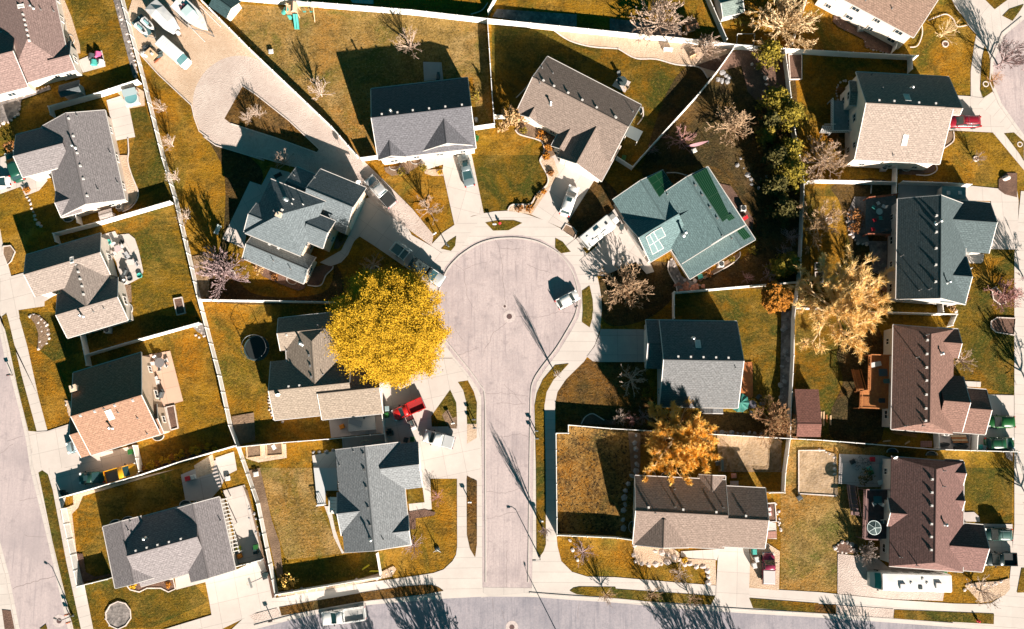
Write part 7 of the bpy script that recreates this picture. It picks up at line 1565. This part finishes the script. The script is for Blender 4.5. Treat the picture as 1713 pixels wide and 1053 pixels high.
# window wells
def well(p,yaw,label,r=.85):
    t=thing('window_well',label,'window well',at(p,0,.0),yaw); m=MB(); n=10; pts=[(r*math.cos(math.pi*i/n),r*.75*math.sin(math.pi*i/n)) for i in range(n+1)]
    for a,b in zip(pts,pts[1:]):
        e=(b[0]-a[0],b[1]-a[1]); L=math.hypot(*e); m.box(((a[0]+b[0])/2,(a[1]+b[1])/2,.12),(L+.02,.07,.26),math.atan2(e[1],e[0]))
    m.build('rim',VENTM,t); MB().add([(x*.95,y*.95,.02) for x,y in pts],[tuple(range(n+1))]).build('floor',TARP,t)
for p,y,l in [(C('41',835,345),R(13),"grey window well north of the speckled house, right one"),(C('41',755,365),R(13),"grey window well north of the speckled house, left one"),(C('41',1210,238),R(13),"window well north of the speckled house, far right"),(C('21',450,410),R(195),"dark window well at the south gable of the grey gabled house"),(C('11',462,265),R(-75),"white window well at the east wall of the brown-roofed house, upper one"),(C('11',480,345),R(-75),"white window well at the east wall of the brown-roofed house, lower one"),(C('44',260,45),0,"teal window well north of the warm tan house, left one"),(C('44',370,55),0,"teal window well north of the warm tan house, middle one"),(C('44',490,60),0,"teal window well north of the warm tan house, right one"),(C('44',150,385),R(90),"teal window well at the west wall of the warm tan house"),((600+690/11.42,250+330/11.42),R(185),"white-rimmed window well, left one before the light grey house"),((600+1095/11.42,250+215/11.42),R(185),"white-rimmed window well, right one before the light grey house"),(C('35',505,925),0,"dark window well north of the maroon-brown house, left one"),(C('35',760,945),0,"dark window well north of the maroon-brown house, right one"),(C('21',840,1005),R(-90),"white window well at the east end of the taupe house"),(C('31',1035,820),R(190),"white window well south of the orange-brown house"),(C('22',580,815),R(150),"white window well south of the slate-grey house"),(C('25',595,80),R(180),"teal window well below the sand-roofed house"),(C('13',810,600),R(120),"teal window well at the upper-left wall of the beige house"),(C('14',185,720),R(-60),"teal window well at the right end of the beige house")]: well(p,y,l)
# lean-to of the beige house, side steps etc
t=thing('lean_to',"teal lean-to roof on the south-east wall of the beige house",'lean-to',at(C('14',155,880),1.5,0),R(-27)); m=MB(); m.add([(-1.1,-1,2.2),(1.1,-1,2.2),(1.1,1,1.8),(-1.1,1,1.8),(-1.1,-1,2.3),(1.1,-1,2.3),(1.1,1,1.9),(-1.1,1,1.9)],[(3,2,1,0),(4,5,6,7),(0,1,5,4),(1,2,6,5),(2,3,7,6),(3,0,4,7)]); m.build('roof',mat('leanto_slate',(0.11,0.13,0.135),.8),t)
for x in(-1,1):
    for y in(-.9,.9): MB().box((x,y,.92),(.1,.1,1.84)).build('post',TRIM,t)
t=thing('outdoor_table',"round dark table on the small slab right of the beige house",'table',at(C('14',80,530),.7)); MB().lathe((0,0,.7),[(.8,0),(.8,.05),(.02,.06)],20).build('tabletop',TARP,t); MB().cyl((0,0,0),(0,0,.7),.06,n=8).build('pedestal',STEEL,t)
chair(C('14',62,487),-1.2,STEEL,"dark chair above the round table right of the beige house"); chair(C('14',110,570),2.6,WOODP,"pale chair beside the round table right of the beige house")
grill(C('13',205,505),1.5,"grey barbecue on the small slab behind the light grey house"); t=thing('propane_tank',"white tank beside the fence corner of the light grey house",'tank',at(C('13',455,785),.4),.2); MB().lathe((0,0,0),[(.2,0),(.3,.1),(.3,.9),(.15,1.05)],14).build('tank',PLW,t); MB().lathe((0,0,1.05),[(.12,0),(.14,.12),(.1,.13)],10).build('collar',STEEL,t)
# bench in slate yard; bench by gravel; fire ring; swing
def bench(p,yaw,m,label,L=1.5):
    t=thing('garden_bench',label,'bench',at(p,.4,.02),yaw); MB().box((0,0,.44),(L,.45,.06)).build('seat',m,t); MB().box((0,.22,.7),(L,.06,.45)).build('backrest',m,t)
    for x in(-L*.4,L*.4): MB().box((x,0,.2),(.07,.42,.4)).build('leg',m,t)
bench(C('22',98,487),1.2,LTB,"pale grey bench on the lawn left of the slate-grey house"); bench(C('14',380,330),-.05,PLW,"white framed planter bench in the gravel bed under the top fence"); bench(C('14',550,372),.5,WOODP,"pale timber board seat under the dense pale tree",1.3); bench(C('34',733,1010),1.57,mat('slate_paint',(0.12,0.16,0.16),.7),"slate bench in the garden below the white fence",1.7); bench(C('22',490,135),.5,TARP,"dark table bench on the patio behind the slate-grey house",1.2)
# flag pole on H lawn
t=thing('flag_pole',"white tripod pole with a dark base on the lawn left of the court mouth",'flag pole',at(C('43',200,530),.3,.0)); m=MB(); m.cyl((0,0,0),(0,0,3.2),.05,.03); m.tube([(0,0,1.0),(-.6,-.5,.0)],.03); m.tube([(0,0,1.0),(.5,-.5,.0)],.03); m.build('pole',PLW,t); m=MB(); m.lathe((0,0,0),[(.35,0),(.4,.2),(.2,.35)],10); m.build('base',TARP,t)
# garden deco stones, stepping
def swing():
    pass
# --- goal frame, hammock
t=thing('goal_frame',"thin white rectangular goal frame at the foot of the weathered shed",'goal',at(C('14',885,260),.3,.02)); m=MB(); m.tube([(-1.4,-.7,.05),(-1.4,.7,.9),(1.4,.7,.9),(1.4,-.7,.05)],.05); m.tube([(-1.4,.7,0),(-1.4,.7,.9)],.05); m.tube([(1.4,.7,0),(1.4,.7,.9)],.05); m.tube([(-1.4,-.7,.05),(1.4,-.7,.05)],.04); m.build('frame',PLW,t)
t=thing('hammock',"pink and white hammock slung from the tan bare tree",'hammock',at(C('14',570,942),1,0),R(14)); m=MB(); n=8; m.loft([[(-1.8+3.6*i/n,-.25*math.sin(math.pi*i/n)-.02,1.3-.45*math.sin(math.pi*i/n)),(-1.8+3.6*i/n,.25*math.sin(math.pi*i/n)+.02,1.3-.45*math.sin(math.pi*i/n)),(-1.8+3.6*i/n,0,1.22-.5*math.sin(math.pi*i/n))] for i in range(n+1)]); m.build('cloth',mat('cloth_pink',(0.55,0.30,0.33),.8),t); m=MB(); m.cyl((-2,0,0),(-1.8,0,1.4),.05); m.cyl((2,0,0),(1.8,0,1.4),.05); m.build('stand',STEEL,t)
# --- boulders: individual stones along beds
RK=[[MB().rock((0,0,.12),1,s,.6).mesh('boulder',mm) for s in range(4)] for mm in (STO,STD,STR)]
NR=[0]
def stones(pts,r,label,group,kind=0,step=None,jit=.12,name='boulder',cat='boulder',maxn=60):
    P=[W(p,0) for p in pts]; L=[0]
    for a,b in zip(P,P[1:]): L.append(L[-1]+(b-a).length)
    n=min(maxn,max(2,int(L[-1]/(step or r*2.1))))
    for i in range(n):
        d=L[-1]*i/(n-1)
        for k in range(len(P)-1):
            if d<=L[k+1]+1e-6: break
        q=P[k].lerp(P[k+1],(d-L[k])/max(1e-6,L[k+1]-L[k])); NR[0]+=1
        rnd=random.Random(NR[0]*7); s=r*rnd.uniform(.7,1.25)
        o=bpy.data.objects.new(name,RK[kind][NR[0]%4]); COL.objects.link(o); o.location=(q.x+rnd.gauss(0,jit*r*2),q.y+rnd.gauss(0,jit*r*2),.02); o.scale=(s,s,s); o.rotation_euler=(0,0,rnd.uniform(0,6.28)); tag(o,label,cat,group)
stones(CL('44',160,515,158,560,165,600,200,630,260,625,330,632,380,610),.42,"pale boulder in the curved rock wall round the gravel bed before the warm tan house",'rock wall of the warm tan house')
stones(CL('44',300,552,360,560,410,575,440,600,480,625,540,632,600,645,645,670,650,710,640,750),.40,"pale boulder in the second rock row beside the entrance path of the warm tan house",'rock row by the entrance path')
stones(CL('44',140,60,110,110,100,190,90,260,85,330,90,385),.45,"grey boulder in the shaded row west of the warm tan house",'shaded rock row',1)
stones(CL('34',168,810,165,870,172,930,168,1000,165,1050),.42,"grey boulder in the column between the rough garden and the golden tree",'rock column in the rough garden',1)
stones(CL('34',690,790,760,795,850,800,985,800),.33,"grey boulder under the white fence right of the golden tree",'rocks under the white fence',1)
stones(CL('34',1150,20,1130,120,1140,180,1140,280,1140,350,1130,450,1125,560,1140,610),.40,"dark boulder in the rock strip along the long right-hand fence",'rock strip along the fence',1,jit=.35)
stones(CL('25',215,380,215,440,225,500,255,550,290,575,340,580),.28,"pale rim stone round the brown thicket bed by the charcoal house",'rim stones of the thicket bed')
stones(CL('24',835,20,850,70,900,130,920,185,960,190,1000,165,1035,145),.38,"grey boulder in the curved rock stream among the pines",'rock stream',1,jit=.3); stones(CL('14',720,480,760,490,775,520,745,540,715,535),.4,"grey boulder in the round heap by the diagonal fence",'round rock heap',1,jit=.3,step=.45); stones(CL('14',930,430,970,460,1000,500,1020,560,1015,600),.35,"pale boulder in the rock trail under the top pine",'rock trail',0,jit=.4)
stones(CL('11',755,10,775,60,790,110,810,180,830,230,850,290,870,380,885,450,890,500),.30,"pale boulder along the upper end of the long west fence",'stones along the west fence')
stones(CL('11',115,640,135,690,120,745,75,790,30,805,0,825),.3,"pale boulder round the corner bed at the left edge",'corner bed stones'); stones(CL('11',120,640,200,615,320,570),.22,"small pale stone along the south wall of the brown-roofed house",'wall stones')
stones(CL('21',180,270,200,320,215,370,235,420,265,465),.28,"white stone in the line across the shaded lawn of the grey gabled house",'white stone line')
stones(CL('31',195,35,240,28,290,65,315,110,318,180,300,215,255,245),.30,"white rim stone of the crescent flower bed by the west pavement",'crescent bed rim'); stones(CL('31',255,80,275,120,285,175,262,205),.28,"white stone inside the crescent flower bed",'crescent bed inner stones')
stones(CL('31',430,590,445,640,455,680),.2,"small pale stone by the orange-brown house front wall",'front wall stones'); stones(CL('32',430,560,430,620,445,670,460,705,520,722),.2,"small pale stone round the west end of the tan house",'tan house edge stones'); stones(CL('32',720,925,760,925,800,918,850,915),.35,"grey boulder behind the bluish grey house patio",'patio boulders',1)
stones(CL('43',1070,480,1080,530,1105,565,1110,600),.4,"pale boulder beside the lilac shrub on the corner lawn",'corner lawn boulders'); stones(CL('42',500,822,620,808,760,790,900,765,1050,735,1180,705,1230,670),.26,"pale stone in the strip along the southern white fence",'southern strip stones',jit=.4,step=.75)
stones(CL('45',130,520,160,490,200,485,240,500,255,540,200,555,145,545),.3,"pale stone round the stump bed left of the motorhome",'stump bed stones'); stones(CL('45',975,800,1010,770,1080,760,1150,765,1210,745),.26,"pale stone in the rim of the corner bed at lower right",'corner bed rim stones')
stones(CL('35',30,915,80,925,110,940,125,980,128,1030)+CL('45',125,40),.32,"pale boulder along the rough patch beside the maroon-brown house patio",'rough patch boulders'); stones(CL('44',1095,250,1100,300,1108,360,1105,420),.2,"pale cobble along the east side of the warm tan house",'side cobbles',jit=.6,step=.35)
stones(CL('24',450,855,480,848,520,850,560,845,590,860),.38,"red-brown flagstone in the stepping patch below the teal-grey house",'red flagstones',2,jit=.5,step=.42,name='flagstone',cat='flagstone'); stones(CL('24',460,875,500,872,550,870,590,872),.38,"red-brown flagstone in the lower stepping row below the teal-grey house",'red flagstones lower row',2,jit=.4,step=.5,name='flagstone',cat='flagstone'); stones(CL('24',395,690,410,720,440,740,450,800,500,830,560,820),.3,"pale rock in the bed at the west corner of the teal-grey house",'west corner rocks',0,jit=.6,step=.7)
stones(CL('15',130,110,190,195,260,212,320,240,335,310,380,325,470,345),.17,"pale edging block of the bed under the clay-roofed house",'clay house edging blocks',step=.5); stones(CL('15',225,530,180,530,150,560,140,610,150,650),.2,"pale rim stone of the rusty bed by the sand-roofed house",'rusty bed rim')
stones(CL('25',860,980,890,1000,920,1015),.3,"pale stone south of the charcoal house gable",'gable stones'); stones(CL('42',300,250,330,320,350,380,375,440),.22,"dark stone in the strip along the long west fence beside the side yard",'side strip stones',1,jit=.6); stones(CL('41',700,930,690,980,715,1030),.2,"white stone on the rim of the round rock bed",'round bed rim stones'); stones(CL('31',1280,110,1310,150,1335,160,1270,165),.25,"pale rock in the fence corner of the orange-brown house yard",'fence corner rocks',jit=.6)
t=tag(MB().rock((0,0,.4),1,3,.6,2).build('boulder',STO),"single big pale boulder in the octagonal bed at the right edge",'boulder'); t.location=W(C('25',1248,148),.3); t.location.z=.05; t.scale=(.7,.5,.6)

# flat-roofed side shed north of the charcoal house drive
P=[W(p,2.3) for p in CL('25',830,202,985,207,985,288,830,286)]; o=sum(P,Vector())/4; t=thing('flat_shed',"flat teal-roofed shed with two white skylights beside the charcoal house",'shed',(o.x,o.y,0)); Q=[(p.x-o.x,p.y-o.y) for p in P]
MB().prism([(x*.96,y*.94) for x,y in Q],.0,2.2).build('wall',GREYW,t); MB().prism(Q,2.2,2.34).build('roof',mat('roof_teal_felt',(0.14,0.24,0.24),.8,(0.10,0.18,0.18),1.5),t)
for x in(-.85,.95): MB().frus((x,0,2.34),(.55,.6),(.45,.5),.12).build('skylight',RVW,t)
MB().box((Q[1][0]*.96+.03,0,1.0),(.06,1.5,1.9)).build('shed_door',TRIM,t)
# slatted pergola along the east wall of the speckled house
A,B=W(C('42',125,195),2.4),W(C('42',212,560),2.4); o=(A+B)/2; e=B-A; yw=math.atan2(e.y,e.x); L=e.length; t=thing('pergola',"white slatted pergola along the east wall of the speckled grey house",'pergola',(o.x,o.y,0),yw); m=MB()
for s in(-.5,.5): m.box((0,s,2.3),(L,.09,.14))
m.build('beam',TRIM,t); m=MB()
for k in range(int(L/.55)): m.box((-L/2+.3+k*.55,0,2.42),(.14,1.3,.08))
m.build('slats',TRIM,t)
for x in(-L/2+.1,0,L/2-.1): MB().box((x,.5 if e.x*0>1 else .5,1.12),(.12,.12,2.24)).build('post',TRIM,t)
rbed(CL('44',1022,232,1075,228,1084,350,1030,352),"white-framed dark sandpit with pink toys, east of the warm tan house",MULCH,PLW)
for x,y,l in [(1040,270,"upper pink toy in the white-framed sandpit"),(1042,302,"lower pink toy in the white-framed sandpit")]:
    t=thing('garden_toy',l,'toy',at(C('44',x,y),.4,.2),.3); MB().frus((0,0,0),(.75,.6),(.65,.5),.3).build('base',mat('toy_pale_pink',(0.50,0.25,0.25),.5),t); MB().frus((0,0,.3),(.4,.5),(.3,.4),.2).build('top',RVW,t)
patch('brick_path',CL('44',1012,418,1088,412,1090,458,1010,462),PAVER,.04)
bench(C('24',880,415),.6,PLR,"red-pink bench at the east rim of the teal-grey house bed",1.2)
